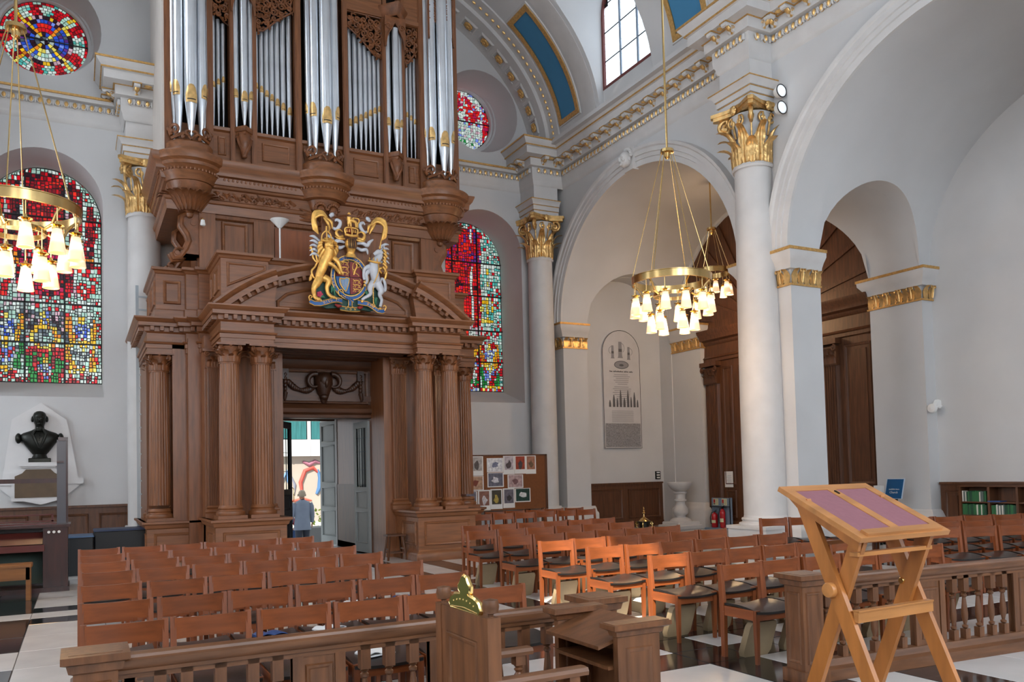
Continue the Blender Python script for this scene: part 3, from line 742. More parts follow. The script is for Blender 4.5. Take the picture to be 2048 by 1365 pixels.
def colRL(x, z, r, a):
    if r > .6:
        if abs(abs(x)-abs(z)) < .06: return 'YLOG'
        return ('RDR' if int(r*100) % 2 == (int(a*3) % 2) or r > .83 and random.random() < .5 else 'WGGWT')
    if E2(x, z, .0, .28, .16, .13) < 1: return 'RRr'
    if E2(x, z, 0, -.33, .13, .16) < 1 or (abs(z+.44) < .04 and abs(x) < .2): return 'WGL'
    if abs(abs(x)-abs(z)) < .05 and r > .15: return 'YLO'
    if r > .48: return 'YLKKDY' if int(a*2.4) % 2 else 'KKP'
    if abs(x) < .2 and abs(z-.02) < .09: return 'SNK'
    return 'BBbKVN'
def colRR(x, z, r, a):
    if E2(x, z, .1, -.62, .3, .12) < 1: return 'gGW'
    return 'RrRM' if (E2(x, z, -.15, .55, .5, .25) < 1 or E2(x, z, -.35, .1, .28, .35) < 1 or E2(x, z, .35, .2, .25, .3) < 1 or x > .66) and random.random() < .75 else 'WPWGbWW'
roundwindow('window_3', LC, colRL, True); roundwindow('window_4', RC, colRR, False)
# ---- clerestory window: clear leaded panes in a red-brown frame
CLEAR = mat('sky_lit_pane', 'cfe0f5', .2, emit=(.82, .92, 1.0), es=1.35); FRAMER = mat('red_brown_frame', '6d3631', .5)
W5 = link('window_5', None, None, kind='structure'); X5 = 11.62; c = LUN[0]
o_ = archpoly(c-1.07, c+1.07, 11.08, 12.92, 20); i_ = archpoly(c-1.0, c+1.0, 11.15, 12.92, 20)
b = MB(); b.plate(o_, [i_], fYZ, X5-.06, X5+.06); b.obj('window_frame', FRAMER, W5)
for q in (-.34, .34):
    b = MB(); b.box(X5-.04, X5+.04, c+q-.022, c+q+.022, 11.15, 12.92+sqrt(1-q*q)); b.obj('mullion', mat('pale_mullion', '7f8ea0', .5), W5)
for z in (11.78, 12.5, 13.2):
    r = 1.0 if z < 12.92 else sqrt(1-(z-12.92)**2)
    b = MB(); b.box(X5-.02, X5+.02, c-r, c+r, z-.012, z+.012); b.obj('saddle_bar', LEAD, W5)
for q in range(12):
    y0 = c-1+q/6; lt = 1/6
    for k in range(16):
        z0 = 11.15+k*.18; z1 = z0+.18; ym = y0+lt/2
        if z1 > 12.92 and (abs(ym-c)+.06)**2+(z1-.06-12.92)**2 > 1: continue
        b = MB(); b.box(-.006, .006, -lt/2+.007, lt/2-.007, -.083, .083); 
        if 'pane5' not in tmesh: tmesh['pane5'] = b.mesh('pane', CLEAR)
        link('pane', tmesh['pane5'], W5, (X5, ym, z0+.09))
b = MB(); b.plate(i_, [], fYZ, X5+.012, X5+.02); b.obj('lead_backing', LEAD, W5)
b = MB()
b.plate([(LUN[1]-1.07, 11.1), (LUN[1]+1.07, 11.1), (LUN[1]+1.07, 14.1), (LUN[1]-1.07, 14.1)], [], fYZ, X5+.02, X5+.05); b.plate([(LUN[2]-1.75, 11.1), (LUN[2]+1.75, 11.1), (LUN[2]+1.75, 14.1), (LUN[2]-1.75, 14.1)], [], fYZ, X5+.02, X5+.05)
struct(b, 'window_6', CLEAR)
# ================================================================= west screen (portal and gallery)
S0 = 16.95
SCR = thing('oak_screen', (XC, S0, 0), 'carved oak west screen with paired fluted columns, curved pediment and gallery front', 'screen')
def pframe(b, pts, fn, wd=.05, hh=.03):       # raised moulding around a closed outline; fn(u,v,d)
    k = len(pts); cx = sum(p[0] for p in pts)/k; cz = sum(p[1] for p in pts)/k; v = []
    ins = []
    for i in range(k):
        p = Vector(pts[i]); a = (p-Vector(pts[i-1])).normalized(); c = (Vector(pts[(i+1) % k])-p).normalized()
        n1 = Vector((-a.y, a.x)); n2 = Vector((-c.y, c.x)); m = n1+n2; m = m/max(.2, m.dot(n1)) if m.length > 1e-5 else n1
        ins.append((p, m))
    for p, m in ins:
        for q, d in ((0, 0), (.25, hh), (.6, hh*.8), (1, -.0)): w_ = p+m*(q*wd); v.append(fn(w_.x, w_.y, d))
    b.add(v, [(i*4+j, i*4+j+1, ((i+1) % k)*4+j+1, ((i+1) % k)*4+j) for i in range(k) for j in range(3)])
rect = lambda x0, x1, z0, z1: [(x0, z0), (x1, z0), (x1, z1), (x0, z1)]
front = lambda y: (lambda u, v, d: (u, y-d, v))
sideL = lambda x: (lambda u, v, d: (x-d, u, v))
sideR = lambda x: (lambda u, v, d: (x+d, u, v))
def pedestal(x0, x1, y0, y1, top=.98):
    b = MB(); b.box(x0, x1, y0, y1, .12, top-.05)
    P = [(x0, y1), (x0, y0), (x1, y0), (x1, y1)]
    b.run(P, [(0, 0), (.07, 0), (.07, .13), (.05, .16), (.02, .18), (0, .22)]); b.run(P, [(0, top-.14), (.03, top-.12), (.05, top-.06), (.09, top-.04), (.09, top), (0, top)])
    b.box(x0-.05, x1+.05, y0-.05, y1+.0, top-.04, top)
    p = b.obj('pedestal', OAKH, SCR)
    b = MB(); pframe(b, rect(x0+.12, x1-.12, .30, top-.22), front(y0)); 
    if y1-y0 > .6: pframe(b, rect(y0+.12, y0+.9, .30, top-.22), lambda u, v, d: (x0-d, u, v)); pframe(b, rect(y0+.12, y0+.9, .30, top-.22), lambda u, v, d: (x1+d, u, v))
    b.obj('panel_moulding', OAKH, p); return p
for s in (1, -1):
    a, c = sorted((s*1.26, s*2.48)); pedestal(a, c, -1.87, -.35); a, c = sorted((s*2.52, s*3.45)); pedestal(a, c, -.13, 2.2, .92)
def fluted(R0, R1, z0, z1, nf=24):
    b = MB(); n = nf*4; prof = []; M_ = 7
    for j in range(M_+1):
        t = j/M_; r = R0+(R1-R0)*max(0, (t-.25)/.75)**1.4; z = z0+(z1-z0)*t; fl = 0 if j in (0, M_) else 1
        for k in range(n): a = 2*pi*k/n; b.v.append(((r-fl*R0*.07*abs(sin(a*nf/2))**.7)*cos(a), (r-fl*R0*.07*abs(sin(a*nf/2))**.7)*sin(a), z))
    b.f += [(j*n+k, j*n+(k+1) % n, (j+1)*n+(k+1) % n, (j+1)*n+k) for j in range(M_) for k in range(n)]
    return b
FLUT = fluted(.19, .165, 1.22, 3.78).mesh('shaft', OAK, .5)
b = MB(); b.box(-.25, .25, -.25, .25, 0, .07); b.lathe([(.245, .07), (.255, .10), (.245, .14), (.215, .15), (.205, .17), (.215, .185), (.22, .20), (.205, .225), (.195, .25)], n=24); CBASE = b.mesh('base', OAKH)
def capmesh(R, h):
    b = MB(); b.lathe([(R*1.1, -.02), (R*1.12, 0), (R*1.02, .02), (R, .05), (R*1.0, h*.5), (R*1.22, h*.86)], n=16)
    for row, (hh, n, ph) in enumerate(((.42, 8, 0), (.66, 8, pi/8))):
        for k in range(n):
            a = 2*pi*k/n+ph; W = R*.72; st = len(b.v)
            b.sheet(lambda u, v: ((W/2*(2*u-1)*(.8+.2*abs(sin(pi*3*v)))*(1-v**4)**.5, .05*h*v+(.30*h*(1-cos(2.1*max(0, (v-.62)/.38))) if v > .62 else 0)+.02*(1-(2*u-1)**2), h*hh*(v if v < .62 else .62+.3*sin(2*(v-.62)/.38))), (0, 1, 0)), 4, 6, .01)
            b.xf(Matrix.Translation((R*cos(a), R*sin(a), .01)) @ Matrix.Rotation(a-pi/2, 4, 'Z'), st)
    for k in range(4):
        a = pi/4+pi/2*k; st = len(b.v)
        b.tube([Vector((0, R*.1, h*.5)), Vector((0, R*.3, h*.68))]+spiral((0, R*.40, h*.74), (0, 1, 0), (0, 0, 1), h*.17, 1.5, 14, pi/2, -1), .022, 6); b.tube([(-.035, R*.4, h*.74), (.035, R*.4, h*.74)], h*.06, 8)
        b.xf(Matrix.Translation((R*.9*cos(a), R*.9*sin(a), 0)) @ Matrix.Rotation(a-pi/2, 4, 'Z'), st)
        a2 = pi/2*k; b.ell((R*1.25*cos(a2), R*1.25*sin(a2), h*.9), (.035, .035, .03), 6, 4)
    q = R*1.5; b.box(-q, q, -q, q, h*.9, h)
    return b.mesh('capital', CARVE, .9)
CAPM = capmesh(.165, .34)
def wcolumn(x, y, zb, rot=0):
    p = link('fluted_column', None, SCR, (x, y, 0)); link('shaft', FLUT, p); link('base', CBASE, p, (0, 0, zb)); link('capital', CAPM, p, (0, 0, 3.78), rot); return p
for s in (1, -1):
    for x, y in ((1.60, -1.45), (2.16, -1.45), (3.20, .17), (3.20, .95)): wcolumn(s*x, y, .97 if y < 0 else .91)
def pilaster(x, y, w_=.30, d=.10, n=7, z0=.98, ax=0):
    p = link('fluted_pilaster', None, SCR, (x, y, 0), ax)
    out = [(-w_/2, .0)]
    for i in range(n):
        u0 = -w_/2+.025+(w_-.05)*i/n; u1 = -w_/2+.025+(w_-.05)*(i+1)/n; g = (u1-u0)*.2
        out += [(u0+g, 0), (u0+g*1.6, .016), (u1-g*1.6, .016), (u1-g, 0)]
    out += [(w_/2, 0), (w_/2, d), (-w_/2, d)]
    b = MB(); b.plate(out, [], lambda u, v, dd: (u, v, dd), z0+.2, 3.80); b.obj('shaft', OAK, p, sharp=.3)
    b = MB(); b.box(-w_/2-.05, w_/2+.05, -.05, d, z0, z0+.08); b.run([(-w_/2, d), (-w_/2, 0), (w_/2, 0), (w_/2, d)], [(.04, z0+.08), (.05, z0+.11), (.04, z0+.14), (.01, z0+.16), (.02, z0+.19), (0, z0+.22)]); b.obj('base', OAKH, p)
    b = MB()
    for row, hh in ((0, .42), (1, .64)):
        for k in range(3-row):
            st = len(b.v); W = w_*.36
            b.sheet(lambda u, v: ((W/2*(2*u-1)*(.8+.2*abs(sin(pi*3*v)))*(1-v**4)**.5, -.02*v-(.09*(1-cos(2.1*max(0, (v-.62)/.38))) if v > .62 else 0)-.02*(1-(2*u-1)**2), .33*hh*(v if v < .62 else .62+.3*sin(2*(v-.62)/.38))), (0, 1, 0)), 4, 6, .01)
            b.xf(Matrix.Translation((w_*((k-1)*.34 if row == 0 else (k-.5)*.34), 0, 3.80)), st)
    for s in (1, -1): b.tube(spiral((s*w_*.46, -.06, 4.04), (s, 0, 0), (0, 0, 1), .055, 1.4, 12, pi/2, -1), .018, 6)
    b.box(-w_/2-.02, w_/2+.02, -.01, d, 3.78, 4.1); b.box(-w_/2-.08, w_/2+.08, -.09, d, 4.08, 4.13); b.obj('capital', CARVE, p, sharp=.9)
    return p
for s in (1, -1):
    pilaster(s*1.34, -.72); pilaster(s*2.30, -.72); pilaster(s*2.86, .42, .26)
b = MB()        # plain oak walls behind the columns, the stepped strips, the lobby
for s in (1, -1):
    a, c = sorted((s*1.03, s*2.48)); b.box(a, c, -.62, .35, 0, 4.4)
    a, c = sorted((s*2.44, s*2.72)); b.box(a, c, -.22, 2.88, 0, 4.4); a, c = sorted((s*2.70, s*2.98)); b.box(a, c, -.02, 2.86, 0, 4.39); a, c = sorted((s*2.96, s*3.40)); b.box(a, c, .55, 2.84, .0, 4.38)
    a, c = sorted((s*1.035, s*1.15)); b.box(a, c, .34, 2.85, 0, 4.38)
WALLP = b.obj('panelled_wall', OAK, SCR)
b = MB(); b.box(-1.03, 1.03, .25, .55, 2.92, 4.2); b.box(-1.04, 1.04, .2, 2.9, 3.28, 3.4)
b.run([(-1.03, .25), (1.03, .25)], [(0, 2.92), (.04, 2.93), (.05, 2.99), (.02, 3.0), (.08, 3.04), (.10, 3.12), (.06, 3.16), (.03, 3.2), (0, 3.22)]); b.run([(-1.03, .25), (1.03, .25)], [(0, 3.95), (.05, 4.0), (.09, 4.06), (.09, 4.2), (0, 4.2)])
pframe(b, rect(-.98, .98, 3.22, 3.94), front(.25), .07, .05); b.obj('door_head', OAKDH, SCR)
b = MB(); b.box(-1.4, 1.4, -1.3, .3, 4.16, 4.24)
for k in range(4): b.run([(-1.35, -1.25+.35*k), (1.35, -1.25+.35*k)], [(0, 4.12), (.06, 4.12), (.08, 4.16), (0, 4.17)])
b.obj('soffit', OAKDH, SCR)
b = MB()        # carved mask between swags over the door
st = len(b.v); f_ = .22
b.lathe([(.0, -.36), (.06, -.34), (.11, -.2), (.2, .05), (.20, .2), (.12, .3), (0, .32)], (0, f_, 3.58), 12); b.ell((0, .12, 3.72), (.14, .12, .17)); b.ell((.02, .06, 3.66), (.05, .07, .12)); b.ell((-.02, .1, 3.36), (.09, .08, .06))
for s in (1, -1):
    b.tube(spiral((s*.2, .14, 3.68), (s, 0, 0), (0, 0, 1), .17, .8, 14, pi*.6, -1, .5), [.06-.003*i for i in range(15)], 8); b.ell((s*.06, .07, 3.76), (.03, .03, .025), 6, 4)
    for i in range(13):
        t = i/12; b.ell((s*(.24+.5*t), .2, 3.55-.30*t+.42*t*t), (.055, .05, .06+.02*sin(9*t)), 7, 5)
    for i in range(7): b.ell((s*.80, .2, 3.82-.075*i), (.05-.002*i, .045, .055), 7, 5)
    b.tube([(s*.80, .18, 3.45), (s*.82, .18, 3.32), (s*.80, .19, 3.26)], [.05, .035, .012], 7); b.box(s*.8-.07, s*.8+.07, .17, .25, 3.72, 3.93)
b.obj('carved_mask_and_swag', mat('carved_dark', '3e2517', .4, var=.3, vs=8, bump=.3, bs=30), SCR, sharp=1.0)
# ---- entablature
EP = [(-3.42, 2.9), (-3.42, .0), (-2.74, .0), (-2.74, -.14), (-2.52, -.14), (-2.52, -.28), (-2.33, -.28), (-2.33, -1.65), (-1.40, -1.65), (-1.40, -1.40)]
EP = EP+[(-x, y) for x, y in reversed(EP)]
b = MB(); b.run(EP, [(-.05, 4.12), (0, 4.12), (0, 4.21), (.02, 4.215), (.02, 4.29), (.045, 4.30), (.06, 4.33), (.0, 4.345), (0, 4.50), (.03, 4.52), (.05, 4.53), (.05, 4.615), (.155, 4.62), (.16, 4.685), (.19, 4.70), (.235, 4.755), (.235, 4.78), (-.05, 4.79)])
b.box(-3.4, 3.4, .02, 2.88, 4.135, 4.775); b.box(-2.31, 2.31, -1.38, .1, 4.25, 4.77); b.box(-2.31, -1.42, -1.63, -1.3, 4.13, 4.78); b.box(1.42, 2.31, -1.63, -1.3, 4.13, 4.78); b.box(-2.5, 2.5, -.26, .1, 4.13, 4.78)
ENT = b.obj('entablature', OAKH, SCR)
b = MB(); b.box(-.035, .035, -.095, .01, -.04, .04, .006); MODB = b.mesh('modillion_block', OAKH)
for (xa, ya), (xb, yb) in zip(EP, EP[1:]):
    d = Vector((xb-xa, yb-ya, 0)); L_ = d.length
    if L_ < .2: continue
    d.normalize(); o = Vector((d.y, -d.x, 0)); n = max(1, round(L_/.155)); rz = atan2(o.y, o.x)+pi/2
    if abs(ya-2.9) < .1 or abs(yb-2.9) < .1: n = max(1, round(L_/.2))
    for i in range(n): link('modillion_block', MODB, ENT, Vector((xa, ya, 4.578))+d*(L_*(i+.5)/n)+o*.05, rz)
# ---- segmental pediment: outer parts stand forward over the column pairs
PR_ = (2.48**2+.98**2)/(2*.98); PCZ = 4.78+.98-PR_
def pang(x): return math.acos(max(-1, min(1, x/PR_)))
PED = None
def pedseg(x0, x1, y, name):
    a0, a1 = pang(x0), pang(x1); n = max(6, int(abs(a1-a0)*40)); PF = [(.0, -.27), (.03, -.26), (.05, -.2), (.14, -.19), (.15, -.10), (.19, -.08), (.235, -.02), (.235, .02), (-.25, .02)]
    v = []; k = len(PF)
    for i in range(n+1):
        a = a0+(a1-a0)*i/n
        for o, r in PF: v.append(((PR_+r)*cos(a), y-o, max(4.775, PCZ+(PR_+r)*sin(a))))
    b = MB(); b.add(v, [(i*k+j, i*k+j+1, (i+1)*k+j+1, (i+1)*k+j) for i in range(n) for j in range(k-1)]+[tuple(range(k)), tuple(n*k+j for j in range(k))])
    p = b.obj(name, OAKH, SCR)
    m = int(abs(a1-a0)*PR_/.17)
    for i in range(m):
        a = a0+(a1-a0)*(i+.5)/m; z = PCZ+(PR_-.225)*sin(a)
        if z < 4.86: continue
        q = link('modillion_block', MODB, p); q.matrix_local = Matrix.Translation(((PR_-.225)*cos(a), y-.04, z)) @ Matrix.Rotation(pi/2-a, 4, 'Y')
    pts = [(x0, 4.78), (x1, 4.78)]+[((PR_-.2)*cos(a1+(a0-a1)*i/n), max(4.781, PCZ+(PR_-.2)*sin(a1+(a0-a1)*i/n))) for i in range(n+1)]
    b = MB(); b.plate(pts, [], fXZ, y+.02, y+.25); b.obj('tympanum', OAKH, p)
    return p
pedseg(-2.48, -1.40, -1.65, 'pediment_cornice'); pedseg(1.40, 2.48, -1.65, 'pediment_cornice'); PM = pedseg(-1.42, 1.42, -1.40, 'pediment_cornice')
b = MB(); pframe(b, [(-1.3, 4.84), (1.3, 4.84), (1.3, 5.0)]+[((PR_-.4)*cos(a), PCZ+(PR_-.4)*sin(a)) for a in [pang(1.25)+(pang(-1.25)-pang(1.25))*i/10 for i in range(11)]]+[(-1.3, 5.0)], front(-1.40), .06, .03); b.obj('panel_moulding', OAKH, PM)
# ---- gallery front above the entablature
GP = [(-3.25, 2.9), (-3.25, .12), (-2.72, .12), (-2.72, -.02), (-2.50, -.02), (-2.50, -.14), (-2.30, -.14), (-2.30, -1.52), (-1.46, -1.52), (-1.46, -1.36)]
GP = GP+[(-x, y) for x, y in reversed(GP)]
b = MB(); v0 = len(b.v); b.run(GP, [(0, 4.78), (0, 5.68), (.02, 5.69), (.04, 5.73), (.08, 5.75), (.08, 5.80), (-.12, 5.80), (-.12, 4.78)]); b.run(GP, [(0, 4.78), (.03, 4.78), (.03, 4.98), (0, 5.0)])
GAL = b.obj('gallery_front', OAKH, SCR)
b = MB()
for s in (1, -1):
    tri = [(1.58, 5.42), (1.58, 5.62), (2.20, 5.62), (2.20, 5.12)]; tri = [(2.20, 5.16), (2.20, 5.62), (1.50, 5.62), (1.50, 5.50)]
    pts = [(s*x, z) for x, z in tri]
    if s < 0: pts = pts[::-1]
    pframe(b, pts, front(-1.52), .05, .03)
    pframe(b, rect(*sorted((s*2.80, s*3.12)), 5.10, 5.56), front(.12), .06, .045)
    x = s*2.30
    pframe(b, rect(-1.38, -.80, 5.12, 5.58), (lambda u, v, d, s=s: (s*(2.30+d), u, v)), .05, .03); pframe(b, rect(-.72, -.3, 5.12, 5.58), (lambda u, v, d, s=s: (s*(2.30+d), u, v)), .05, .03)
    for q in (.3, 1.2, 2.0): pframe(b, rect(q, q+.75, 5.10, 5.58), (lambda u, v, d, s=s: (s*(3.25+d), u, v)), .05, .03)
b.obj('panel_moulding', OAKH, GAL)
b = MB(); b.box(-3.2, 3.2, .2, 2.9, 4.75, 4.80); b.obj('gallery_floor', OAKDH, SCR)
# ================================================================= organ case and pipes
ORG = thing('organ', (XC, S0, 0), 'tall oak pipe organ with silvery pipes in three big towers above the screen', 'organ')
b = MB(); b.box(-2.49, 2.49, .125, 2.7, 4.82, 6.95)
for s in (1, -1):
    for x0, x1 in ((2.17, 2.47),): a, c = sorted((s*x0, s*x1)); b.box(a, c, -.02, .2, 4.82, 6.95)
    a, c = sorted((s*1.02, s*1.42)); b.box(a, c, .03, .2, 4.82, 6.95)
b.run([(-2.5, .1), (2.5, .1)], [(0, 6.85), (.06, 6.87), (.09, 6.95), (0, 6.96)])
LOW = b.obj('lower_case', OAK, ORG)
b = MB()
for s in (1, -1):
    a, c = sorted((s*1.46, s*2.10)); pframe(b, rect(a+.06, c-.06, 5.9, 6.84), front(.12), .07, .05)
b.obj('panel_moulding', OAKH, LOW)
b = MB(); b.box(-1.0, -.2, .06, .11, 5.82, 6.8); b.obj('console_recess', mat('warm_oak', '8a4a20', .4, var=.2, vs=2, st=(8, 8, 1)), LOW)
b = MB()
for i in range(4):
    for j in range(3): b.lathe([(.0, -.03), (.018, -.03), (.022, -.015), (.012, 0), (.012, .06)], (-.94+.045*j, .03, 5.94+.06*i), 8, ax='y')
b.obj('stop_knob', WHITEP, LOW, kind='stuff')
# scrolled brackets under the overhang
def bracket(x, y, s, name='scroll_bracket'):
    b = MB(); P = [Vector((0, -.02, 6.92))]
    big = spiral((0, -.10, 6.72), (0, -1, 0), (0, 0, 1), .21, 1.25, 20, pi*.5, -1, .25)
    small = spiral((0, -.36, 6.12), (0, -1, 0), (0, 0, 1), .13, 1.2, 16, pi*1.5, -1, .3)
    body = [Vector((0, -.12+.0*t, 6.93)) for t in (0,)]
    cur = [(0, .02, 6.93), (0, -.16, 6.93), (0, -.30, 6.82), (0, -.31, 6.66), (0, -.20, 6.50), (0, -.16, 6.36), (0, -.22, 6.2), (0, -.34, 6.02), (0, -.46, 6.0), (0, -.5, 6.1)]
    W = .13
    for path, th in (([Vector(p) for p in cur], .085), (list(big), .05), (list(small), .04)):
        for q in (-1, 1): b.tube([p+Vector((q*W*.8, 0, 0)) for p in path], [th*.55]*len(path), 6)
        b.tube(path, th, 8)
        for p0, p1 in zip(path, path[1:]): b.bar(p0, p1, W*1.9, th*1.1, (1, 0, 0)) if False else None
    n = len(cur)
    b.add([(q*W, p[1], p[2]) for p in cur for q in (-1, 1)]+[(q*W, .1, max(p[2], 6.05)) for p in cur for q in (-1, 1)],
          [(2*i, 2*i+1, 2*i+3, 2*i+2) for i in range(n-1)]+[(2*n+2*i, 2*i, 2*i+2, 2*n+2*i+2) for i in range(n-1)]+[(2*i+1, 2*n+2*i+1, 2*n+2*i+3, 2*i+3) for i in range(n-1)])
    for i in range(6): b.ell((0, -.24+.02*i, 6.55-.07*i), (.035, .03, .03), 6, 4)
    b.lathe([(.0, -W*1.15), (.06, -W*1.15), (.06, W*1.15), (0, W*1.15)], (0, -.10, 6.72), 10, ax='x'); b.lathe([(.0, -W*1.15), (.045, -W*1.15), (.045, W*1.15), (0, W*1.15)], (0, -.40, 6.1), 10, ax='x')
    return b.obj(name, CARVE, ORG, (x, y, 0), sharp=.9)
for s in (1, -1):
    for y in (.16, 1.3): q = bracket(s*2.47, y, s); q.rotation_euler = (0, 0, s*pi/2)
# overhanging cornice
OP = [(-3.06, 2.7), (-3.06, -.05), (3.06, -.05), (3.06, 2.7)]
b = MB(); b.run(OP, [(-.2, 6.93), (0, 6.93), (.02, 7.10), (.05, 7.12), (.07, 7.17), (.02, 7.19), (.0, 7.21), (0, 7.42), (.05, 7.44), (.07, 7.48), (.10, 7.49), (.12, 7.56), (.13, 7.62), (.20, 7.64), (.21, 7.74), (.26, 7.80), (.30, 7.90), (.30, 7.93), (-.2, 7.95)]); b.box(-3.0, 3.0, 0, 2.6, 6.94, 7.93)
CO = b.obj('overhanging_cornice', OAKH, ORG)
b = MB(); b.ell((0, 0, 0), (.022, .02, .03), 6, 4); OE = b.mesh('small_egg', OAKH)
for i in range(74):
    x = -3.0+6.0*i/73
    if min(abs(x), abs(x-2.64), abs(x+2.64)) > .55: link('small_egg', OE, CO, (x, -.175, 7.59))
for i in range(30): link('small_egg', OE, CO, (-3.185, .05+i*.085, 7.59))
b = MB()       # carved leaf frieze between the towers
for s in (1, -1):
    for i in range(26):
        x = s*(.62+1.5*i/25); z = 7.32+.035*sin(i*1.3)
        b.tube([(x, -.055, z-.05), (x+s*.035, -.075, z+.02*sin(i*2.1)), (x+s*.09, -.06, z+.06*cos(i*1.7))], [.022, .028, .01], 5)
        b.ell((x, -.055, 7.30+.06*sin(i*2.3)), (.04, .025, .03), 6, 4)
b.obj('carved_frieze', CARVE, CO, sharp=1, kind='stuff')
# upper case: base panels, posts
b = MB(); b.box(-3.0, 3.0, .05, .30, 7.9, 8.70); b.box(-3.0, 3.0, .9, 1.0, 7.9, 13.2)
b.run([(-2.3, .05), (2.3, .05)], [(0, 8.63), (.05, 8.66), (.06, 8.72), (0, 8.74)]); BASEP = b.obj('case_base', OAKH, ORG)
b = MB(); b.box(-2.95, 2.95, .62, .66, 8.7, 13.2); b.obj('shade_sheet', DARK, ORG)  # near-black sheet painted as the shade inside the case, behind the pipes
b = MB()
for s in (1, -1):
    for x0, x1 in ((.68, 1.24), (1.94, 2.10)): a, c = sorted((s*x0, s*x1)); pframe(b, rect(a, c, 8.16, 8.54), front(.05), .04, .03)
b.obj('panel_moulding', OAKH, BASEP)
for x, w_, y in [(s*q, ww, yy) for s in (1, -1) for q, ww, yy in ((.50, .12, -.02), (1.40, .11, -.0), (1.82, .09, -.0), (2.27, .16, -.02), (3.02, .14, -.02))]:
    b = MB(); b.box(-w_/2, w_/2, -.04, .28, 7.93, 13.2); b.box(-w_/2+.02, w_/2-.02, -.055, -.03, 7.95, 13.2); b.obj('case_post', OAK, ORG, (x, y, 0))
for s in (1, -1):
    b = MB(); b.box(-.03, .03, -.06, 2.6, 7.93, 13.2); b.obj('case_side', mat('lit_case_side', 'cfc6be', .5, var=.05) if s < 0 else OAK, ORG, (s*3.10, .02, 0))  # left side painted pale, as if lit by the south windows
# pipes
def pipe(x, y, r, zfoot, zm, ztop, face=-pi/2):
    t = link('pipe', None, ORG, (x, y, 0)); h = zm-zfoot
    b = MB(); b.lathe([(.012, zfoot), (r*.35, zfoot+.05), (r*.97, zm-.02), (r, zm), (r, ztop), (r*.93, ztop), (r*.93, ztop-.1)], n=16); b.obj('pipe_body', TIN, t)
    b = MB(); H_ = r*3.0; n = 6
    def pt(u, v, o): a = face+(u-.5)*1.9; rr = r*1.03+o; return (rr*cos(a), rr*sin(a), zm-r*.55+H_*v)
    def shape(u, v):
        lim = 1-.5*abs(2*u-1)**3
        return pt(u, v*lim+(0 if v > 0 else 0), r*.06*(1 if .2 < v < .9 else .3))
    b.grid(shape, n, 5); b.obj('gilded_mouth', GOLD, t)
    b = MB(); a0 = face-.7
    b.grid(lambda u, v: ((r*1.075)*cos(face+(u-.5)*1.35), (r*1.075)*sin(face+(u-.5)*1.35), zm-r*.12+r*.16*v), 5, 1); b.obj('mouth_slot', BLACK, t)
    return t
flat = [(-1.32, 9.71, 10.84), (-1.215, 9.655, 10.88), (-1.11, 9.58, 10.97), (-1.005, 9.51, 11.07), (-.895, 9.43, 11.18), (-.775, 9.36, 11.28), (-.645, 9.28, 11.38)]
for s in (1, -1):
    for x, zm, zt in flat: pipe(s*x, .16, .045+.010*(zt-10.8)/.5, 8.72, zm, zt+.05)
    for x, zm, zt in ((-2.155, 9.58, 11.02), (-2.06, 9.65, 10.93), (-1.965, 9.71, 10.86)): pipe(s*x, .16, .041, 8.72, zm, zt+.05)
    for dx, dy, zm, r in ((-.135, .02, 9.37, .062), (0, -.10, 9.27, .072), (.135, .02, 9.37, .062)): pipe(s*1.61+dx, -.04+dy, r, 8.74, zm, 11.5-.2*abs(dx), -pi/2+dx*3)
for cx, dz in ((-2.64, 0), (0, .06), (2.64, 0)):
    for k, (a, zm, r) in enumerate(((-pi*.98, 9.26, .085), (-pi*.77, 9.14, .10), (-pi/2, 8.99, .118), (-pi*.23, 9.14, .10), (-.02*pi, 9.26, .085))):
        pipe(cx+.275*cos(a), .0+.33*sin(a), r, 8.28+dz, zm+dz, 13.1, a)
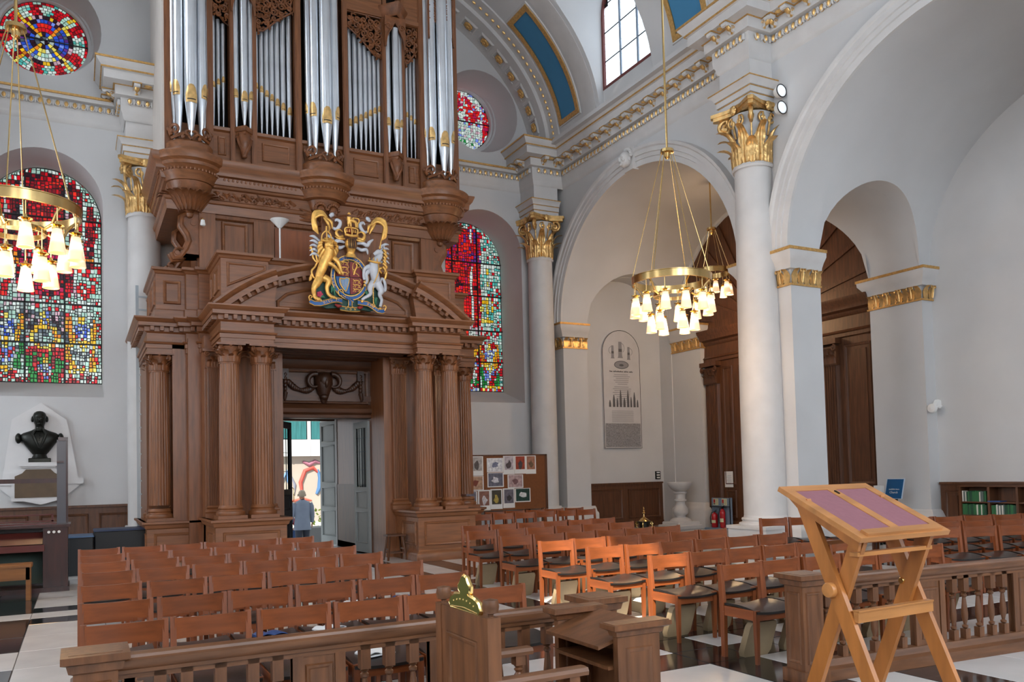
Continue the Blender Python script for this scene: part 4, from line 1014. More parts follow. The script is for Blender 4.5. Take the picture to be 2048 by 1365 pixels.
# tower bowls, cresting, corbels
def bowl(cx, kind):
    t = link('tower_corbel', None, ORG, (cx, 0, 0)); a0, a1 = -pi-.25, .25
    b = MB(); b.lathe([(.38, 7.42), (.46, 7.44), (.49, 7.50), (.52, 7.55), (.55, 7.60), (.53, 7.62), (.55, 7.66), (.60, 7.70), (.61, 7.76), (.67, 7.80), (.70, 7.90), (.69, 7.94), (.55, 7.97), (.50, 7.99), (.46, 8.02), (.44, 8.10), (.45, 8.18), (.42, 8.22), (.0, 8.24)], (0, .05, 0), 36, a0, a1); b.obj('bowl', OAKH, t)
    for i in range(26):
        a = a0+.2+(a1-a0-.4)*i/25; q = link('small_egg', OE, t, (.565*cos(a), .05+.565*sin(a), 7.615))
    b = MB()
    for s in (1, -1):      # pierced leaf cresting
        P = spiral((s*.28, -.24, 8.42), (s*.75, .65, 0), (0, 0, 1), .13, 1.3, 18, -pi*.3, 1, .15)
        b.tube(P, [.035-.0012*i for i in range(19)], 6)
        b.tube([(s*.40, .02, 8.22), (s*.43, .05, 8.45), (s*.42, .06, 8.62), (s*.43, .08, 8.74)], [.05, .045, .035, .012], 6)
        b.tube([(0, -.38, 8.22), (s*.10, -.37, 8.34), (s*.2, -.33, 8.30), (s*.34, -.2, 8.26)], [.03, .04, .035, .03], 6)
        for i in range(5): b.ell((s*(.15+.06*i), -.38+.06*i, 8.25+.05*i), (.04, .03, .045), 6, 4)
        b.tube([(s*.06, -.40, 8.28)]+[(s*(.06+.05*sin(q)), -.40, 8.33+.05*cos(q)) for q in (3, 2, 1, 0, -1)], .022, 5)
    b.obj('leaf_cresting', CARVE, t, sharp=1)
    b = MB()
    if kind == 'leaf':
        b.lathe([(.02, 6.80), (.05, 6.82), (.07, 6.88), (.05, 6.90), (.09, 6.93), (.18, 7.02), (.30, 7.15), (.38, 7.30), (.42, 7.42)], (0, -.0, 0), 24)
        b.obj('acanthus_corbel', CARVE, t)
        lm = leafmesh('carved_leaf', .17, .48, CARVE, .25, 0, 4, 7, .012)
        for k in range(13):
            a = a0+(a1-a0)*k/12; q = link('carved_leaf', lm, t); q.matrix_local = Matrix.Translation((.19*cos(a), .19*sin(a), 6.92)) @ Matrix.Rotation(a-pi/2, 4, 'Z') @ Matrix.Rotation(-.55, 4, 'X')
    else:
        b.lathe([(.0, 6.90), (.1, 6.94), (.2, 7.05), (.30, 7.25), (.36, 7.42)], (0, .05, 0), 20)
        for s in (1, -1):
            person_head(b, (s*.13, -.28, 7.16), .21, (s*.35, -.93, 0))
            for i in range(9): b.ell((s*.13+.11*cos(i*pi/8), -.27, 7.22+.11*sin(i*pi/8)), (.04, .06, .04), 6, 4)
            for i in range(4): b.tube([(s*.18, -.16, 7.1-.03*i), (s*.34, -.10, 7.16-.05*i), (s*.52, -.07, 7.24-.08*i)], [.04, .045, .012], 6)
        for i in range(7): b.tube([(-.1+.035*i, -.3, 7.02), (-.12+.04*i, -.26, 6.93), (-.05+.016*i, -.16, 6.86)], [.02, .025, .01], 5)
        b.obj('carved_cherub_heads', CARVE, t, sharp=1)
bowl(-2.64, 'leaf'); bowl(0, 'cherub'); bowl(2.64, 'leaf')
for s in (1, -1):      # pointed little towers: console and shelf
    t = link('small_tower', None, ORG, (s*1.61, 0, 0))
    b = MB(); b.plate([(-.27, .06), (0, -.24), (.27, .06)], [], lambda u, v, d: (u, v, d), 8.64, 8.74); b.plate([(-.24, .06), (0, -.20), (.24, .06)], [], lambda u, v, d: (u, v, d), 8.58, 8.64); b.obj('shelf', OAKH, t)
    b = MB(); b.tube([(0, .0, 8.60), (0, -.07, 8.50), (0, -.10, 8.38), (0, -.05, 8.24), (0, -.02, 8.14)], [.14, .13, .10, .07, .05], 10)
    for q in (1, -1): b.tube([(q*.12, -.05, 8.56), (q*.10, -.12, 8.40), (q*.04, -.12, 8.25), (0, -.08, 8.12)], [.045, .04, .035, .02], 6); b.tube(spiral((q*.1, -.09, 8.50), (q, 0, 0), (0, 0, 1), .06, 1.1, 10, 0), .02, 5)
    b.ell((0, -.08, 8.15), (.06, .05, .035), 8, 5); b.obj('leaf_console', CARVE, t, sharp=1)
    b = MB()
    b.plate([(-.24, 11.75), (.24, 11.75), (.24, 11.05), (.19, 11.25), (.07, 11.50), (0, 11.62), (-.07, 11.50), (-.19, 11.25), (-.24, 11.05)], [], fXZ, -.17, -.12)
    for q in (1, -1): b.tube(spiral((q*.15, -.18, 11.52), (q, 0, 0), (0, 0, 1), .08, 1.3, 12, 0), .02, 5); b.tube([(q*.23, -.17, 11.05), (q*.19, -.18, 11.3), (q*.05, -.19, 11.55)], .018, 5)
    b.run([(-.3, .05), (0, -.28), (.3, .05)], [(0, 11.74), (.03, 11.76), (.05, 11.86), (.09, 11.95), (.09, 12.0), (0, 12.01)]); b.obj('pipe_shade', CARVE, t, sharp=.9)
def shade(pts, name, x, y=.02):    # pierced fretwork shade: rim plus scrolls
    b = MB(); k = len(pts); loop = [Vector((p[0], 0, p[1])) for p in pts]
    b.tube(loop, .022, 5, closed=True)
    xs = [p[0] for p in pts]; zs = [p[1] for p in pts]
    def inside(px, pz):
        c = False
        for i in range(k):
            (x1, z1), (x2, z2) = pts[i], pts[i-1]
            if (z1 > pz) != (z2 > pz) and px < (x2-x1)*(pz-z1)/(z2-z1)+x1: c = not c
        return c
    step = .155; i = 0; z = min(zs)+.07
    while z < max(zs)-.03:
        px = min(xs)+.07+(i % 2)*.06
        while px < max(xs)-.03:
            if inside(px, z):
                r = .085 if all(inside(px+q*.08, z+w2*.08) for q in (1, -1) for w2 in (1, -1)) else .055
                b.tube(spiral((px, -.01, z), (1 if i % 2 else -1, 0, 0), (0, 0, 1), r, 1.5, 16, i*.7), [.021]*11+[.017]*6, 5)
                for q in range(3): a = q*2.1+i; b.tube([(px+r*cos(a), -.005, z+r*sin(a)), (px+(r+.05)*cos(a+.5), -.01, z+(r+.05)*sin(a+.5)), (px+(r+.09)*cos(a+.3), 0, z+(r+.09)*sin(a+.3))], [.012, .026, .006], 4)
            px += step; i += 1
        z += step*.9; i += 1
    return b.obj(name, CARVE, ORG, (x, y, 0), sharp=1)
for s in (1, -1):
    shade([(-x, z) for x, z in ((1.35, 11.75), (1.35, 10.84), (1.2, 10.88), (1.05, 11.02), (.9, 11.18), (.74, 11.30), (.57, 11.42), (.57, 11.75))] if s < 0 else [(1.35, 11.75), (1.35, 10.84), (1.2, 10.88), (1.05, 11.02), (.9, 11.18), (.74, 11.30), (.57, 11.42), (.57, 11.75)], 'pipe_shade', 0)
    shade([(s*x, z) for x, z in ((1.86, 11.7), (1.86, 10.82), (1.97, 10.9), (2.08, 11.05), (2.19, 11.2), (2.19, 11.7))], 'pipe_shade', 0)
    b = MB(); a, c = sorted((s*.56, s*1.36)); b.box(a, c, -.04, .1, 11.75, 12.6); a, c = sorted((s*1.86, s*2.2)); b.box(a, c, -.04, .1, 11.7, 12.6); b.run([(a-.0, -.04), (c, -.04)], [(0, 11.70), (.04, 11.72), (.05, 11.8), (0, 11.82)]); b.obj('case_head', OAKH, ORG)
    shade([(s*x, z) for x, z in ((2.36, 12.4), (2.36, 11.38), (2.42, 11.5), (2.5, 11.9), (2.62, 12.4))], 'pipe_shade', 0, -.28); shade([(s*x, z) for x, z in ((2.95, 12.4), (2.95, 11.3), (2.9, 11.5), (2.8, 11.9), (2.68, 12.4))], 'pipe_shade', 0, -.28)
# ================================================================= chairs
ORD = ['first', 'second', 'third', 'fourth', 'fifth', 'sixth', 'seventh', 'eighth']
def make_chair():
    t = thing('stacking_chair', (0, 0, 0), 'x', 'chair')
    for q in (1, -1):
        b = MB(); b.bar((q*.232, .0, 0), (q*.232, -.005, .40), .036, .042, (0, 1, 0), .038, .052); b.bar((q*.232, -.005, .40), (q*.232, .025, .81), .038, .052, (0, 1, 0), .036, .040)
        b.obj('leg', CHAIRV, t)
        b = MB(); b.bar((q*.222, -.392, 0), (q*.222, -.395, .455), .028, .030, (0, 1, 0), .045, .042); b.obj('leg', CHAIRV, t)
    b = MB(); b.sheet(lambda u, v: (((u-.5)*.45, .018+.045*(1-(2*u-1)**2)-.012, .668+.132*v-.010*(1-(2*u-1)**2)*v+.004*v), (0, 1, 0)), 8, 2, .018); b.obj('backrest', CHAIRH, t)
    b = MB(); n = 8
    def dip(u): return .452-.022*(1-(2*u-1)**2)
    v = []
    for i in range(n+1):
        u = i/n; x = -.205+.41*u
        for y in (-.405, -.378): v += [(x, y, .365), (x, y, dip(u))]
    b.add(v, [(i*4, i*4+4, i*4+5, i*4+1) for i in range(n)]+[(i*4+2, i*4+3, i*4+7, i*4+6) for i in range(n)]+[(i*4+1, i*4+5, i*4+7, i*4+3) for i in range(n)]+[(i*4, i*4+2, i*4+6, i*4+4) for i in range(n)])
    b.obj('seat_rail', CHAIRH, t)
    for q in (1, -1):
        b = MB(); b.box(q*.232-.014, q*.232+.014, -.385, -.02, .37, .455); b.obj('seat_rail', mat('chair_beech_depth', '8c4a26', .35, var=.22, vs=2.5, st=(8, .8, 8), rnd=.12, coat=.15), t)
    b = MB(); b.box(-.215, .215, -.012, .012, .37, .44); b.obj('seat_rail', CHAIRH, t)
    def seat(u, v):
        x = -.238+.476*u; y = -.425+.42*v
        z = .468-.024*(1-(2*u-1)**2)*(.6+.4*v)-.010*(1-v)**3*3+.006*sin(pi*v)
        return (x, y, z), (0, 0, 1)
    b = MB(); b.sheet(seat, 10, 7, .020); b.obj('seat', LEATHER, t, sharp=.9)
    return t
CH0 = make_chair(); used = False
CHAIRS = []
def chair(x, y, rz, label, group):
    global used
    if not used: used = True; CH0.location = (x, y, 0); CH0.rotation_euler = (0, 0, rz); tag(CH0, label, None, group); c = CH0
    else: c = dup(CH0, (x, y, 0), rz, label, group)
    CHAIRS.append(c); return c
JT = lambda s: random.uniform(-s, s)
LY = [5.71, 6.79, 7.93, 9.10, 10.18, 11.24, 12.32]
for r, y in enumerate(LY):
    for i in range(6):
        chair(.26+.52*i+JT(.012), y+JT(.02)+.01*i*(r in (3,)), JT(.015), 'wooden chair, %s from the left in the %s row behind the near left rail' % (ORD[i], ORD[r]), 'chairs of the left block')
RY = [(5.70, 5.05), (6.77, 5.08), (7.93, 5.10), (9.07, 5.12), (10.10, 5.10), (11.43, 5.20), (12.65, 5.68)]
for r, (y, x0) in enumerate(RY):
    for i in range(6):
        chair(x0+.26+.52*i+JT(.012), y+JT(.02), JT(.015), 'wooden chair, %s from the aisle in the %s row of the right block' % (ORD[i], ORD[r]), 'chairs of the right block')
for r, (y, x0, n) in enumerate(((15.92, 7.35, 6), (16.78, 8.10, 5))):
    for i in range(n): chair(x0+.26+.53*i, y+JT(.03), JT(.02), 'wooden chair, %s from the left in the %s row below the picture board' % (ORD[i], ('nearer', 'farther')[r]), 'chairs below the picture board')
AR = -.315; dx_, dy_ = cos(AR), sin(AR)
for r, (n_, t0, k) in enumerate(((9.84, 7.20, 6), (10.83, 7.44, 6), (11.88, 8.30, 5), (12.98, 6.40, 5))):
    for i in range(k):
        t_ = t0+.53*(i+.5); nn = n_
        x = dx_*t_-dy_*nn; y = dy_*t_+dx_*nn
        if x < 15.3: chair(x, y, AR+JT(.02), 'wooden chair, %s along the %s slanting row behind the lectern' % (ORD[i], ORD[r]), 'slanting chairs in the side aisle')
chair(2.62, 15.72, .2, 'wooden chair tucked beside the left pedestal of the oak screen', None)
# kneelers leaning under the right-hand chairs
KN = mat('kneeler_hide', 'a08b6c', .55, var=.15, vs=3, bump=.15, bs=14)
b = MB()
def kn(u, v): return (-.15+.30*u+(.02*(v-.5)), -.02+.11*v, .004+.34*v), (0, .95, -.3)
b.sheet(lambda u, v: ((-.145+.29*u)*(1-.06*v), .12-.17*v+.0*u, .02+.31*v), 1, 1, .06) if False else None
P8 = [(-.13, .0), (.13, .0), (.155, .05), (.15, .30), (.13, .34), (-.13, .34), (-.15, .30), (-.155, .05)]
b.plate(P8, [], lambda u, v, d: (u, d-.36*v, v*.94), -.035, .035); KM = b.mesh('kneeler', KN)
for r, (y, x0) in enumerate(RY[:6]):
    for i in range(6 if r < 3 else 5):
        link('kneeler', KM, None, (x0+.26+.52*i+JT(.02), y-.10+JT(.02), 0), JT(.06), 'buff hide kneeler leaning under the %s chair in the %s row of the right block' % (ORD[i], ORD[r]), 'kneeler', 'kneelers of the right block')
# sheets and books left on seats
BK = [mat('blue_cover', '2f4f86', .5), mat('white_booklet', 'dedfe4', .6), mat('grey_cover', '8f969c', .6)]
sheets = [(1.80, 5.50, 1, .3, 'left open on the front row'), (2.33, 5.50, 1, -.2, 'pale, on the fifth front chair'), (1.78, 6.58, 1, .5, 'beside the second-row posts'), (2.35, 7.72, 1, .2, 'on the third row, near the middle'), (2.85, 7.75, 0, -.1, 'blue-covered, on the third row'), (.85, 7.7, 2, .1, 'grey, on the third row near the aisle end'), (2.35, 9.0, 0, .1, 'blue, lying on the fourth row'), (2.85, 11.05, 1, .15, 'on the sixth row'), (2.36, 10.0, 1, -.1, 'on the fifth row'), (1.32, 6.6, 0, .2, 'blue, on the second row')]
for x, y, c, rz, d in sheets:
    t = thing('service_booklet', (x, y, .468), ('%s service booklet %s of the left block' % (('blue', 'white', 'grey')[c], d)), 'booklet', None, rz)
    b = MB(); b.box(-.11, .11, -.08, .08, .0, .004); b.sheet(lambda u, v: ((-.11+.11*u, -.08+.16*v, .008+.018*sin(pi*u)), (0, 0, 1)), 4, 1, .006); b.sheet(lambda u, v: ((.11*u, -.08+.16*v, .008+.012*sin(pi*u)), (0, 0, 1)), 4, 1, .005); b.obj('pages', WHITEP if c else BK[0], t)
    b = MB(); b.box(-.114, .114, -.084, .084, -.003, .001); b.obj('cover', BK[c], t)
# ================================================================= altar rails
BALM = MB(); BALM.box(-.028, .028, -.028, .028, .155, .24); BALM.box(-.03, .03, -.03, .03, .56, .71)
BALM.lathe([(.012, .24), (.024, .25), (.026, .265), (.012, .275), (.016, .29), (.026, .33), (.028, .37), (.022, .43), (.016, .49), (.014, .505), (.024, .515), (.025, .53), (.014, .54), (.026, .55), (.012, .56)], n=12)
BALM = BALM.mesh('baluster', RAILV)
def altar_rail(x0, y0, L_, rz, posts, label, panels, bal):
    t = thing('altar_rail', (x0, y0, 0), label, 'rail', None, rz)
    b = MB(); P = [(0, 0), (L_, 0)]
    prof = [(0, .705), (.045, .705), (.05, .725), (.065, .735), (.075, .755), (.075, .775), (.055, .785), (.05, .80), (0, .805)]
    b.run(P, prof); b.run(P[::-1], prof); b.obj('handrail', RAILM, t)
    b = MB(); b.box(0, L_, -.03, .03, .675, .71); b.obj('top_beam', RAILM, t)
    b = MB(); b.run(P, [(0, 0), (.10, 0), (.10, .085), (.06, .105), (.045, .155), (0, .155)]); b.run(P[::-1], [(0, 0), (.10, 0), (.10, .085), (.06, .105), (.045, .155), (0, .155)]); b.obj('base_beam', RAILM, t)
    for x in posts:
        b = MB(); b.box(x-.10, x+.10, -.10, .10, 0, .76); b.box(x-.125, x+.125, -.125, .125, 0, .10)
        b.run([(x-.1, -.1), (x+.1, -.1), (x+.1, .1), (x-.1, .1)], [(0, .74), (.02, .75), (.03, .79), (.055, .80), (.055, .835), (0, .84)], closed=True); b.box(x-.12, x+.12, -.12, .12, .81, .84)
        pframe(b, rect(x-.07, x+.07, .15, .70), front(-.1), .025, .012); pframe(b, [(-.07, .15), (.07, .15), (.07, .70), (-.07, .70)], lambda u, v, d, x=x: (x-.1-d, -u, v), .025, .012)
        b.obj('newel_post', RAILV, t)
    for xa, xb in panels:
        b = MB(); b.box(xa, xb, -.022, .022, .155, .68); b.box(xa, xa+.06, -.032, .032, .155, .68); b.box(xb-.06, xb, -.032, .032, .155, .68); pframe(b, rect(xa+.07, xb-.07, .2, .63), front(-.022), .03, .012); b.obj('rail_panel', RAILV, t)
    for x in bal: link('baluster', BALM, t, (x, 0, 0))
    return t
altar_rail(.08, 4.72, 3.10, 0, [0, 3.02], 'low oak altar rail on the left, running behind the carved armchair', [(.12, .19), (.98, 1.28), (1.80, 2.10)], [.30, .43, .60, .77, .90, 1.40, 1.55, 1.70, 2.28, 2.46, 2.63, 2.80])
altar_rail(5.02, 4.70, 4.3, -.085, [0, 4.3], 'low oak altar rail on the right, passing behind the lectern', [(1.15, 1.50), (2.35, 2.68), (3.5, 3.8)], [.22, .38, .54, .72, .90, 1.02, 1.62, 1.76, 1.93, 2.09, 2.24, 2.78, 2.95, 3.12, 3.3, 3.9, 4.05])
# ================================================================= prayer desk
t = thing('prayer_desk', (2.56, 3.72, 0), 'oak prayer desk with sloping top and open book shelf, in front of the rail gap', 'desk')
DW, DL = .34, .62
for y, nm in ((0, 'end_panel'), (DL, 'end_panel')):
    b = MB(); b.box(0, DW*.82, y-.022, y+.022, 0, .80)
    pframe(b, rect(.05, DW*.82-.05, .15, .72), front(y-.022), .03, .008)
    b.run([(0, y-.022), (DW*.82, y-.022), (DW*.82, y+.022), (0, y+.022)], [(0, .78), (.012, .785), (.02, .81), (.05, .825), (.05, .85), (0, .855)], closed=True); b.box(-.04, DW*.82+.04, y-.06, y+.06, .83, .855)
    b.obj(nm, RAILV, t)
b = MB(); b.add([(-.09, .03, .735), (.27, .03, .835), (.27, DL-.03, .835), (-.09, DL-.03, .735), (-.09, .03, .715), (.27, .03, .815), (.27, DL-.03, .815), (-.09, DL-.03, .715)], [(0, 1, 2, 3), (7, 6, 5, 4), (0, 4, 5, 1), (1, 5, 6, 2), (2, 6, 7, 3), (3, 7, 4, 0)]); b.obj('sloping_top', RAILM, t)
b = MB(); b.box(-.03, .25, .03, DL-.03, .60, .62); b.obj('book_shelf', RAILM, t)
b = MB(); b.box(.24, .262, .02, DL-.02, .05, .80); b.obj('front_panel', RAILV, t)
b = MB(); b.box(.0, .24, .03, DL-.03, .0, .06); b.obj('plinth', RAILM, t)
# ================================================================= carved armchair seen from behind its side
t = thing('carved_armchair', (1.75, 4.15, 0), 'oak armchair with panelled back, round finials and a green gilded crown-shaped crest', 'chair')
CW_ = .57
for y in (0, -CW_):
    b = MB(); b.box(-.035, .035, y-.035, y+.035, 0, .99); b.obj('back_post', RAILV, t)
    b = MB(); b.lathe([(.014, .99), (.014, 1.005), (.036, 1.012), (.042, 1.04), (.036, 1.072), (.0, 1.08)], (0, y, 0), 14); b.obj('finial', RAILM, t)
b = MB(); b.box(-.02, .02, -CW_+.03, -.03, .40, .94); b.box(-.03, .03, -CW_+.03, -.03, .86, .985); b.box(-.03, .03, -CW_+.03, -.03, .36, .46); b.box(-.0285, .0285, -.10, -.03, .41, .9); b.box(-.0285, .0285, -CW_+.03, -CW_+.10, .41, .9)
for q in (1, -1): pframe(b, rect(-CW_+.10, -.10, .46, .86), lambda u, v, d, q=q: (q*(.02+d), u, v), .035, .016)
b.obj('back_panel', RAILV, t)
b = MB(); GRN = mat('green_enamel', '5c5d22', .45, .3)
o_ = [(-.17, .985), (.17, .985), (.19, 1.02), (.17, 1.07), (.12, 1.10), (.05, 1.115), (.045, 1.13), (.065, 1.15), (.07, 1.19), (.045, 1.225), (.03, 1.26), (0, 1.275), (-.03, 1.26), (-.045, 1.225), (-.07, 1.19), (-.065, 1.15), (-.045, 1.13), (-.05, 1.115), (-.12, 1.10), (-.17, 1.07), (-.19, 1.02)]
o_ = [(u, .985+(v-.985)*.6) for u, v in o_]; b.plate(o_, [], lambda u, v, d: (d, u-CW_/2, v), -.012, .012); cr = b.obj('crest_board', GRN, t, label='green crest with gilded edge')
b = MB(); b.tube([(0, u-CW_/2, v) for u, v in o_], .013, 6, closed=True); b.tube([(0, -CW_/2-.16, .99), (0, -CW_/2, 1.0), (0, -CW_/2+.16, .99)], .014, 6)
for i in range(7): b.ell((-.012, -CW_/2-.12+.04*i, 1.04-.002*(i-3)**2), (.006, .006, .006), 6, 4)
b.obj('gilded_rim', BRASSB, cr)
b = MB(); b.box(-.02, .48, -CW_+.01, -.01, .38, .44, .01); b.obj('seat', RAILM, t)
for y in (-.0, -CW_):
    b = MB(); b.box(0, .50, y-.035, y+.035, .655, .69); b.run([(.0, y), (.52, y)], [(0, .65), (.04, .655), (.045, .675), (.035, .692), (0, .695)]); b.run([(.52, y), (.0, y)], [(0, .65), (.04, .655), (.045, .675), (.035, .692), (0, .695)]); b.obj('armrest', RAILM, t)
    b = MB(); b.box(.41, .48, y-.035, y+.035, 0, .42); b.box(.415, .475, y-.03, y+.03, .60, .66); b.lathe([(.025, .42), (.032, .435), (.018, .45), (.018, .46), (.035, .49), (.034, .53), (.016, .56), (.028, .575), (.018, .585), (.03, .60)], (.445, y, 0), 14); b.obj('leg', RAILV, t)
b = MB(); b.box(.0, .45, -.02, .02, .10, .14); b.box(0, .45, -CW_-.02, -CW_+.02, .10, .14); b.obj('stretcher', RAILM, t)
# ================================================================= folding lectern
t = thing('lectern', (3.58, 2.95, 0), 'honey oak folding lectern with crossed legs and a sloping desk of two mauve panels', 'lectern', None, .025)
LW, LD, LA = .75, .54, (1.56-1.295)
P3 = lambda u, v, d: (u, v*LD-d*.44, 1.295+LA*v+d*.9)      # desk plane
b = MB()
def slab(u0, u1, v0, v1, d0, d1): b.add([P3(u, v, d) for d in (d0, d1) for u, v in ((u0, v0), (u1, v0), (u1, v1), (u0, v1))], [(3, 2, 1, 0), (4, 5, 6, 7), (0, 1, 5, 4), (1, 2, 6, 5), (2, 3, 7, 6), (3, 0, 4, 7)])
slab(0, .07, 0, 1, -.028, 0); slab(LW-.07, LW, 0, 1, -.028, 0); slab(.07, LW-.07, 0, .12, -.028, 0); slab(.07, LW-.07, .90, 1, -.028, 0); slab(LW/2-.035, LW/2+.035, .12, .9, -.028, 0); slab(.06, LW-.06, .02, .10, .0, .016)
b.obj('desk_frame', LECTH, t)
FELT = mat('mauve_felt', '8a5a62', .85, var=.06, vs=30)
for u0, u1 in ((.07, LW/2-.035), (LW/2+.035, LW-.07)):
    b = MB(); slab(u0, u1, .12, .90, -.022, -.004); b.obj('felt_panel', FELT, t)
b = MB(); slab(LW/2-.006, LW/2+.006, .80, .86, 0, .006); b.obj('catch', IRON, t)
for x, nm in ((.06, 0), (LW-.06, 1)):
    sx = 1 if nm else -1
    b = MB(); b.bar((x, -.22, 0), (x, .43, 1.50), .030, .075, (1, 0, 0), .030, .085) if False else None
    A_, B_, C_, D_ = Vector((x-sx*.0, -.20, 0)), Vector((x, .42, 1.475)), Vector((x-sx*.035, .60, 0)), Vector((x-sx*.035, .08, 1.30))
    for p, q in ((A_, B_), (C_, D_)):
        b = MB(); b.bar(p, q, .085, .032, (1, 0, 0), .085, .032); b.obj('crossed_leg', LECT, t)
    b = MB(); b.lathe([(0, -.03), (.038, -.03), (.042, -.02), (.042, -.0), (0, .0)], (x+(-.016 if nm == 0 else .046), .24, 1.0), 20, ax='x') if nm == 0 else b.lathe([(0, -.06), (.016, -.06), (.02, -.052), (.02, -.03), (0, -.03)], (x, .24, 1.0), 14, ax='x')
    b.obj('pivot_boss', LECTH if nm == 0 else BRASSB, t)
b = MB(); b.box(.06, LW-.06, .085, .115, .84, .90); b.box(.06, LW-.06, .08, .12, .895, .905); b.obj('stretcher', LECTH, t)
b = MB(); b.bar((.06, .36, 1.24), (LW-.06, .36, 1.24), .03, .022); b.bar((.06, .10, 1.20), (LW-.06, .10, 1.20), .05, .022); b.obj('desk_support', LECTH, t)
b = MB(); b.add([P3(.03, .04, -.028), P3(.03, .96, -.028), (.03, .44, 1.44), (.03, .05, 1.22)]+[P3(.05, .04, -.028), P3(.05, .96, -.028), (.05, .44, 1.44), (.05, .05, 1.22)], [(0, 1, 2, 3), (7, 6, 5, 4), (0, 4, 5, 1), (1, 5, 6, 2), (2, 6, 7, 3), (3, 7, 4, 0)]); b.obj('desk_support', LECT, t)
# ================================================================= panelling, bookcase, oak wall of the side aisle
def dado(name, fn, u0, u1, top, npan, y0=0):
    b = MB(); b.plate(rect(u0, u1, 0, top-.03), [], fn, 0, .05); b.plate(rect(u0, u1, top-.05, top), [], fn, -.01, .09); b.plate(rect(u0, u1, 0, .16), [], fn, 0, .07)
    t = struct(b, name, OAKD)
    for i in range(npan):
        a = u0+(u1-u0)*i/npan; c = u0+(u1-u0)*(i+1)/npan
        b = MB(); pframe(b, rect(a+.10, c-.10, .26, top-.18), lambda u, v, d: fn(u, v, .05+d), .05, .03); b.plate(rect(a+.2, c-.2, .36, top-.28), [], fn, .05, .065); b.obj('panel', OAKD, t)
    return t
dado('baseboard_west', lambda u, v, d: (u, YW-d, v), -3.0, 1.42, 1.21, 4)
dado('baseboard_aisle_west', lambda u, v, d: (u, YW-d, v), 12.76, 15.50, 1.30, 2)
dado('baseboard_aisle', lambda u, v, d: (XO-d, u, v), 10.50, 11.08, 1.26, 1)
dado('baseboard_aisle_east', lambda u, v, d: (XO-d, u, v), 4.3, 8.2, 1.26, 4)
BC = thing('bookcase', (15.9, 9.4, 0), 'low oak bookcase of hymn books against the white aisle wall', 'bookcase')
b = MB(); b.box(-.0, .05, -1.2, 1.1, 0, 1.26); b.obj('back_board', OAKD, BC)
b = MB(); b.box(-.28, .05, -1.2, 1.12, 1.17, 1.24); b.box(-.32, .05, -1.2, 1.14, 1.235, 1.265); b.obj('top_board', OAKDH, BC)
for y in (1.08, .49, -.06, -.62, -1.18):
    b = MB(); b.box(-.28, .02, y-.022, y+.022, 0, 1.18); b.obj('upright', OAKD, BC)
for z in (.06, .34, .62, .88):
    b = MB(); b.box(-.26, .02, -1.18, 1.08, z-.025, z); b.obj('shelf', OAKDH, BC)
GB = [mat('green_binding', '2f6a3f', .5), mat('deep_green_binding', '1f4a33', .5), mat('pale_binding', 'cfcabf', .5), mat('grey_binding', '5f6a66', .5), mat('teal_binding', '1c7a86', .5)]
def books(y0, y1, z, seq, gname):
    y = y1; i = 0
    while y-.03 > y0:
        w_ = random.uniform(.022, .032); h = random.uniform(.19, .215); c = seq[i % len(seq)]; c = {'G': random.choice((0, 0, 1)), 'W': 2, 'S': 3, 'T': 4}[c]
        if ('bk', c) not in tmesh:
            b = MB(); b.box(-.15, 0, -.0125, .0125, 0, .205, .003); tmesh[('bk', c)] = b.mesh('hymn_book', GB[c])
        o = link('hymn_book', tmesh[('bk', c)], None, (15.80, y-w_/2, z), 0, '%s hymn book standing in the %s' % (('green-bound', 'dark green', 'white-spined', 'grey-spined', 'teal')[c], gname), 'book', '%s books in the %s' % (('green', 'dark green', 'white', 'grey', 'teal')[c], gname)); o.scale = (1, w_/.026, h/.205)
        y -= w_+.002; i += 1
books(9.93, 10.45, .88, 'WSWGGGGGGGGGWSSGG', 'top shelf of the near bookcase bay')
books(9.93, 10.45, .62, 'GGGGGGGGGGWGGWGG', 'second shelf of the near bookcase bay')
books(9.93, 10.45, .34, 'SWWSWGGGGGGGG', 'third shelf of the near bookcase bay')
books(9.37, 9.86, .62, 'GGGWSWSWSGGGGGGG', 'second shelf of the next bookcase bay'); books(9.37, 9.86, .34, 'TTTTTTTTTTTT', 'third shelf of the next bookcase bay')
t = thing('blue_folder', (15.72, 9.78, .88), 'blue folder lying flat on the bookcase top shelf', 'folder'); b = MB(); b.box(-.12, .1, -.12, .12, 0, .02); b.box(-.118, .098, -.118, .125, .003, .017); b.obj('cover', BK[0], t)
# oak wall with fluted pilasters, cornice and fan lunette
PT = link('wall_oak', None, None, kind='structure'); PX = 15.78
b = MB(); b.box(PX, XO+.1, 12.38, 18.06, 0, 5.75)
b.run([(PX, 18.05), (PX, 12.4)], [(0, 4.62), (.05, 4.64), (.05, 4.72), (.08, 4.74), (.02, 4.80), (0, 5.10), (.05, 5.14), (.07, 5.2), (.18, 5.24), (.2, 5.34), (.28, 5.42), (.30, 5.50), (0, 5.52)]); b.run([(PX, 18.05), (PX, 12.4)], [(0, .0), (.06, 0), (.06, .16), (.03, .2), (0, .22)]); b.obj('oak_boarding', OAKD, PT)
for (ya, yb) in ((12.45, 13.32), (14.0, 14.9), (15.0, 16.8), (16.9, 17.42), (12.45, 12.46)):
    if yb-ya < .1: continue
    for za, zb in ((.30, 1.05), (1.2, 4.45)):
        b = MB(); pframe(b, rect(-yb+.06, -ya-.06, za, zb), lambda u, v, d: (PX-d, -u, v), .07, .035); b.box(PX-.018, PX, ya+.2, yb-.2, za+.14, zb-.14); b.obj('panel', OAKD, PT)
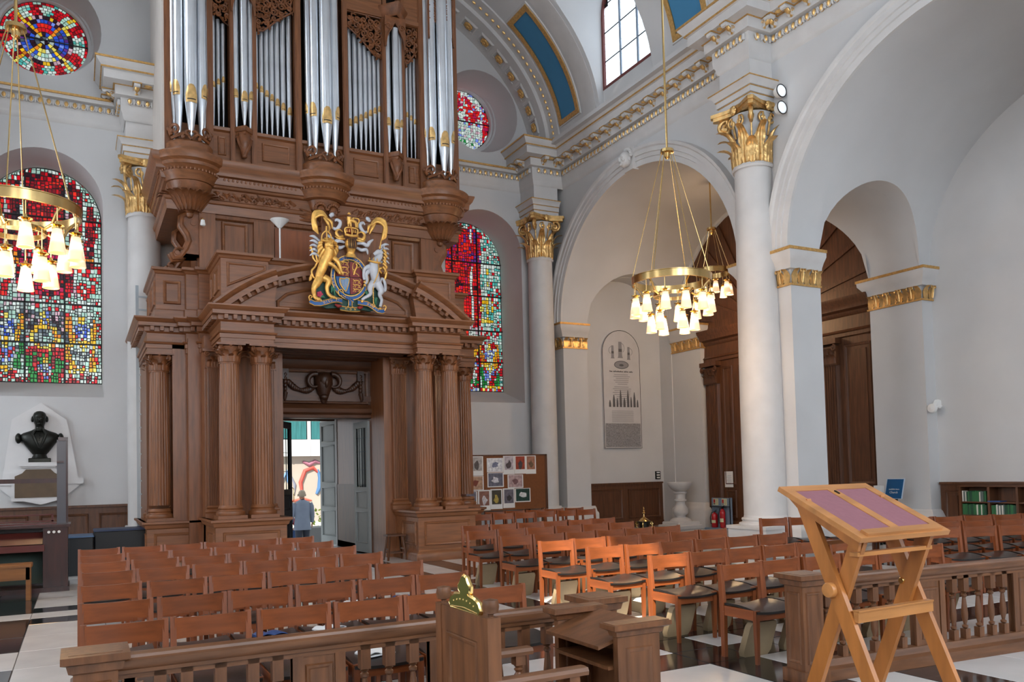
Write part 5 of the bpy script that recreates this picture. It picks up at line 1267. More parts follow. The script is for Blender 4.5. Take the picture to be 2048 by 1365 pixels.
for yc in (13.67, 17.73):
    out = [(-.27, 0)]
    for i in range(7): u0 = -.24+.48*i/7; u1 = -.24+.48*(i+1)/7; out += [(u0+.012, .09), (u0+.02, .068), (u1-.02, .068), (u1-.012, .09)]
    out += [(.27, .0)]; b = MB(); b.plate(out, [], lambda u, v, d: (PX-v, yc+u, d), .25, 4.02); q = b.obj('fluted_pilaster', OAKD, PT, sharp=.3)
    b = MB(); b.box(PX-.12, PX, yc-.28, yc+.28, 4.0, 4.45); b.box(PX-.2, PX, yc-.34, yc+.34, 4.5, 4.62); b.box(PX-.14, PX, yc-.3, yc+.3, 0, .25)
    for row, n in ((0, 4), (1, 3)):
        for k in range(n):
            st = len(b.v); b.sheet(lambda u, v: ((.07*(2*u-1)*(.8+.2*abs(sin(9*v)))*(1-v**4)**.5, .02*v+(.09*(1-cos(2.1*max(0, (v-.62)/.38))) if v > .62 else 0)+.02*(1-(2*u-1)**2), (.24+.17*row)*(v if v < .62 else .62+.3*sin(2*(v-.62)/.38))), (0, 1, 0)), 4, 6, .01)
            b.xf(Matrix.Translation((PX-.12, yc+(k-(n-1)/2)*.135, 4.03)) @ Matrix.Rotation(pi/2, 4, 'Z'), st)
    for s in (1, -1): b.tube(spiral((PX-.18, yc+s*.25, 4.40), (0, s, 0), (0, 0, 1), .08, 1.4, 12, pi/2, -1), .025, 6)
    b.obj('carved_capital', OAKD, q, sharp=.9)
cl, rl = 15.85, 3.32; b = MB(); b.plate([(cl-rl, 5.5), (cl+rl, 5.5)]+[(cl+rl*cos(pi*i/24), 5.72+3.05*sin(pi*i/24)) for i in range(25)], [], fYZ, PX+.06, XO+.05); b.obj('lunette_board', OAKD, PT)
for i in range(13):
    a = pi*(i+.5)/13; b = MB(); p0 = Vector((PX+.04, cl+.9*cos(a), 5.52+.85*sin(a))); p1 = Vector((PX+.04, cl+(rl-.05)*cos(a), 5.72+3.0*sin(a))); b.bar(p0, p1, .06, .06, (1, 0, 0), .10, .06); b.obj('radial_rib', OAKD, PT)
b = MB(); n = 30; PRF = [(3.30, -.0), (3.30, .05), (3.42, .08), (3.44, .13), (3.52, .14), (3.54, 0)]
v = [(XO-o-.02, cl+r*cos(pi*i/n), 5.72+(r-.28)*sin(pi*i/n)) for i in range(n+1) for r, o in PRF]; k = len(PRF); b.add(v, [(i*k+j, i*k+j+1, (i+1)*k+j+1, (i+1)*k+j) for i in range(n) for j in range(k-1)]); b.obj('arch_moulding', PLASTER, PT)
# ================================================================= things along the aisle
t = thing('font', (15.05, 18.45, 0), 'pale stone baluster font with a shallow bowl beside the gilded pilaster', 'font')
b = MB(); b.box(-.46, .46, -.46, .46, 0, .10, .02); b.box(-.38, .38, -.38, .38, .10, .19, .03); b.obj('plinth', STONE, t)
b = MB(); b.lathe([(.30, .19), (.30, .22), (.26, .26), (.20, .29), (.14, .30), (.13, .34), (.15, .36), (.20, .40), (.22, .46), (.21, .54), (.16, .62), (.13, .68), (.13, .74), (.17, .76), (.17, .80), (.14, .82), (.15, .95), (.19, .98), (.19, 1.02)], n=28); b.obj('baluster', STONE, t)
b = MB(); b.lathe([(.10, 1.0), (.15, 1.03), (.24, 1.09), (.31, 1.17), (.345, 1.25), (.35, 1.29), (.32, 1.29), (.29, 1.22), (.15, 1.14), (0, 1.12)], n=32); b.obj('bowl', STONE, t)
t = thing('brass_stand', (12.95, 17.35, 0), 'brass domed stand with scrolled feet and a pointed finial, in front of the dark panelling', 'stand')
b = MB(); b.lathe([(.0, .72), (.012, .70), (.02, .665), (.008, .64), (.022, .625), (.028, .60), (.012, .58), (.045, .555), (.05, .545), (.015, .53), (.018, .47), (.03, .44), (.09, .40), (.14, .36), (.16, .33), (.0, .32)], n=20); b.obj('dome', BRASS, t)
b = MB(); b.lathe([(.16, .34), (.18, .33), (.17, .31), (.13, .30), (.13, .05), (.18, .03), (.18, 0), (0, 0)], n=20); b.obj('drum', IRON, t)
for k in range(4):
    a = pi/4+k*pi/2; e = Vector((cos(a), sin(a), 0)); b = MB(); b.tube(spiral(e*.2+Vector((0, 0, .28)), e, (0, 0, 1), .05, 1, 10, pi*.5, 1)[::-1]+[e*.2+Vector((0, 0, .2)), e*.16+Vector((0, 0, .12)), e*.2+Vector((0, 0, .03)), e*.30+Vector((0, 0, .015))], .018, 6); b.obj('scroll_foot', BRASSB, t)
# fire point
t = thing('fire_point_stand', (15.60, 17.38, 0), 'blue-grey fire point board with two notices, against the oak wall', 'stand')
FP = mat('fire_point_grey', '7d8fa3', .5); b = MB(); b.box(-.02, .02, -.37, .37, .03, .84); b.box(-.02, .02, -.40, -.33, 0, .85); b.obj('board', FP, t)
b = MB(); b.box(-.30, .02, -.37, .37, 0, .035); b.obj('tray', FP, t)
b = MB(); b.box(-.12, -.02, -.34, .34, .60, .615); b.obj('ledge', IRON, t)
RED = mat('extinguisher_red', 'b3121c', .25, coat=.4); CRM = mat('notice_cream', 'd9d8b4', .6); REDP = mat('notice_red', 'b4262a', .6)
for y in (.20, -.14):
    b = MB(); b.box(-.026, -.02, y-.10, y+.10, .64, .82); q = b.obj('notice', CRM, t)
    b = MB(); b.box(-.029, -.026, y+.02, y+.085, .70, .80); b.obj('symbol', REDP, q)
    b = MB(); b.box(-.029, -.026, y+.02, y+.085, .66, .69); b.obj('symbol', BLACK if y > 0 else mat('notice_blue', '49507a', .6), q)
    b = MB(); [b.box(-.028, -.026, y-.08, y-.0, .67+.03*i, .677+.03*i) for i in range(5)]; b.obj('print_lines', mat('print_grey', '8f8d6c', .7), q)
for y, h, r, lab in ((17.56, .44, .085, 'shorter red fire extinguisher on the left of the fire point'), (17.24, .56, .075, 'taller red fire extinguisher with white label bands')):
    t = thing('fire_extinguisher', (15.50, y, .036), lab, 'extinguisher')
    b = MB(); b.lathe([(r*.9, 0), (r, .02), (r, h*.72), (r*.9, h*.82), (r*.5, h*.89), (.022, h*.92), (.022, h*.95)], n=20); b.obj('cylinder', RED, t)
    b = MB(); b.box(-.02, .02, -.03, .03, h*.94, h*.98); b.bar((-.0, -.0, h*.99), (-.02, -.10, h*1.08), .015, .02); b.bar((0, 0, h*.97), (-.02, -.10, h*.99), .012, .02); b.obj('valve_handle', BLACK, t)
    b = MB(); b.tube([(0, .03, h*.95), (-.03, .08, h*.92), (-.05, r+.03, h*.6), (-.04, r+.02, h*.2)], .012, 7); b.obj('hose', BLACK, t)
    b = MB(); b.lathe([(r*1.01, h*.28), (r*1.02, h*.28), (r*1.02, h*.46), (r*1.01, h*.46)], n=20, a0=pi*.65, a1=pi*1.35, cap=False); b.obj('label_band', CRM, t)
t = thing('paper_notice', (PX-.025, 17.22, 1.13), 'white paper notice pinned on the oak panelling above the fire point', 'notice'); b = MB(); b.box(-.004, .003, -.16, .16, 0, .43); b.obj('sheet', WHITEP, t)
b = MB(); [b.box(-.0055, -.004, -.11+.02*(i % 2), .11-.03*(i % 3), .08+.03*i, .086+.03*i) for i in range(9)]; b.obj('print_lines', mat('print_blue_grey', '9aa3b8', .7), t)
t = thing('switch_panel', (15.36, YW-.02, 1.37), 'bronze switch plate with three rows of switches beside the gilded pilaster', 'switch'); b = MB(); b.box(-.085, .085, -.02, .018, 0, .24); b.obj('plate', IRON, t)
for i in range(3):
    for j in range(3): b = MB(); b.box(-.05+.038*j-.006, -.05+.038*j+.026, -.032, -.02, .03+.075*i, .07+.075*i); b.obj('switch', WHITEP, t)
t = thing('poster_stand', (15.18, 11.62, 0), 'blue guide poster tilted in a clear stand beside the white pilaster', 'sign', None, 0)
b = MB(); b.box(-.18, .18, -.2, .2, 0, .03); b.box(.02, .06, -.02, .02, 0, 1.0); b.obj('post', IRON, t)
PB = mat('poster_blue', '12588a', .4)
def ps(u, v, d): return (-.06+.12*v-d, -u, .93+.42*v)
b = MB(); b.add([ps(u, v, d) for d in (0, .012) for u, v in ((-.215, 0), (.215, 0), (.215, 1), (-.215, 1))], [(3, 2, 1, 0), (4, 5, 6, 7), (0, 1, 5, 4), (1, 2, 6, 5), (2, 3, 7, 6), (3, 0, 4, 7)]); b.obj('clear_frame', mat('acrylic_edge', 'c4d4e6', .2), t)
b = MB(); b.add([ps(u, v, d) for d in (.005, .016) for u, v in ((-.195, .02), (.195, .02), (.195, .97), (-.195, .97))], [(3, 2, 1, 0), (4, 5, 6, 7), (0, 1, 5, 4), (1, 2, 6, 5), (2, 3, 7, 6), (3, 0, 4, 7)]); b.obj('poster', PB, t)
TEXTS = []
def text(s, parent, M_, size, m, ext=.0015, al='CENTER'):
    c = bpy.data.curves.new('lettering', 'FONT'); c.body = s; c.size = size; c.extrude = ext; c.align_x = al; c.materials.append(m); c.resolution_u = 2
    o = link('lettering', c, parent); o.matrix_local = M_; TEXTS.append(o); return o
def frame(o, x, y, z): m = Matrix((Vector(x), Vector(y), Vector(z))).transposed().to_4x4(); m.translation = Vector(o); return m
ty = Vector((.12, 0, .42)).normalized(); tx = Vector((0, -1, 0)); tz = tx.cross(ty)
text('available here', t, frame(ps(0, .44, .018), tx, ty, tz), .045, WHITEP); text('Church', t, frame(ps(0, .27, .018), tx, ty, tz), .065, WHITEP)
t = thing('leaflet_box', (15.3, 12.1, 0), 'small white leaflet box on a slim post behind the lectern top', 'box'); b = MB(); b.box(-.02, .02, -.02, .02, 0, 1.05); b.box(-.12, .12, -.12, .12, 0, .02); b.obj('post', IRON, t); b = MB(); b.box(-.06, .06, -.09, .09, 1.05, 1.20, .005); b.obj('holder', WHITEP, t)
# memorial slab on the aisle west wall
t = thing('memorial_slab', (14.12, YW-.03, 2.31), 'tall round-headed grey stone slab engraved with tankards, towers and a city view', 'memorial')
SLAB = mat('engraved_stone', 'c9c6c6', .45, var=.05, vs=3); INK = mat('engraving_dark', '5c5a5c', .6); INK2 = mat('engraving_grey', '8f8d90', .6)
b = MB(); b.plate([(-.66, 0), (.66, 0)]+arc(0, 2.80, .66, 0, pi, 20), [], fXZ, -.04, .03); b.obj('slab', SLAB, t)
b = MB(); b.tube([(-.655, -.04, 0), (.655, -.04, 0)]+[(x, -.04, z) for x, z in arc(0, 2.80, .655, 0, pi, 20)], .008, 4, closed=True); b.obj('dark_edge', IRON, t)
b = MB(); b.plate(rect(-.62, .62, .03, .72), [], fXZ, -.044, -.04); b.obj('city_view', mat('engraved_city', '8d8b8d', .6, var=.45, vs=55), t)
def mk(b, x, z, w_, h): b.box(x-w_/2, x+w_/2, -.045, -.04, z, z+h)
for x, z, w_, h, s in ((-.30, 2.62, .10, .38, -1), (-.03, 2.64, .15, .48, 1), (.27, 2.60, .10, .38, 1)):
    b = MB(); b.plate([(x-w_*.62, z), (x+w_*.62, z), (x+w_*.45, z+h*.12), (x+w_*.36, z+h), (x-w_*.36, z+h), (x-w_*.45, z+h*.12)], [], fXZ, -.046, -.04); b.tube([(x+s*w_*.4, -.045, z+h*.9)]+[(x+s*(w_*.4+.09*sin(q)), -.045, z+h*.62+h*.28*cos(q)) for q in (.3, .9, 1.5, 2.1, 2.7)], .006, 4); q = b.obj('engraved_tankard', INK2, t); b = MB(); b.box(x-w_*.4, x+w_*.4, -.048, -.046, z+h*.38, z+h*.56); b.obj('band', INK, q)
b = MB(); b.plate([(.25*cos(a), 2.44+.11*sin(a)) for a in [2*pi*i/24 for i in range(24)]], [], fXZ, -.046, -.04); q = b.obj('engraved_dish', INK2, t); b = MB(); b.plate([(.08*cos(a), 2.43+.035*sin(a)) for a in [2*pi*i/12 for i in range(12)]], [], fXZ, -.048, -.046); b.tube([(.25*cos(a), -.046, 2.44+.11*sin(a)) for a in [2*pi*i/24 for i in range(24)]], .008, 4, closed=True); b.obj('dish_centre', INK, q)
b = MB()
for i, w_ in enumerate((.42, .50, .40, .46, .40, .30, .44, .56, .50, .54, .48, .38, .34, .42, .40, .26)): mk(b, .0+.02*(i % 3-1), 2.14-.055*i-(.03 if i > 5 else 0), w_*1.15, .016)
for i in range(11): mk(b, 0, 1.08-.032*i, .76, .009)
b.obj('inscription', INK2, t, kind='stuff')
b = MB()
for i in range(26): mk(b, -.41+.0315*i+.004*(i % 2), 2.225, .021+.008*((i*7) % 3), .026+.014*((i*5) % 3 == 0)) if i not in (3, 15, 21) else None
b.obj('heading', INK, t, kind='stuff')
b = MB()
for x, h, w_ in ((-.44, .20, .07), (-.30, .36, .08), (-.18, .26, .06), (-.06, .50, .075), (.07, .28, .08), (.2, .5, .075), (.31, .3, .06), (.43, .44, .08), (.54, .22, .06)): b.plate([(x-w_/2, 1.20), (x+w_/2, 1.20), (x+w_*.42, 1.2+h*.6), (x+.008, 1.2+h), (x-.008, 1.2+h), (x-w_*.42, 1.2+h*.6)], [], fXZ, -.046, -.04)
b.obj('engraved_towers', INK, t)
# picture board with pinned prints
t = thing('picture_board', (9.6, 18.92, 0), 'brown display board pinned with pictures, standing before the west wall', 'board')
CORK = mat('brown_board', '7c4a26', .8, var=.08, vs=20); b = MB(); b.box(-1.3, 1.36, -.02, .02, .72, 2.13); b.obj('panel', CORK, t); b = MB(); b.box(1.33, 1.40, -.03, .03, .70, 2.145); b.box(-1.34, -1.3, -.03, .03, .7, 2.145); b.box(-1.3, 1.4, -.03, .03, 2.11, 2.145); b.obj('frame', OAKD, t)
for x in (-1.2, 1.25): b = MB(); b.box(x-.03, x+.03, -.03, .03, 0, .75); b.box(x-.03, x+.03, -.3, .3, 0, .04); b.obj('leg', OAKD, t)
PIC = [(925, 170, 310, 600, 'a8958c', '6d4a3a', 'brown street print half hidden by the column'), (330, 165, 605, 590, 'b3aca8', '5b5450', 'pale print of a dark church spire'), (690, 205, 1075, 515, 'e4e2ec', '7a7f98', 'white sheet with a small line drawing'), (1080, 140, 1345, 560, 'bfb4ba', '55484c', 'grey print of a tall spire above houses'), (1350, 135, 1625, 545, 'a2432c', '4d4448', 'red and slate print with a diagonal roof'), (1625, 130, 1875, 545, 'a8735c', '6e5640', 'rust print of a brick front'), (215, 600, 605, 915, 'b58f74', '7d3d2c', 'tan print of a red cross-shaped ruin'), (695, 525, 1080, 840, '6b6a78', 'd8d6dc', 'black and white photograph of a bride'), (1175, 565, 1550, 860, 'b89c9c', '7c5a5e', 'pinkish print of a colonnade'), (925, 930, 445, 1250, '77727e', '35323c', 'dark photograph half hidden by the column base'), (465, 900, 755, 1340, '8a5f52', 'c8c2c6', 'brown print of a narrow street'), (760, 880, 1040, 1315, '403c30', 'b09a4a', 'dark print with golden crowd'), (1055, 865, 1335, 1295, '6a6570', '3a3638', 'grey photograph of a street corner'), (1345, 865, 1720, 1170, '1f4038', 'd8d8d8', 'dark green photograph of a doorway')]
for x0, za, x1, zb, c1, c2, lab in PIC:
    if x0 > x1: x0 = 60
    # convert the board picture's own grid to metres on the board (11.4 grid steps per unit)
    fx_ = lambda q: 9.6-1.05+ (q/11.378-15)*.01375; fz_ = lambda q, xx: 2.127-(q/11.378-11-(150-xx/11.378)*.045*.6)*.01335
    xa, xb = fx_(x0)-9.6+.05, fx_(x1)-9.6+.05; z1, z0 = fz_(za, (x0+x1)/2), fz_(zb, (x0+x1)/2)
    ra = random.Random(x0*7+za); p = thing('pinned_picture', (9.6+(xa+xb)/2, 18.895, (z0+z1)/2), lab+' pinned on the board', 'picture', 'pictures on the board'); hw, hh = (xb-xa)/2, (z1-z0)/2
    b = MB(); b.box(-hw, hw, -.004, .004, -hh, hh); b.obj('white_mount', WHITEP, p)
    mg = .20 if hh > hw else .12; up = .06 if hh > hw else 0
    b = MB(); b.box(-hw*(1-mg), hw*(1-mg), -.006, -.004, -hh*(1-mg*1.2)+up, hh*(1-mg*.6)); q = b.obj('print', mat('print_'+c1, c1, .6, var=.35, vs=14), p)
    b = MB(); b.plate([(hw*.62*cos(q)*(ra.uniform(.4, 1.0)), hh*.52*sin(q)*ra.uniform(.45, 1.05)) for q in [6.283*i/9 for i in range(9)]], [], fXZ, -.0075, -.006); b.obj('picture_shape', mat('print_'+c2, c2, .6, var=.35, vs=22), q)
# ladder leaning behind the screen
t = thing('ladder', (1.27, 18.95, 0), 'tall grey aluminium ladder leaning in the gap left of the oak screen', 'ladder'); AL = mat('aluminium', '9fa6ab', .4, .7)
for x in (-.13, .15): b = MB(); b.bar((x, -.1, 0), (x, .15, 5.86), .03, .06, (1, 0, 0)); b.obj('stile', AL, t)
for i in range(20): b = MB(); z = .3+.28*i; b.bar((-.13, -.1+.25*z/5.86, z), (.15, -.1+.25*z/5.86, z), .03, .03); b.obj('rung', AL, t)
# stool by the portal
t = thing('stool', (5.60, 15.72, 0), 'small brown wooden stool beside the doorway pedestal', 'stool'); b = MB(); b.box(-.2, .2, -.14, .14, .475, .51, .01); b.obj('seat', OAKDH, t)
for x in (1, -1):
    for y in (1, -1): b = MB(); b.bar((x*.19, y*.13, 0), (x*.13, y*.09, .48), .03, .03); b.obj('leg', OAKD, t)
b = MB(); b.bar((-.17, -.115, .15), (.17, -.115, .15), .02, .025); b.bar((-.17, .115, .15), (.17, .115, .15), .02, .025); b.bar((-.16, -.11, .22), (-.16, .11, .22), .02, .025); b.bar((.16, -.11, .22), (.16, .11, .22), .02, .025); b.obj('stretcher', OAKD, t)
# lamps
GLW = mat('lamp_glass', 'dfe8ee', .15, emit=(.9, .95, 1), es=.5)
for z, lab in ((8.72, 'upper small round spotlight clamped beside the column top'), (8.40, 'lower small round spotlight beside the gilded capital')):
    t = thing('spotlight', (11.72, 11.05, z), lab, 'spotlight'); b = MB(); b.lathe([(.0, .10), (.09, .09), (.12, .0), (.12, -.03), (.105, -.035)], (0, 0, 0), 20, ax='y'); b.obj('housing', WHITEP, t); b = MB(); b.lathe([(.105, -.034), (.07, -.05), (0, -.055)], n=20, ax='y'); b.obj('lens', GLW, t); b = MB(); b.tube([(.12*cos(2*pi*i/20), -.03, .12*sin(2*pi*i/20)) for i in range(20)], .01, 5, closed=True); b.obj('rim', BLACK, t); b = MB(); b.tube([(.0, .08, 0), (.12, .10, .03), (.16, .08, -.08), (.15, .06, -.2)], .014, 6); b.obj('bracket', IRON, t)
t = thing('wall_lamp', (15.78, 11.05, 2.82), 'white swivel spotlight on the right-hand pilaster edge', 'spotlight'); b = MB(); b.lathe([(0, -.16), (.09, -.14), (.1, -.08), (.05, 0), (.0, .02)], (-.1, 0, -.03), 16, ax='x'); b.obj('lamp_head', WHITEP, t); b = MB(); b.bar((-.1, 0, -.01), (.1, 0, .02), .025, .025); b.obj('arm', WHITEP, t); b = MB(); b.lathe([(0, .02), (.09, .02), (.10, .05), (.10, .10), (0, .10)], (.07, .0, .06), 18, ax='y'); b.obj('wall_plate', WHITEP, t); t.location = (15.83, 10.99, 2.82)
t = thing('uplighter_lamp', (3.47, 15.95, 4.8), 'white uplighter floor lamp standing on the organ gallery', 'lamp'); b = MB(); b.lathe([(.02, 1.70), (.03, 1.70), (.18, 1.86), (.17, 1.86), (.02, 1.72)], n=24); b.obj('bowl_shade', WHITEP, t); b = MB(); b.tube([(0, 0, .02), (0, 0, 1.72)], .016, 10); b.obj('pole', WHITEP, t); b = MB(); b.lathe([(.14, 0), (.14, .02), (.02, .04)], n=20); b.obj('base', WHITEP, t)
t = thing('small_spotlight', (2.17, 16.78, 6.74), 'tiny brass and white spotlight under the organ overhang', 'spotlight'); b = MB(); b.lathe([(.0, .05), (.035, .04), (.05, -.05), (.04, -.07), (0, -.06)], (0, -.06, -.06), 12); b.obj('lamp_head', WHITEP, t); b = MB(); b.bar((0, .14, .08), (0, -.05, .0), .03, .03); b.obj('bracket', BRASS, t)
# bust on its marble tablet
t = thing('memorial_tablet', (-.66, YW-.02, 1.29), 'white marble wall tablet with pointed top behind the dark bust', 'memorial')
TM = mat('tablet_marble', 'd4d2d2', .4, var=.04, vs=3)
b = MB(); b.plate([(-.70, .45), (.70, .45), (.47, 1.74), (-.0, 2.09), (-.52, 1.74)], [], fXZ, -.06, .02); b.obj('back_slab', TM, t)
b = MB(); b.plate(rect(-.78, .78, .38, .50), [], fXZ, -.12, .02); b.plate([(-.5, .1), (.42, .1), (.74, .38), (-.8, .38)], [], fXZ, -.08, .02); b.obj('scrolled_shelf', TM, t)
b = MB(); b.plate([(-.52, .05), (-.3, .05), (-.12, .0), (.0, -.03), (.12, .0), (.3, .05), (.42, .05), (.42, .62), (.36, .63), (.28, .70), (.27, .74), (-.34, .74), (-.36, .70), (-.45, .63), (-.52, .62)], [], fXZ, -.26, .02); b.plate(rect(-.38, .30, .76, .84), [], fXZ, -.36, .02); b.plate(rect(-.35, .27, .73, .77), [], fXZ, -.32, .02); b.obj('corbel_block', TM, t)
b = MB(); b.plate([(-.46, .12), (.36, .12), (.36, .56), (.25, .62), (.18, .70), (-.26, .70), (-.33, .62), (-.46, .56)], [], fXZ, -.275, -.26); b.obj('inscription_panel', mat('brown_tablet', '5a4630', .5, var=.15, vs=6), t, label='brown inscription panel')
t = thing('bust', (-.68, YW-.18, 2.13), 'dark bronze bust of a bald man in a coat on the marble tablet', 'bust')
b = MB(); b.box(-.20, .20, -.10, .10, 0, .09, .01); b.lathe([(.15, .09), (.13, .13), (.12, .17)], n=18); b.obj('socle', IRON, t)
b = MB()        # torso and head, one continuous shell of cross-sections
SEC = [(.12, .09, .16, 0), (.17, .12, .22, 0), (.24, .14, .32, -.01), (.31, .15, .42, -.01), (.36, .15, .50, 0), (.36, .14, .56, .0), (.30, .12, .61, .01), (.16, .10, .66, .01), (.085, .085, .70, 0), (.08, .085, .75, -.01), (.09, .10, .79, -.02), (.115, .125, .85, -.02), (.125, .14, .92, -.015), (.122, .138, .98, -.01), (.10, .115, 1.03, 0), (.055, .065, 1.06, 0), (0.0, 0.0, 1.07, 0)]
n = 20; b.add([(rx*cos(2*pi*i/n), yo+ry*sin(2*pi*i/n), z) for rx, ry, z, yo in SEC for i in range(n)], [(j*n+i, j*n+(i+1) % n, (j+1)*n+(i+1) % n, (j+1)*n+i) for j in range(len(SEC)-1) for i in range(n)])
b.ell((0, -.155, .88), (.022, .035, .045), 8, 6); b.ell((0, -.135, .935), (.085, .03, .018), 8, 5); b.ell((0, -.135, .80), (.045, .03, .03), 8, 5); b.ell((0, -.143, .838), (.04, .015, .010), 8, 4)
for s in (1, -1): b.ell((s*.13, .0, .89), (.03, .045, .055), 8, 6); b.ell((s*.045, -.135, .905), (.02, .015, .012), 8, 4); b.ell((s*.12, .04, .92), (.035, .07, .05), 8, 6); b.ell((s*.38, 0, .50), (.06, .10, .11), 10, 7)
b.obj('figure', IRON, t, sharp=1.2)
b = MB()
for s in (1, -1): b.tube([(s*.05, -.10, .70), (s*.12, -.145, .58), (s*.07, -.165, .44), (s*.01, -.15, .30)], [.02, .03, .03, .012], 6)
for i in range(4): b.ell((.0, -.158, .60-.05*i), (.012, .012, .012), 6, 4)
b.ell((0, -.12, .665), (.07, .04, .03), 8, 5); b.obj('coat_lapels', IRON, t, sharp=1)
# console organ, its stool, and the black benches
t = thing('console_organ', (-.95, 15.2, 0), 'dark wooden console organ with open keyboard at the left edge', 'organ')
MAH = mat('mahogany', '3a1a14', .3, var=.3, vs=2, st=(8, 8, 1), coat=.3); MAH2 = mat('red_mahogany', '5a2018', .3, var=.2, vs=2, st=(1, 8, 8), coat=.3)
b = MB(); b.box(.48, .82, -.35, .45, .06, 1.02); b.box(-.9, .82, .10, .45, .06, 1.02); b.box(-.95, .86, -.38, .48, 1.0, 1.04); b.box(-.9, .84, -.40, .46, .0, .07); b.obj('case', MAH, t)
b = MB(); b.box(-.9, .48, -.42, -.05, .66, .70); b.box(-.9, .50, -.44, -.38, .64, .74); b.obj('key_bed', MAH2, t)
b = MB(); [b.box(-.88+.026*i, -.88+.026*i+.023, -.37, -.22, .70, .715) for i in range(50)]; b.obj('white_keys', WHITEP, t, kind='stuff')
b = MB(); [b.box(-.88+.026*i+.018, -.88+.026*i+.032, -.31, -.22, .715, .727) for i in range(50) if i % 7 not in (2, 6)]; b.obj('black_keys', BLACK, t, kind='stuff')
b = MB(); b.add([(-.9, -.20, .74), (.47, -.20, .74), (.47, -.12, .92), (-.9, -.12, .92), (-.9, .1, .74), (.47, .1, .74), (.47, .1, .92), (-.9, .1, .92)], [(0, 1, 2, 3), (5, 4, 7, 6), (3, 2, 6, 7), (0, 4, 5, 1), (0, 3, 7, 4), (1, 5, 6, 2)]); b.obj('fallboard', MAH2, t)
b = MB(); b.box(-.5, .46, .06, .1, .1, .62); b.obj('knee_panel', mat('grey_green_cloth', '4a5650', .9), t)
for i in range(3): b = MB(); b.lathe([(0, -.03), (.02, -.03), (.022, -.02), (.012, 0), (.012, .02)], (.56+.07*i, -.37, .93), 10, ax='y'); b.obj('stop_knob', WHITEP, t)
b = MB(); b.box(-.9, .62, .0, .04, 1.08, 1.10); b.box(-.9, .66, -.1, .12, 1.035, 1.065); [b.box(x-.015, x+.015, .0, .04, 1.06, 1.2) for x in (-.9, -.2, .6)]; b.box(-.9, .6, .0, .04, 1.18, 1.20); b.obj('gallery_rail', MAH2, t)
b = MB(); b.box(.66, .80, .18, .22, 1.04, 2.40); b.obj('raised_end_panel', mat('grey_panel', '56555c', .3), t); b = MB(); b.box(.79, .82, .17, .23, 1.04, 2.42); b.box(.68, .82, .16, .24, 2.38, 2.44); b.box(.66, .76, .14, .2, 2.02, 2.05); b.obj('panel_edge', MAH, t)
b = MB(); b.box(-.9, .66, .18, .24, 1.70, 1.77); b.obj('cross_bar', MAH, t)
t = thing('console_stool', (-1.0, 14.1, 0), 'orange-brown wooden organ stool in front of the dark console', 'stool'); ST = mat('stool_oak', '8c5a2c', .4, var=.2, vs=2, st=(1, 8, 8)); b = MB(); b.box(-.5, .42, -.17, .17, .48, .53, .01); b.obj('seat', ST, t); b = MB(); b.box(-.47, .39, -.15, -.11, .30, .48); b.box(-.47, .39, .11, .15, .30, .48); b.obj('seat_rail', ST, t)
for x in (-.45, .37):
    for y in (-.12, .12): b = MB(); b.box(x-.03, x+.03, y-.03, y+.03, 0, .48); b.obj('leg', ST, t)
BC_ = mat('black_cover', '0f1014', .55); BC2 = mat('navy_top', '2b3550', .5)
for x0, x1, y0, z, lab in ((.28, 1.22, 17.2, .80, 'long black covered chest with navy top, nearer the screen'), (-.22, .27, 17.0, .72, 'black covered chest with pale blue top beside the console')):
    t = thing('covered_chest', ((x0+x1)/2, y0+.4, 0), lab, 'chest'); h = (x1-x0)/2; b = MB(); b.box(-h, h, -.4, .4, 0, z-.02, .02); b.obj('body', BC_, t); b = MB(); b.box(-h-.01, h+.01, -.41, .41, z-.03, z, .015); b.obj('lid', BC2 if h > .3 else mat('slate_blue_top', '48607e', .5), t)
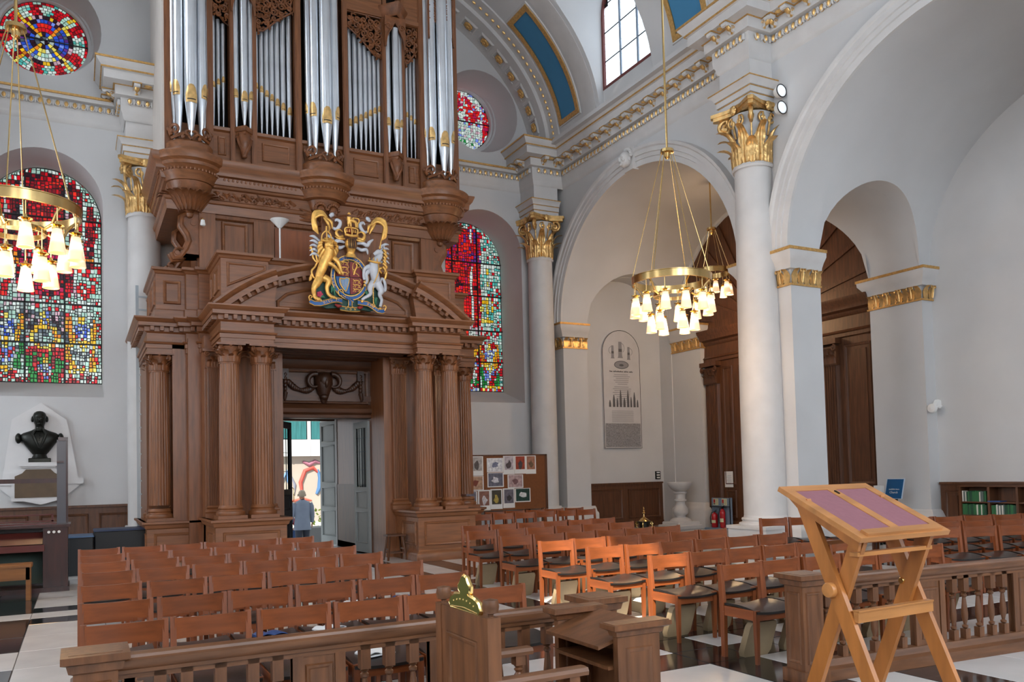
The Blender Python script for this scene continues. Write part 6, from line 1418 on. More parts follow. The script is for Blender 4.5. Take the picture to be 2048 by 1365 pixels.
# ================================================================= doors and the street outside
def leaf(name, hinge, ang, w_, h, m, glazed, label=None):
    t = link(name, None, None, (hinge[0], hinge[1], .02), ang, kind='structure')
    st = .11; z1 = h*.46
    b = MB(); b.box(0, st, -.03, .03, 0, h); b.box(w_-st, w_, -.03, .03, 0, h)
    for za, zb in ((0, .22), (.86, .98), (1.3, 1.42), (h-.14, h)) if glazed else ((0, .22), (.80, .95), (1.38, 1.55), (2.42, 2.56), (h-.12, h)): b.box(st, w_-st, -.03, .03, za, zb)
    b.obj('door_frame', m, t)
    if glazed:
        for za, zb in ((.22, .86), (.98, 1.30)): b = MB(); b.box(st, w_-st, -.012, .012, za, zb); pframe(b, rect(st, w_-st, za, zb), front(-.012), .05, .025); pframe(b, rect(st, w_-st, za, zb)[::-1], lambda u, v, d: (u, .012+d, v), .05, .025); b.obj('panel', m, t)
        g = bpy.data.materials.get('door_glass') or mat('door_glass', 'eef6f4', .02, spec=.5); g.node_tree.nodes['Principled BSDF'].inputs['Transmission Weight'].default_value = 1; g.node_tree.nodes['Principled BSDF'].inputs['IOR'].default_value = 1.02
        b = MB(); b.box(st, w_-st, -.004, .004, 1.42, h-.14); b.obj('pane', g, t)
        b = MB(); [b.box(st+(w_-2*st)*i/4-.005, st+(w_-2*st)*i/4+.005, -.008, .008, 1.42, h-.14) for i in (1, 2, 3)]; [b.box(st, w_-st, -.008, .008, z-.005, z+.005) for z in (1.8, 2.2, 2.5)]; b.obj('glazing_bar', LEAD, t)
        b = MB(); b.tube([(w_-.06, -.04, 1.15), (w_-.06, -.08, 1.17), (w_-.06, -.08, 1.43), (w_-.06, -.04, 1.45)], .012, 6); b.obj('handle', BRASS, t)
    else:
        for za, zb in ((.22, .80), (.95, 1.38), (1.55, 2.42), (2.56, h-.12)): b = MB(); b.box(st, w_-st, -.01, .01, za, zb); pframe(b, rect(st, w_-st, za, zb), front(-.01), .05, .03); pframe(b, rect(st, w_-st, za, zb)[::-1], lambda u, v, d: (u, .01+d, v), .05, .03); b.obj('panel', m, t)
        b = MB(); b.lathe([(0, -.10), (.03, -.095), (.035, -.07), (.012, -.05), (.012, 0), (.03, .0)], (w_*.42, -.01, 1.16), 12, ax='y'); b.obj('handle', BLACK, t)
    return t
leaf('door_1', (3.60, 17.24), atan2(.87, .507), 1.0, 2.86, mat('dark_green_paint', '23262a', .4), True)
leaf('door_2', (5.61, 17.28), atan2(.78, -.085), .78, 2.86, GREYD, True)
leaf('door_3', (5.66, 19.95), atan2(.80, -.19), .82, 3.05, GREYD, False)
b = MB(); b.box(3.45, 5.7, 20.0, 20.2, 3.06, 3.4); struct(b, 'door_4', OAKD)
b = MB(); b.box(5.62, 5.78, 17.5, 19.9, 0, 1.5); b.box(5.62, 5.78, 17.5, 19.9, 0, .15); b.obj('lobby_dado', OAKD, WALLW)
b = MB(); b.box(5.70, 5.8, 17.2, 19.9, 1.5, 3.3); b.obj('lobby_wall', PLASTER, WALLW)
PAVE = mat('pavement_grey', 'a5a29c', .7, var=.08, vs=2); b = MB(); b.box(-10, 24, 21.36, 44, -.62, -.44); b.box(3.5, 5.62, 21.3, 21.9, -.44, -.16); struct(b, 'ground_outside', PAVE)  # plain grey paving, also used for the low wall
t = thing('office_building', (10, 40, -.44), 'office block across the street with teal windows over white panels', 'building')
b = MB(); b.box(-6, 8, .2, 4, 0, 9); b.obj('wall', mat('mural_ground', '9d938c', .7, var=.06, vs=1), t)
b = MB(); b.box(-6, 8, -.05, .25, 3.16, 3.96); [b.box(-3+1.0*i-.02, -3+1.0*i+.02, -.07, -.04, 3.16, 3.96) for i in range(9)]; b.obj('white_panel', mat('white_cladding', 'bcbec4', .4), t)
TEAL = mat('teal_window', '2f6468', .12, var=.3, vs=1.5, st=(6, 1, .6))
for i in range(8): b = MB(); b.box(-4.0+1.32*i+.08, -4.0+1.32*i+1.2, -.0, .2, 3.98, 6.2); q = b.obj('window', TEAL, t); b = MB(); b.box(-4.0+1.32*i-.06, -4.0+1.32*i+.08, -.06, .25, 3.96, 6.3); b.obj('window_post', mat('white_cladding', 'bcbec4', .4), q)
for col, pts, r in (('a8433c', [(-.35, 1.25), (-.42, 1.9), (-.2, 2.45), (.2, 2.6), (.5, 2.3)], .10), ('39608c', [(.35, 1.3), (.5, 1.6), (.55, 2.1), (.42, 2.5)], .12), ('5d7fae', [(-1.3, 2.0), (-1.1, 2.4), (-1.0, 1.9)], .14), ('8c5a6e', [(-.3, 2.9), (0, 2.75), (.3, 2.9), (.6, 2.8)], .10), ('b5564a', [(-.9, 1.0), (-.3, 1.1), (.1, 1.0)], .08), ('6a6f80', [(-.75, 1.3), (-.7, 1.8), (-.85, 2.2)], .07)):
    b = MB(); b.tube([(x, .2, z) for x, z in pts], [r*.6]+[r]*(len(pts)-2)+[r*.4], 8); b.obj('mural_shape', mat('mural_'+col, col, .7), t)
t = thing('planter', (6.35, 25.3, -.44), 'grey street planter with yellow-green leaves beyond the door', 'planter'); b = MB(); b.box(-.5, .6, -.3, .3, 0, .62, .03); b.obj('tub', mat('planter_grey', '8a8d8f', .7), t)
b = MB()
for i in range(60):
    a = random.uniform(0, 6.28); e = random.uniform(.05, .5); p = Vector((e*cos(a), .5*e*sin(a), .62+random.uniform(0, .6))); d = Vector((random.uniform(-1, 1), random.uniform(-1, 1), random.uniform(0, 1))).normalized()*.14; s = d.orthogonal().normalized()*.05; b.add([p, p+d*.5+s, p+d, p+d*.5-s], [(0, 1, 2, 3)])
b.obj('leaves', mat('yellow_green_leaf', '9fb83a', .6), t, kind='stuff')
# ---- people outside
def skin(name, verts, edges, radii, m, parent, root=0):
    me = bpy.data.meshes.new(name); me.from_pydata(verts, edges, []); me.materials.append(m); o = link(name, me, parent)
    md = o.modifiers.new('skin', 'SKIN'); md.use_smooth_shade = True
    for i, r in enumerate(radii): sv = me.skin_vertices[0].data[i]; sv.radius = (r, r) if not hasattr(r, '__len__') else r; sv.use_root = (i == root)
    sub = o.modifiers.new('sub', 'SUBSURF'); sub.levels = 1; sub.render_levels = 2
    return o
SKIN = mat('skin', 'b98068', .5); SUIT = mat('grey_blue_suit', '8d99ad', .7, var=.06, vs=6); TROU = mat('dark_trousers', '3c4250', .7); HAIR = mat('grey_hair', 'b8a894', .7)
def hand(parent, wrist, down, side, fw_, m):
    b = MB(); w0 = Vector(wrist); d = Vector(down).normalized(); s = Vector(side).normalized(); f = Vector(fw_).normalized()
    b.ell(w0+d*.045, (.018, .038, .055), 8, 6, Matrix((s, f, d)).transposed().to_3x3())
    for i, L_ in enumerate((.065, .075, .07, .055)):
        q = w0+d*.085+f*(.030-.02*i); b.tube([q-d*.02, q+d*L_*.5-s*.004, q+d*L_*.85-s*.016], [.009, .0085, .007], 6)
    q = w0+d*.03+f*.034; b.tube([q, q+f*.022+d*.025, q+f*.024+d*.055-s*.01], [.011, .010, .008], 6)
    b.obj('hand', m, parent, sharp=1.2)
t = thing('person', (5.36, 22.35, -.44), 'person with grey hair in a grey-blue suit walking away outside the open door', 'person')
V_ = [(0, 0, .92), (0, .0, 1.12), (0, .01, 1.32), (0, .0, 1.46), (0, .01, 1.54), (0, .03, 1.64), (0, .03, 1.72), (.09, 0, .86), (.10, .04, .48), (.10, .0, .09), (.11, .12, .04), (-.09, 0, .86), (-.10, -.02, .47), (-.10, -.10, .10), (-.11, .02, .04), (.19, .0, 1.42), (.25, -.03, 1.14), (.27, .05, .90), (-.19, .0, 1.42), (-.25, .0, 1.14), (-.26, .09, .90)]
E_ = [(0, 1), (1, 2), (2, 3), (3, 4), (4, 5), (5, 6), (0, 7), (7, 8), (8, 9), (9, 10), (0, 11), (11, 12), (12, 13), (13, 14), (2, 15), (15, 16), (16, 17), (2, 18), (18, 19), (19, 20)]
R_ = [.14, .14, .15, .075, .06, .092, .075, .095, .065, .045, .04, .095, .065, .045, .04, .065, .05, .034, .065, .05, .034]
skin('body', V_, E_, R_, SKIN, t)
def loft(b, secs, n=18, cap=True):
    o = len(b.v); b.add([(cx+rx*cos(2*pi*i/n), cy_+ry*sin(2*pi*i/n), z) for cx, cy_, rx, ry, z in secs for i in range(n)], [(j*n+i, j*n+(i+1) % n, (j+1)*n+(i+1) % n, (j+1)*n+i) for j in range(len(secs)-1) for i in range(n)])
b = MB(); loft(b, [(0, 0, .235, .155, .72), (0, 0, .225, .15, .85), (0, 0, .205, .14, 1.05), (0, 0, .22, .15, 1.25), (0, 0, .225, .145, 1.38), (0, 0, .19, .12, 1.46), (0, 0, .10, .09, 1.51), (0, 0, .07, .075, 1.53)])
for s, ey, wy in ((1, -.03, .05), (-1, .0, .09)): b.tube([(s*.20, 0, 1.43), (s*.235, -.01, 1.34), (s*.262, ey, 1.14), (s*.275, wy-.01, .92)], [.075, .078, .062, .048], 12)
b.obj('jacket', SUIT, t, sharp=1.2)
b = MB()
for s, a in ((1, [(.10, 0, .9), (.105, .04, .48), (.105, .0, .07)]), (-1, [(-.10, 0, .9), (-.105, -.02, .47), (-.105, -.10, .08)])): b.tube(a, [.115, .085, .07], 12)
b.obj('trousers', TROU, t, sharp=1.2)
b = MB(); b.ell((0, .005, 1.69), (.098, .112, .105), 14, 9); 
for s in (1, -1): b.ell((s*.1, .03, 1.65), (.018, .03, .038), 8, 6)
b.obj('hair', HAIR, t, sharp=1.2)
b = MB(); b.ell((0, .14, 1.64), (.018, .03, .03), 8, 6)
for s in (1, -1): b.ell((s*.036, .118, 1.665), (.016, .01, .01), 8, 5)
b.ell((0, .118, 1.60), (.03, .012, .008), 8, 5); b.obj('face', SKIN, t, sharp=1.2)
hand(t, (.275, .05, .90), (0, .1, -1), (1, 0, 0), (0, 1, 0), SKIN); hand(t, (-.27, .09, .90), (0, .1, -1), (-1, 0, 0), (0, 1, 0), SKIN)
b = MB()
for s, y in ((.105, .0), (-.105, -.10)): b.ell((s, y+.05, .04), (.048, .14, .045), 10, 6)
b.obj('shoes', BLACK, t, sharp=1.2)
t = thing('person', (5.55, 25.2, -.44), 'seated person in red top and blue trousers on the pavement wall beyond the door', 'person', None, .6)
V_ = [(0, 0, .55), (0, 0, .78), (0, -.02, 1.0), (0, -.02, 1.1), (0, -.03, 1.2), (0, -.03, 1.28), (.1, -.05, .52), (.12, -.42, .50), (.12, -.42, .1), (.12, -.54, .05), (-.1, -.05, .52), (-.12, -.42, .50), (-.12, -.42, .1), (-.12, -.54, .05), (.19, -.02, .98), (.24, -.12, .74), (.14, -.32, .62), (-.19, -.02, .98), (-.24, -.12, .74), (-.14, -.32, .62)]
skin('body', V_, [(0, 1), (1, 2), (2, 3), (3, 4), (4, 5), (0, 6), (6, 7), (7, 8), (8, 9), (0, 10), (10, 11), (11, 12), (12, 13), (2, 14), (14, 15), (15, 16), (2, 17), (17, 18), (18, 19)], [.14, .14, .14, .06, .09, .075, .09, .065, .045, .04, .09, .065, .045, .04, .06, .048, .034, .06, .048, .034], SKIN, t)
b = MB(); loft(b, [(0, 0, .19, .15, .52), (0, 0, .18, .14, .72), (0, -.02, .20, .14, .92), (0, -.02, .17, .11, 1.02), (0, -.02, .07, .07, 1.08)]); 
for s in (1, -1): b.tube([(s*.18, -.02, .98), (s*.24, -.12, .75), (s*.15, -.30, .63)], [.07, .06, .045], 10)
b.obj('red_top', mat('red_top', 'a8323a', .7), t, sharp=1.2); b = MB()
for s in (1, -1): b.tube([(s*.1, 0, .53), (s*.12, -.42, .51), (s*.12, -.42, .10)], [.10, .08, .065], 10)
b.obj('blue_trousers', mat('blue_denim', '35507e', .8), t, sharp=1.2); b = MB(); b.ell((0, -.015, 1.26), (.095, .105, .10), 12, 8); b.obj('hair', mat('dark_hair', '3a2a20', .7), t, sharp=1.2)
b = MB(); b.ell((0, -.13, 1.22), (.018, .03, .03), 8, 6); [b.ell((s*.036, -.115, 1.245), (.015, .01, .01), 8, 5) for s in (1, -1)]; b.ell((0, -.115, 1.18), (.03, .012, .008), 8, 5); b.obj('face', SKIN, t, sharp=1.2)
hand(t, (.14, -.32, .62), (0, -1, -.2), (0, 0, 1), (1, 0, 0), SKIN); hand(t, (-.14, -.32, .62), (0, -1, -.2), (0, 0, 1), (-1, 0, 0), SKIN)
t = thing('low_wall', (5.7, 25.35, -.44), 'low pale street wall carrying the seated person beyond the door', 'wall'); b = MB(); b.box(-.5, .2, -.15, .25, 0, .44, .02); b.obj('wall_block', PAVE, t); b = MB(); b.box(-.53, .23, -.18, .28, .40, .445, .01); b.obj('coping', PAVE, t)
# ================================================================= chandeliers
def shademat(name, es, sy, e0, e1):
    m = bpy.data.materials.new(name); m.use_nodes = True; nt = m.node_tree; N = nt.nodes; L = nt.links; b = N['Principled BSDF']
    b.inputs['Base Color'].default_value = (*lin('f1dcc0'), 1); b.inputs['Roughness'].default_value = .35
    tc = N.new('ShaderNodeTexCoord'); sp = N.new('ShaderNodeSeparateXYZ'); L.new(tc.outputs['Object'], sp.inputs[0])
    cr = N.new('ShaderNodeValToRGB'); mr = N.new('ShaderNodeMapRange'); mr.inputs[1].default_value = -.28; mr.inputs[2].default_value = 0
    L.new(sp.outputs[2], mr.inputs[0]); L.new(mr.outputs[0], cr.inputs[0])
    e = cr.color_ramp.elements; e[0].position = 0; e[0].color = (.42, .25, .12, 1); e[1].position = 1; e[1].color = (.30, .17, .10, 1)
    for p, c in ((.35, (.50, .29, .14, 1)), (.52, (1.0, .74, .46, 1)), (.62, (1.2, 1.0, .75, 1)), (.75, (.8, .5, .3, 1))): q = e.new(p); q.color = c
    L.new(cr.outputs[0], b.inputs['Emission Color']); b.inputs['Emission Strength'].default_value = es
    return m
SHM = shademat('glowing_glass_shade', 1.25, 0, 0, 0)
b = MB(); n = 32
b.lathe([(.045, 0), (.050, -.01), (.088, -.27), (.090, -.28), (.082, -.28), (.046, -.02)], n=32)
for i, p in enumerate(b.v):
    a = atan2(p[1], p[0]); k = 1+.018*cos(16*a); b.v[i] = (p[0]*k, p[1]*k, p[2])
SHADE = b.mesh('glass_shade', SHM)
b = MB(); b.lathe([(.008, .09), (.014, .085), (.02, .06), (.07, .042), (.072, .034), (.03, .022), (.026, .012), (.055, .006), (.052, -.006), (0, -.006)], n=14); COLLAR = b.mesh('brass_collar', BRASSB)
def chandelier(x, y, zr, zh, R, label, ztop, drops, tier2=True, m=BRASS):
    t = thing('chandelier', (x, y, 0), label, 'chandelier')
    b = MB(); b.lathe([(R, zr-.055), (R+.012, zr-.055), (R+.012, zr+.055), (R+.02, zr+.06), (R+.02, zr+.07), (R-.012, zr+.07), (R-.012, zr-.055), (R, zr-.055)], n=64, cap=False); b.obj('ring', m, t)
    b = MB(); b.lathe([(.0, zh+.06), (.03, zh+.06), (.11, zh+.03), (.115, zh-.02), (.05, zh-.03), (.045, zh-.10), (.02, zh-.13), (0, zh-.14)], n=24); b.obj('hub', m, t)
    b = MB(); b.tube([(0, 0, zh+.05), (0, 0, ztop)], .018, 10); b.obj('hanging_rod', m, t)
    for k in range(6):
        a = 2*pi*k/6+.45; b = MB(); b.tube([(.09*cos(a), .09*sin(a), zh-.01), (R*cos(a), R*sin(a), zr+.06)], .007, 6); b.obj('stay_rod', m, t)
    def lamp(r, a, z0, z1):
        p = (r*cos(a), r*sin(a), z1); s = link('glass_shade', SHADE, t, p); link('brass_collar', COLLAR, s); b = MB(); b.tube([(0, 0, .08), (0, 0, z0-z1)], .008, 6); b.obj('stem', m, s)
    for k in range(drops): a = 2*pi*k/drops+.2; lamp(R-.02, a, zr-.05, zr-.30)
    if tier2:
        for k in range(6):
            a = 2*pi*k/6+.3; e = Vector((cos(a), sin(a), 0)); b = MB(); b.tube([e*(R-.01)+Vector((0, 0, zr-.02)), e*(R-.10)+Vector((0, 0, zr-.10)), e*(R-.16)+Vector((0, 0, zr-.22)), e*(R-.26)+Vector((0, 0, zr-.26)), e*(R-.33)+Vector((0, 0, zr-.22))], .018, 8); b.obj('scroll_arm', m, t); lamp(R-.30, a, zr-.25, zr-.58)
        b = MB(); b.lathe([(R*.45, zr-.27), (R*.45+.012, zr-.27), (R*.45+.012, zr-.21), (R*.45, zr-.21), (R*.45, zr-.27)], n=40, cap=False); b.obj('inner_ring', m, t)
    l = bpy.data.lights.new('chandelier_glow', 'POINT'); l.energy = 150 if tier2 else 130; l.color = (1, .66, .36); l.shadow_soft_size = .35; lo = link('chandelier_glow', l, t, (0, 0, zr-.75 if tier2 else zr-.9))
    return t
def vaultz(x): return VZ+VB*sqrt(max(0, 1-((x-XC)/VA)**2))
chandelier(8.94, 11, 4.86, 7.10, .66, 'brass ring chandelier with lit glass shades hanging before the far great arch', vaultz(8.94)-.02, 12)
chandelier(-.62, 11, 4.86, 7.02, .67, 'brass ring chandelier with lit glass shades in front of the left stained glass window', vaultz(-.62)-.02, 12)
chandelier(14.08, 15.7, 6.55, 7.65, .42, 'smaller chandelier farther back in the side aisle, partly hidden by the column', 8.9, 8, False)
# ================================================================= royal arms carved and painted
def CZ(x, y): return ((x-595)*.00160, (1215-y)*.00166)
T0 = thing('royal_arms', (4.56, 15.12, 4.79), 'carved and gilded royal coat of arms with lion and unicorn on the pediment', 'coat of arms')
RA_GOLD = mat('arms_gold', (.83, .47, .12), .38, .6, var=.2, vs=14, bump=.15, bs=60); RA_WHITE = mat('arms_silver_white', 'c9ccd4', .4, .1, var=.06, vs=10); RA_BLUE = mat('arms_blue', '1f5a9c', .45); RA_LB = mat('arms_light_blue', '5c9fd6', .45); RA_RED = mat('arms_red', '7d1c16', .45); RA_GRN = mat('arms_green', '1f4a40', .55, var=.2, vs=14); RA_PINK = mat('arms_rose', 'c23a5a', .5)
def P(x, y, d=0): u, v = CZ(x, y); return Vector((u, -d, v))
def tubes(name, paths, m, par=None, n=8):
    b = MB()
    for pts, r in paths:
        q = [P(*p) for p in pts]
        if len(q) > 2:      # smooth the path
            qq = []; rr = r if hasattr(r, '__len__') else [r]*len(q); ro = []
            for i in range(len(q)-1):
                p0, p1, p2, p3 = q[max(0, i-1)], q[i], q[i+1], q[min(len(q)-1, i+2)]
                for k in range(4):
                    s = k/4; qq.append(.5*((2*p1)+(p2-p0)*s+(2*p0-5*p1+4*p2-p3)*s*s+(3*p1-p0-3*p2+p3)*s**3)); ro.append(rr[i]+(rr[i+1]-rr[i])*s)
            qq.append(q[-1]); ro.append(rr[-1]); q, r = qq, ro
        b.tube(q, r, n)
    return b.obj(name, m, par or T0, sharp=1.2)
fP = lambda u, v, d: tuple(P(u, v, d))
b = MB(); b.plate([(140, 1130), (260, 900), (420, 860), (600, 880), (780, 860), (960, 930), (1000, 1130), (860, 1190), (700, 1170), (600, 1205), (480, 1170), (330, 1190)], [], fP, -.10, .0); b.obj('green_mound', RA_GRN, T0)
b = MB(); b.plate([(300, 130), (860, 170), (900, 500), (820, 760), (380, 760), (290, 450)], [], fP, -.11, -.05); b.obj('backing', OAK, T0)
GE = lambda r, n=48: [(605+225*r*cos(2*pi*i/n), 825+255*r*sin(2*pi*i/n)) for i in range(n)]
b = MB(); b.plate(GE(1), [GE(.82)], fP, -.03, .05); g = b.obj('garter', RA_BLUE, T0)
b = MB()
for k in (1.0, .82): b.tube([P(x, y, .05) for x, y in GE(k)], .011, 6, closed=True)
b.obj('gold_edge', RA_GOLD, g)
def ringtext(s, a0, a1):
    for i, ch in enumerate(s):
        if ch == ' ': continue
        a = a0+(a1-a0)*i/(len(s)-1); o = P(605+225*.91*cos(a), 825+255*.91*sin(a), .052); outv = Vector((cos(a), 0, -sin(a)*1.05)).normalized(); tx_ = Vector((0, -1, 0)).cross(outv)
        y_ = outv; x_ = y_.cross(Vector((0, -1, 0))); o = o-y_*.017
        text(ch, g, frame(o, x_, y_, Vector((0, -1, 0))), .05, RA_GOLD, .003)
ringtext('HONI SOIT QUI MAL Y PENSE', pi*.86, pi*2.12)
b = MB(); b.plate(GE(.80), [], fP, -.05, .02); sh = b.obj('shield', RA_GRN, T0)
def quarter(x0, x1, y0, y1, m):
    pts = [p for p in GE(.74, 60)]; out = [(min(max(x, x0), x1), min(max(y, y0), y1)) for x, y in pts]; ded = [out[0]]
    for q in out[1:]:
        if abs(q[0]-ded[-1][0])+abs(q[1]-ded[-1][1]) > .5: ded.append(q)
    b = MB(); b.plate(ded, [], fP, .015, .055); return b.obj('quarter', m, sh)
q1 = quarter(400, 600, 550, 815, RA_RED); q2 = quarter(608, 830, 550, 815, RA_RED); q3 = quarter(400, 600, 822, 1060, RA_BLUE); q4 = quarter(608, 830, 822, 1060, RA_RED)
def passant(cx, cy, s, par):
    tubes('gold_lion', [([(cx-45*s, cy, .065), (cx-10*s, cy-4*s, .07), (cx+30*s, cy, .065)], [.012*s, .016*s, .013*s]), ([(cx-45*s, cy, .065), (cx-60*s, cy-14*s, .07)], [.014*s, .016*s]), ([(cx-38*s, cy, .065), (cx-48*s, cy+24*s, .06), (cx-62*s, cy+24*s, .06)], .007*s), ([(cx-20*s, cy, .065), (cx-22*s, cy+26*s, .06), (cx-35*s, cy+28*s, .06)], .007*s), ([(cx+25*s, cy, .065), (cx+22*s, cy+26*s, .06), (cx+8*s, cy+28*s, .06)], .007*s), ([(cx+32*s, cy, .06), (cx+42*s, cy+24*s, .06), (cx+30*s, cy+28*s, .06)], .007*s), ([(cx+32*s, cy, .06), (cx+58*s, cy-8*s, .06), (cx+48*s, cy-30*s, .06), (cx+25*s, cy-26*s, .06)], .006*s)], RA_GOLD, par, 6)
for y in (655, 715, 775): passant(545, y, .85, q1)
for y in (855, 905, 955): passant(690, y, .85, q4)
tubes('rampant_lion', [([(650, 790, .06), (665, 740, .07), (690, 690, .07), (680, 655, .07)], [.012, .02, .018, .016]), ([(690, 700, .06), (725, 690, .06), (735, 665, .06)], .009), ([(675, 740, .06), (640, 720, .06), (640, 690, .06)], .008), ([(660, 760, .06), (700, 780, .06), (715, 800, .06)], .009), ([(650, 780, .06), (640, 720, .06), (655, 650, .06), (735, 640, .06)], .006)], RA_GOLD, q2, 6)
b = MB(); hp = [(480, 830), (600, 830), (590, 900), (560, 985), (545, 1000), (500, 940), (480, 880)]; b.plate(hp, [], fP, .05, .062); hq = b.obj('harp_field', RA_LB, q3)
tubes('harp', [([(485, 835, .07), (480, 890, .08), (510, 950, .08), (550, 990, .07)], [.014, .016, .014, .012]), ([(485, 840, .07), (530, 845, .07), (560, 830, .07), (598, 838, .07)], .012), ([(596, 838, .07), (585, 900, .07), (555, 985, .07)], .010)]+[([(500+18*i, 845, .068), (505+14*i, 950-8*abs(i-2), .068)], .003) for i in range(5)], RA_GOLD, q3, 6)
tubes('garter_strap', [([(485, 1010, .07), (540, 1050, .08), (600, 1080, .085), (640, 1095, .07)], .026), ([(600, 1075, .06), (600, 1110, .07), (600, 1145, .06)], .026)], RA_BLUE, None); tubes('buckle', [([(455, 990, .08), (500, 970, .08), (520, 1020, .08), (475, 1045, .08), (455, 990, .08)], .010), ([(510, 1040, .10), (640, 1110, .10)], .005), ([(580, 1085, .09), (580, 1150, .08)], .006), ([(622, 1085, .09), (622, 1150, .08)], .006), ([(570, 1155, .08), (600, 1200, .08), (630, 1155, .08)], .014)]+[([(540+30*i, 1045+16*i, .105), (543+30*i, 1050+16*i, .108)], .009) for i in range(3)], RA_GOLD)
# lion
L_ = tubes('lion', [([(230, 860, .08), (260, 770, .13), (300, 670, .15), (335, 600, .16), (345, 540, .17), (345, 480, .19)], [.075, .085, .095, .105, .10, .085]),
 ([(250, 850, .08), (200, 930, .12), (165, 990, .14), (170, 1060, .12), (190, 1100, .14), (235, 1115, .18)], [.085, .075, .05, .038, .04, .034]), ([(300, 860, .08), (345, 890, .12), (320, 960, .12), (330, 1030, .12), (370, 1070, .14), (410, 1080, .18)], [.08, .06, .042, .036, .036, .03]),
 ([(390, 620, .12), (440, 660, .16), (470, 720, .16), (490, 775, .14), (515, 790, .14)], [.06, .05, .038, .032, .03]), ([(300, 640, .10), (330, 690, .18), (390, 720, .19), (450, 770, .15), (470, 800, .14)], [.06, .05, .036, .032, .03])], RA_GOLD, None, 12)
b = MB(); c_ = P(340, 490, .20); b.ell(c_, (.085, .09, .095), 12, 8); b.ell(c_+Vector((.035, -.075, -.035)), (.045, .05, .035), 8, 6); b.ell(c_+Vector((.04, -.125, -.02)), (.016, .014, .012), 6, 5); b.ell(c_+Vector((.03, -.08, -.075)), (.035, .03, .014), 8, 5)
for s in (-1, 1): b.ell(c_+Vector((.02+s*.035, -.08, .015)), (.012, .01, .008), 6, 4); b.ell(c_+Vector((s*.07, -.0, .06)), (.02, .02, .025), 6, 5)
b.obj('face', RA_GOLD, L_, sharp=1.2)
tubes('mane', [([(340+78*cos(a), 495-62*sin(a)*-1, .20), (335+108*cos(a), 520+100*sin(a), .17), (330+112*cos(a+.12), 560+120*sin(a), .14)], [.03, .034, .008]) for a in [i*.42-.6 for i in range(16)]], RA_GOLD, L_, 6)
tubes('tail', [([(235, 870, .06), (170, 860, .08), (150, 790, .08), (190, 740, .08), (215, 680, .08), (205, 610, .08), (235, 580, .08), (245, 640, .08), (215, 690, .09), (170, 640, .08), (160, 560, .08), (135, 520, .08)], [.02, .022, .02, .018, .018, .02, .03, .022, .016, .018, .022, .035]), ([(150, 830, .07), (135, 880, .08), (120, 905, .07)], [.02, .03, .006])], RA_GOLD, L_)
tubes('crown', [([(255, 445, .2), (310, 460, .27), (375, 430, .2)], .020), ([(255, 440, .2), (265, 380, .2), (310, 340, .22), (360, 370, .2), (372, 425, .2)], .014), ([(312, 455, .27), (310, 400, .25), (312, 340, .22)], .014), ([(310, 340, .22), (312, 285, .22)], [.02, .016]), ([(345, 280, .18), (345, 330, .2), (330, 350, .2)], .012)], RA_GOLD, L_, 6)
tubes('claws', [([(195+14*i, 1105+4*i, .18), (200+14*i, 1128+2*i, .19)], [.016, .006]) for i in range(4)]+[([(380+14*i, 1072+4*i, .18), (388+14*i, 1094+2*i, .19)], [.016, .006]) for i in range(4)]+[([(470+13*i, 790-4*i, .16), (474+13*i, 812-2*i, .15)], [.014, .005]) for i in range(4)], RA_GOLD, L_, 6)
# unicorn
U_ = tubes('unicorn', [([(920, 850, .08), (900, 780, .13), (880, 700, .15), (895, 640, .15), (940, 580, .14), (970, 530, .14)], [.085, .09, .10, .085, .07, .06]), ([(975, 520, .15), (940, 510, .18), (905, 530, .19), (885, 545, .18)], [.06, .05, .036, .03]),
 ([(940, 870, .08), (975, 950, .12), (960, 1000, .11), (985, 1060, .10), (960, 1140, .12)], [.09, .065, .04, .03, .026]), ([(890, 870, .08), (840, 930, .12), (845, 1000, .11), (770, 1050, .11), (735, 1080, .12)], [.085, .06, .036, .03, .026]),
 ([(850, 680, .14), (800, 700, .17), (765, 730, .16), (760, 800, .14), (770, 845, .14)], [.055, .042, .032, .028, .026]), ([(840, 720, .12), (790, 780, .15), (800, 850, .14), (775, 890, .14)], [.05, .038, .028, .024]), ([(970, 860, .06), (1000, 800, .07), (1030, 850, .08), (1035, 930, .08), (1000, 950, .08), (985, 930, .08)], [.018, .022, .03, .032, .026, .012])], RA_WHITE, None, 12)
b = MB()
for s in (-1, 1): b.ell(P(1000+s*14, 440, .16), (.016, .016, .04), 6, 5); b.ell(P(955, 500, .20+s*.0)+Vector((s*.03, -.0, 0)), (.010, .012, .009), 6, 4)
b.ell(P(889, 552, .205), (.006, .006, .004), 6, 4); b.obj('ears_and_eyes', RA_WHITE, U_, sharp=1.2)
tubes('horn', [([(960, 470, .17), (975, 390, .18), (985, 340, .18)], [.018, .012, .004])], RA_GOLD, U_)
tubes('mane_and_tail_tuft', [([(1005+8*sin(i), 470+40*i, .14), (1040+10*sin(i*2), 500+42*i, .12), (1020, 540+42*i, .10)], [.022, .03, .008]) for i in range(6)]+[([(1000, 740, .05), (960, 700, .07), (1010, 680, .08), (1050, 720, .08), (1040, 790, .07), (1020, 840, .06)], [.02, .03, .03, .03, .026, .006])], RA_GOLD, U_, 6)
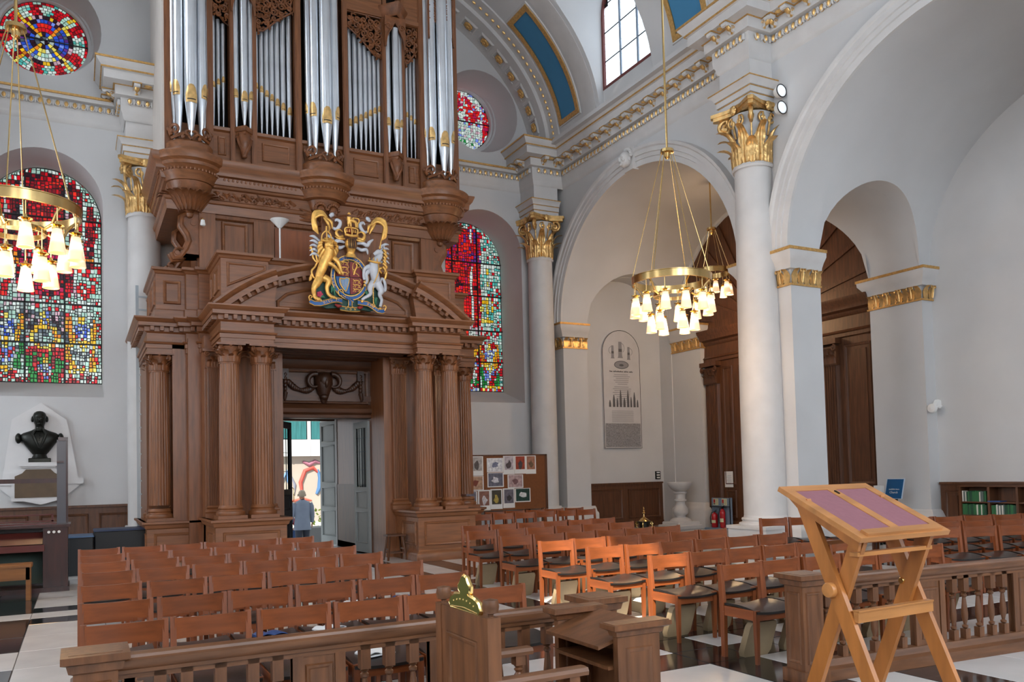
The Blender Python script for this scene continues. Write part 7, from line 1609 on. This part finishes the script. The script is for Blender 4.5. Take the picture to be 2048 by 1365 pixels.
tubes('coronet_and_chain', [([(820, 620, .17), (880, 640, .25), (960, 640, .20)], .024), ([(830, 610, .2), (825, 585, .2)], [.014, .01]), ([(870, 620, .25), (868, 590, .25)], [.016, .01]), ([(915, 625, .23), (918, 595, .23)], [.014, .01]), ([(935, 650, .2), (930, 740, .24), (900, 830, .2), (875, 880, .17)], .010)]+[([(872-2*(i % 2), 890+28*i, .16), (872+3*(i % 2), 914+28*i, .16)], .011) for i in range(8)]+[([(872+20*cos(q), 1135+20*sin(q), .16) for q in (0, 1.2, 2.4, 3.6, 4.8, 6.2)], .008)], RA_GOLD, U_, 6)
b = MB(); [b.ell(P(x, y, .14), (.03, .03, .028), 8, 5) for x, y in ((955, 1165), (735, 1095), (772, 870), (772, 905))]; b.obj('hooves', RA_GOLD, U_, sharp=1.2)
# helm, crown, crest lion, mantling and plumes
H_ = tubes('helm', [([(612, 590, .10), (612, 545, .12), (612, 500, .14)], [.12, .07, .09])], RA_GOLD, None, 14)
b = MB(); b.ell(P(615, 450, .14), (.118, .11, .125), 16, 10); 
b.obj('helm_bowl', RA_GOLD, H_, sharp=1.2); b = MB()
for i in range(5): x = 575+20*i; b.tube([P(x, 395, .235), P(x+(i-2)*3, 450, .265), P(x, 505, .235)], .012, 6)
b.obj('visor_bars', mat('helm_dark', '3a1c10', .5), H_)
K_ = tubes('royal_crown', [([(545, 345, .16), (612, 365, .24), (690, 345, .16)], .026), ([(548, 340, .16), (540, 275, .17), (612, 262, .17), (690, 275, .17), (686, 340, .16)], .016), ([(612, 360, .24), (612, 310, .24), (612, 262, .18)], .016)]+[([(560+26*i, 320, .18+.02*(2-abs(i-2))), (560+26*i, 285, .18+.02*(2-abs(i-2)))], [.018, .008]) for i in range(5)], RA_GOLD)
b = MB(); b.ell(P(612, 300, .14), (.085, .07, .06), 12, 8); b.obj('crown_cap', RA_RED, K_)
tubes('crest_lion', [([(585, 230, .16), (595, 180, .17), (640, 185, .17), (680, 200, .16)], [.03, .045, .036, .03]), ([(590, 180, .17), (588, 140, .19)], [.045, .042]), ([(585, 190, .17), (578, 255, .18)], [.022, .018]), ([(605, 200, .19), (606, 255, .2)], [.022, .018]), ([(670, 205, .17), (672, 255, .18)], [.024, .018]), ([(690, 205, .15), (692, 255, .16)], [.022, .018]), ([(685, 200, .15), (710, 190, .15), (708, 150, .15), (640, 145, .15), (650, 165, .15)], [.01, .012, .014, .012, .016]), ([(575, 115, .19), (588, 95, .19), (602, 115, .19)], .012)], RA_GOLD)
for s in (1, -1):
    X = (lambda x, s=s: x if s > 0 else 1222-x)
    pl = [([(X(350), 180+6*i, .08), (X(280), 110+10*i, .10+.01*i), (X(190), 130+16*i, .12), (X(165+10*i), 230+16*i, .12), (X(175+14*i), 330+10*i, .10)], [.014, .03, .034, .032, .010]) for i in range(5)]
    tubes('gilded_plume', pl+[([(X(300), 170, .1), (X(340), 230, .12), (X(375), 300, .10)], [.02, .034, .008]), ([(X(340), 180, .1), (X(385), 220, .12), (X(395), 290, .1)], [.02, .03, .008])], RA_GOLD, None, 7)
    tubes('mantling_scroll', [([(X(520), 360, .10), (X(470), 380, .13), (X(440), 330, .13), (X(470), 290, .12), (X(520), 310, .10)], [.03, .034, .03, .022, .01]), ([(X(430), 370, .1), (X(470), 400, .14), (X(540), 390, .12)], [.012, .026, .02])], RA_GOLD, None, 7)
    tubes('silver_mantling', [([(X(540), 430, .08), (X(470), 420, .12), (X(410), 440, .12), (X(380), 400, .12), (X(330), 360, .1)], [.02, .04, .042, .035, .012]), ([(X(540), 470, .08), (X(480), 500, .12), (X(420), 490, .12), (X(400), 540, .1)], [.02, .036, .034, .01]), ([(X(400), 270, .08), (X(440), 290, .11), (X(480), 250, .12), (X(490), 200, .11), (X(450), 180, .1), (X(430), 200, .1)], [.02, .034, .036, .034, .03, .012]), ([(X(370), 150, .1), (X(395), 130, .12), (X(405), 110, .1)], [.03, .045, .02])]+[([(X(250), 440+45*i, .06), (X(180), 400+48*i, .09), (X(130), 400+55*i, .08)], [.02, .03, .006]) for i in range(5)], RA_WHITE, None, 7)
# rose, thistle leaves, motto ribbon
b = MB(); [b.ell(P(240+22*cos(q), 1045+20*sin(q), .08), (.028, .02, .028), 7, 5) for q in (0, 1.26, 2.5, 3.77, 5.03)]; b.ell(P(240, 1045, .1), (.018, .015, .018), 7, 5); b.obj('rose', RA_PINK, T0)
tubes('foliage', [([(380, 1010, .06), (385, 960, .09), (375, 930, .06)], [.02, .03, .006]), ([(300, 1080, .06), (270, 1070, .09), (250, 1090, .06)], [.015, .028, .006]), ([(820, 1010, .06), (800, 985, .09), (790, 960, .06)], [.02, .034, .008]), ([(915, 1110, .06), (905, 1060, .1), (930, 1040, .08)], [.02, .04, .02]), ([(420, 1040, .06), (410, 980, .09), (430, 950, .06)], [.015, .024, .006])], mat('arms_leaf', '3f7a5c', .5), None, 7)
def ribbon(path, wd, m, name='motto_ribbon'):
    b = MB(); n = len(path); v = []
    for x, y, d in path: v += [P(x, y-wd, d), P(x, y+wd, d), P(x, y+wd, d-.02), P(x, y-wd, d-.02)]
    b.add(v, [(i*4+j, i*4+(j+1) % 4, i*4+4+(j+1) % 4, i*4+4+j) for i in range(n-1) for j in range(4)]+[(0, 1, 2, 3), (4*n-4, 4*n-3, 4*n-2, 4*n-1)]); r = b.obj(name, m, T0)
    b = MB(); [b.tube([P(x, y+s*wd, d) for x, y, d in path], .009, 5) for s in (1, -1)]; b.obj('gold_edge', RA_GOLD, r); return r
rl = ribbon([(115, 1130, .10), (170, 1160, .15), (240, 1158, .16), (310, 1135, .16), (390, 1105, .15), (450, 1098, .13), (500, 1105, .10)], 24, RA_BLUE); rr = ribbon([(690, 1105, .10), (740, 1112, .13), (800, 1120, .16), (860, 1150, .16), (920, 1190, .16), (980, 1195, .15), (1020, 1180, .10)], 24, RA_BLUE); rm = ribbon([(480, 1180, .06), (540, 1190, .09), (600, 1194, .10), (680, 1188, .08), (720, 1180, .06)], 22, RA_GRN)
tubes('ribbon_curl', [([(120, 1130, .1), (108, 1090, .12), (125, 1070, .12), (145, 1085, .12), (130, 1100, .12)], .012), ([(1018, 1180, .1), (1035, 1140, .12), (1015, 1120, .12), (1000, 1135, .12)], .012)], RA_GOLD, None, 6); tubes('ribbon_lining', [([(420, 1145, .08), (455, 1165, .10), (490, 1160, .08)], [.02, .035, .02]), ([(690, 1160, .08), (715, 1165, .1), (750, 1150, .08)], [.02, .035, .02])], mat('ribbon_red', '8f2320', .5), None, 7)
for s, par, pts in (('DIEU ET', rl, [(285, 1152), (312, 1142), (340, 1133), (368, 1124), (396, 1116), (424, 1110), (452, 1108)]), ('MON', rm, [(545, 1200), (600, 1204), (655, 1200)]), ('DROIT', rr, [(800, 1132), (832, 1145), (862, 1160), (892, 1178), (922, 1194)])):
    for i, ch in enumerate(s):
        if ch == ' ': continue
        a = Vector(P(*pts[min(i+1, len(pts)-1)])-P(*pts[max(0, i-1)])); a.y = 0; a.normalize(); z_ = Vector((0, -1, 0)); text(ch, par, frame(P(*pts[i], .165 if par != rm else .105), a, z_.cross(a), z_), .052, RA_GOLD, .003)
T0.scale = (1.0, .8, 1.0)

# ---- lettering becomes ordinary mesh
dg = bpy.context.evaluated_depsgraph_get()
for o in TEXTS:
    me = bpy.data.meshes.new_from_object(o.evaluated_get(dg)); q = link('letter' if len(o.data.body) == 1 else 'lettering', me, o.parent); q.matrix_local = o.matrix_local.copy()
for o in TEXTS: c = o.data; bpy.data.objects.remove(o); bpy.data.curves.remove(c)
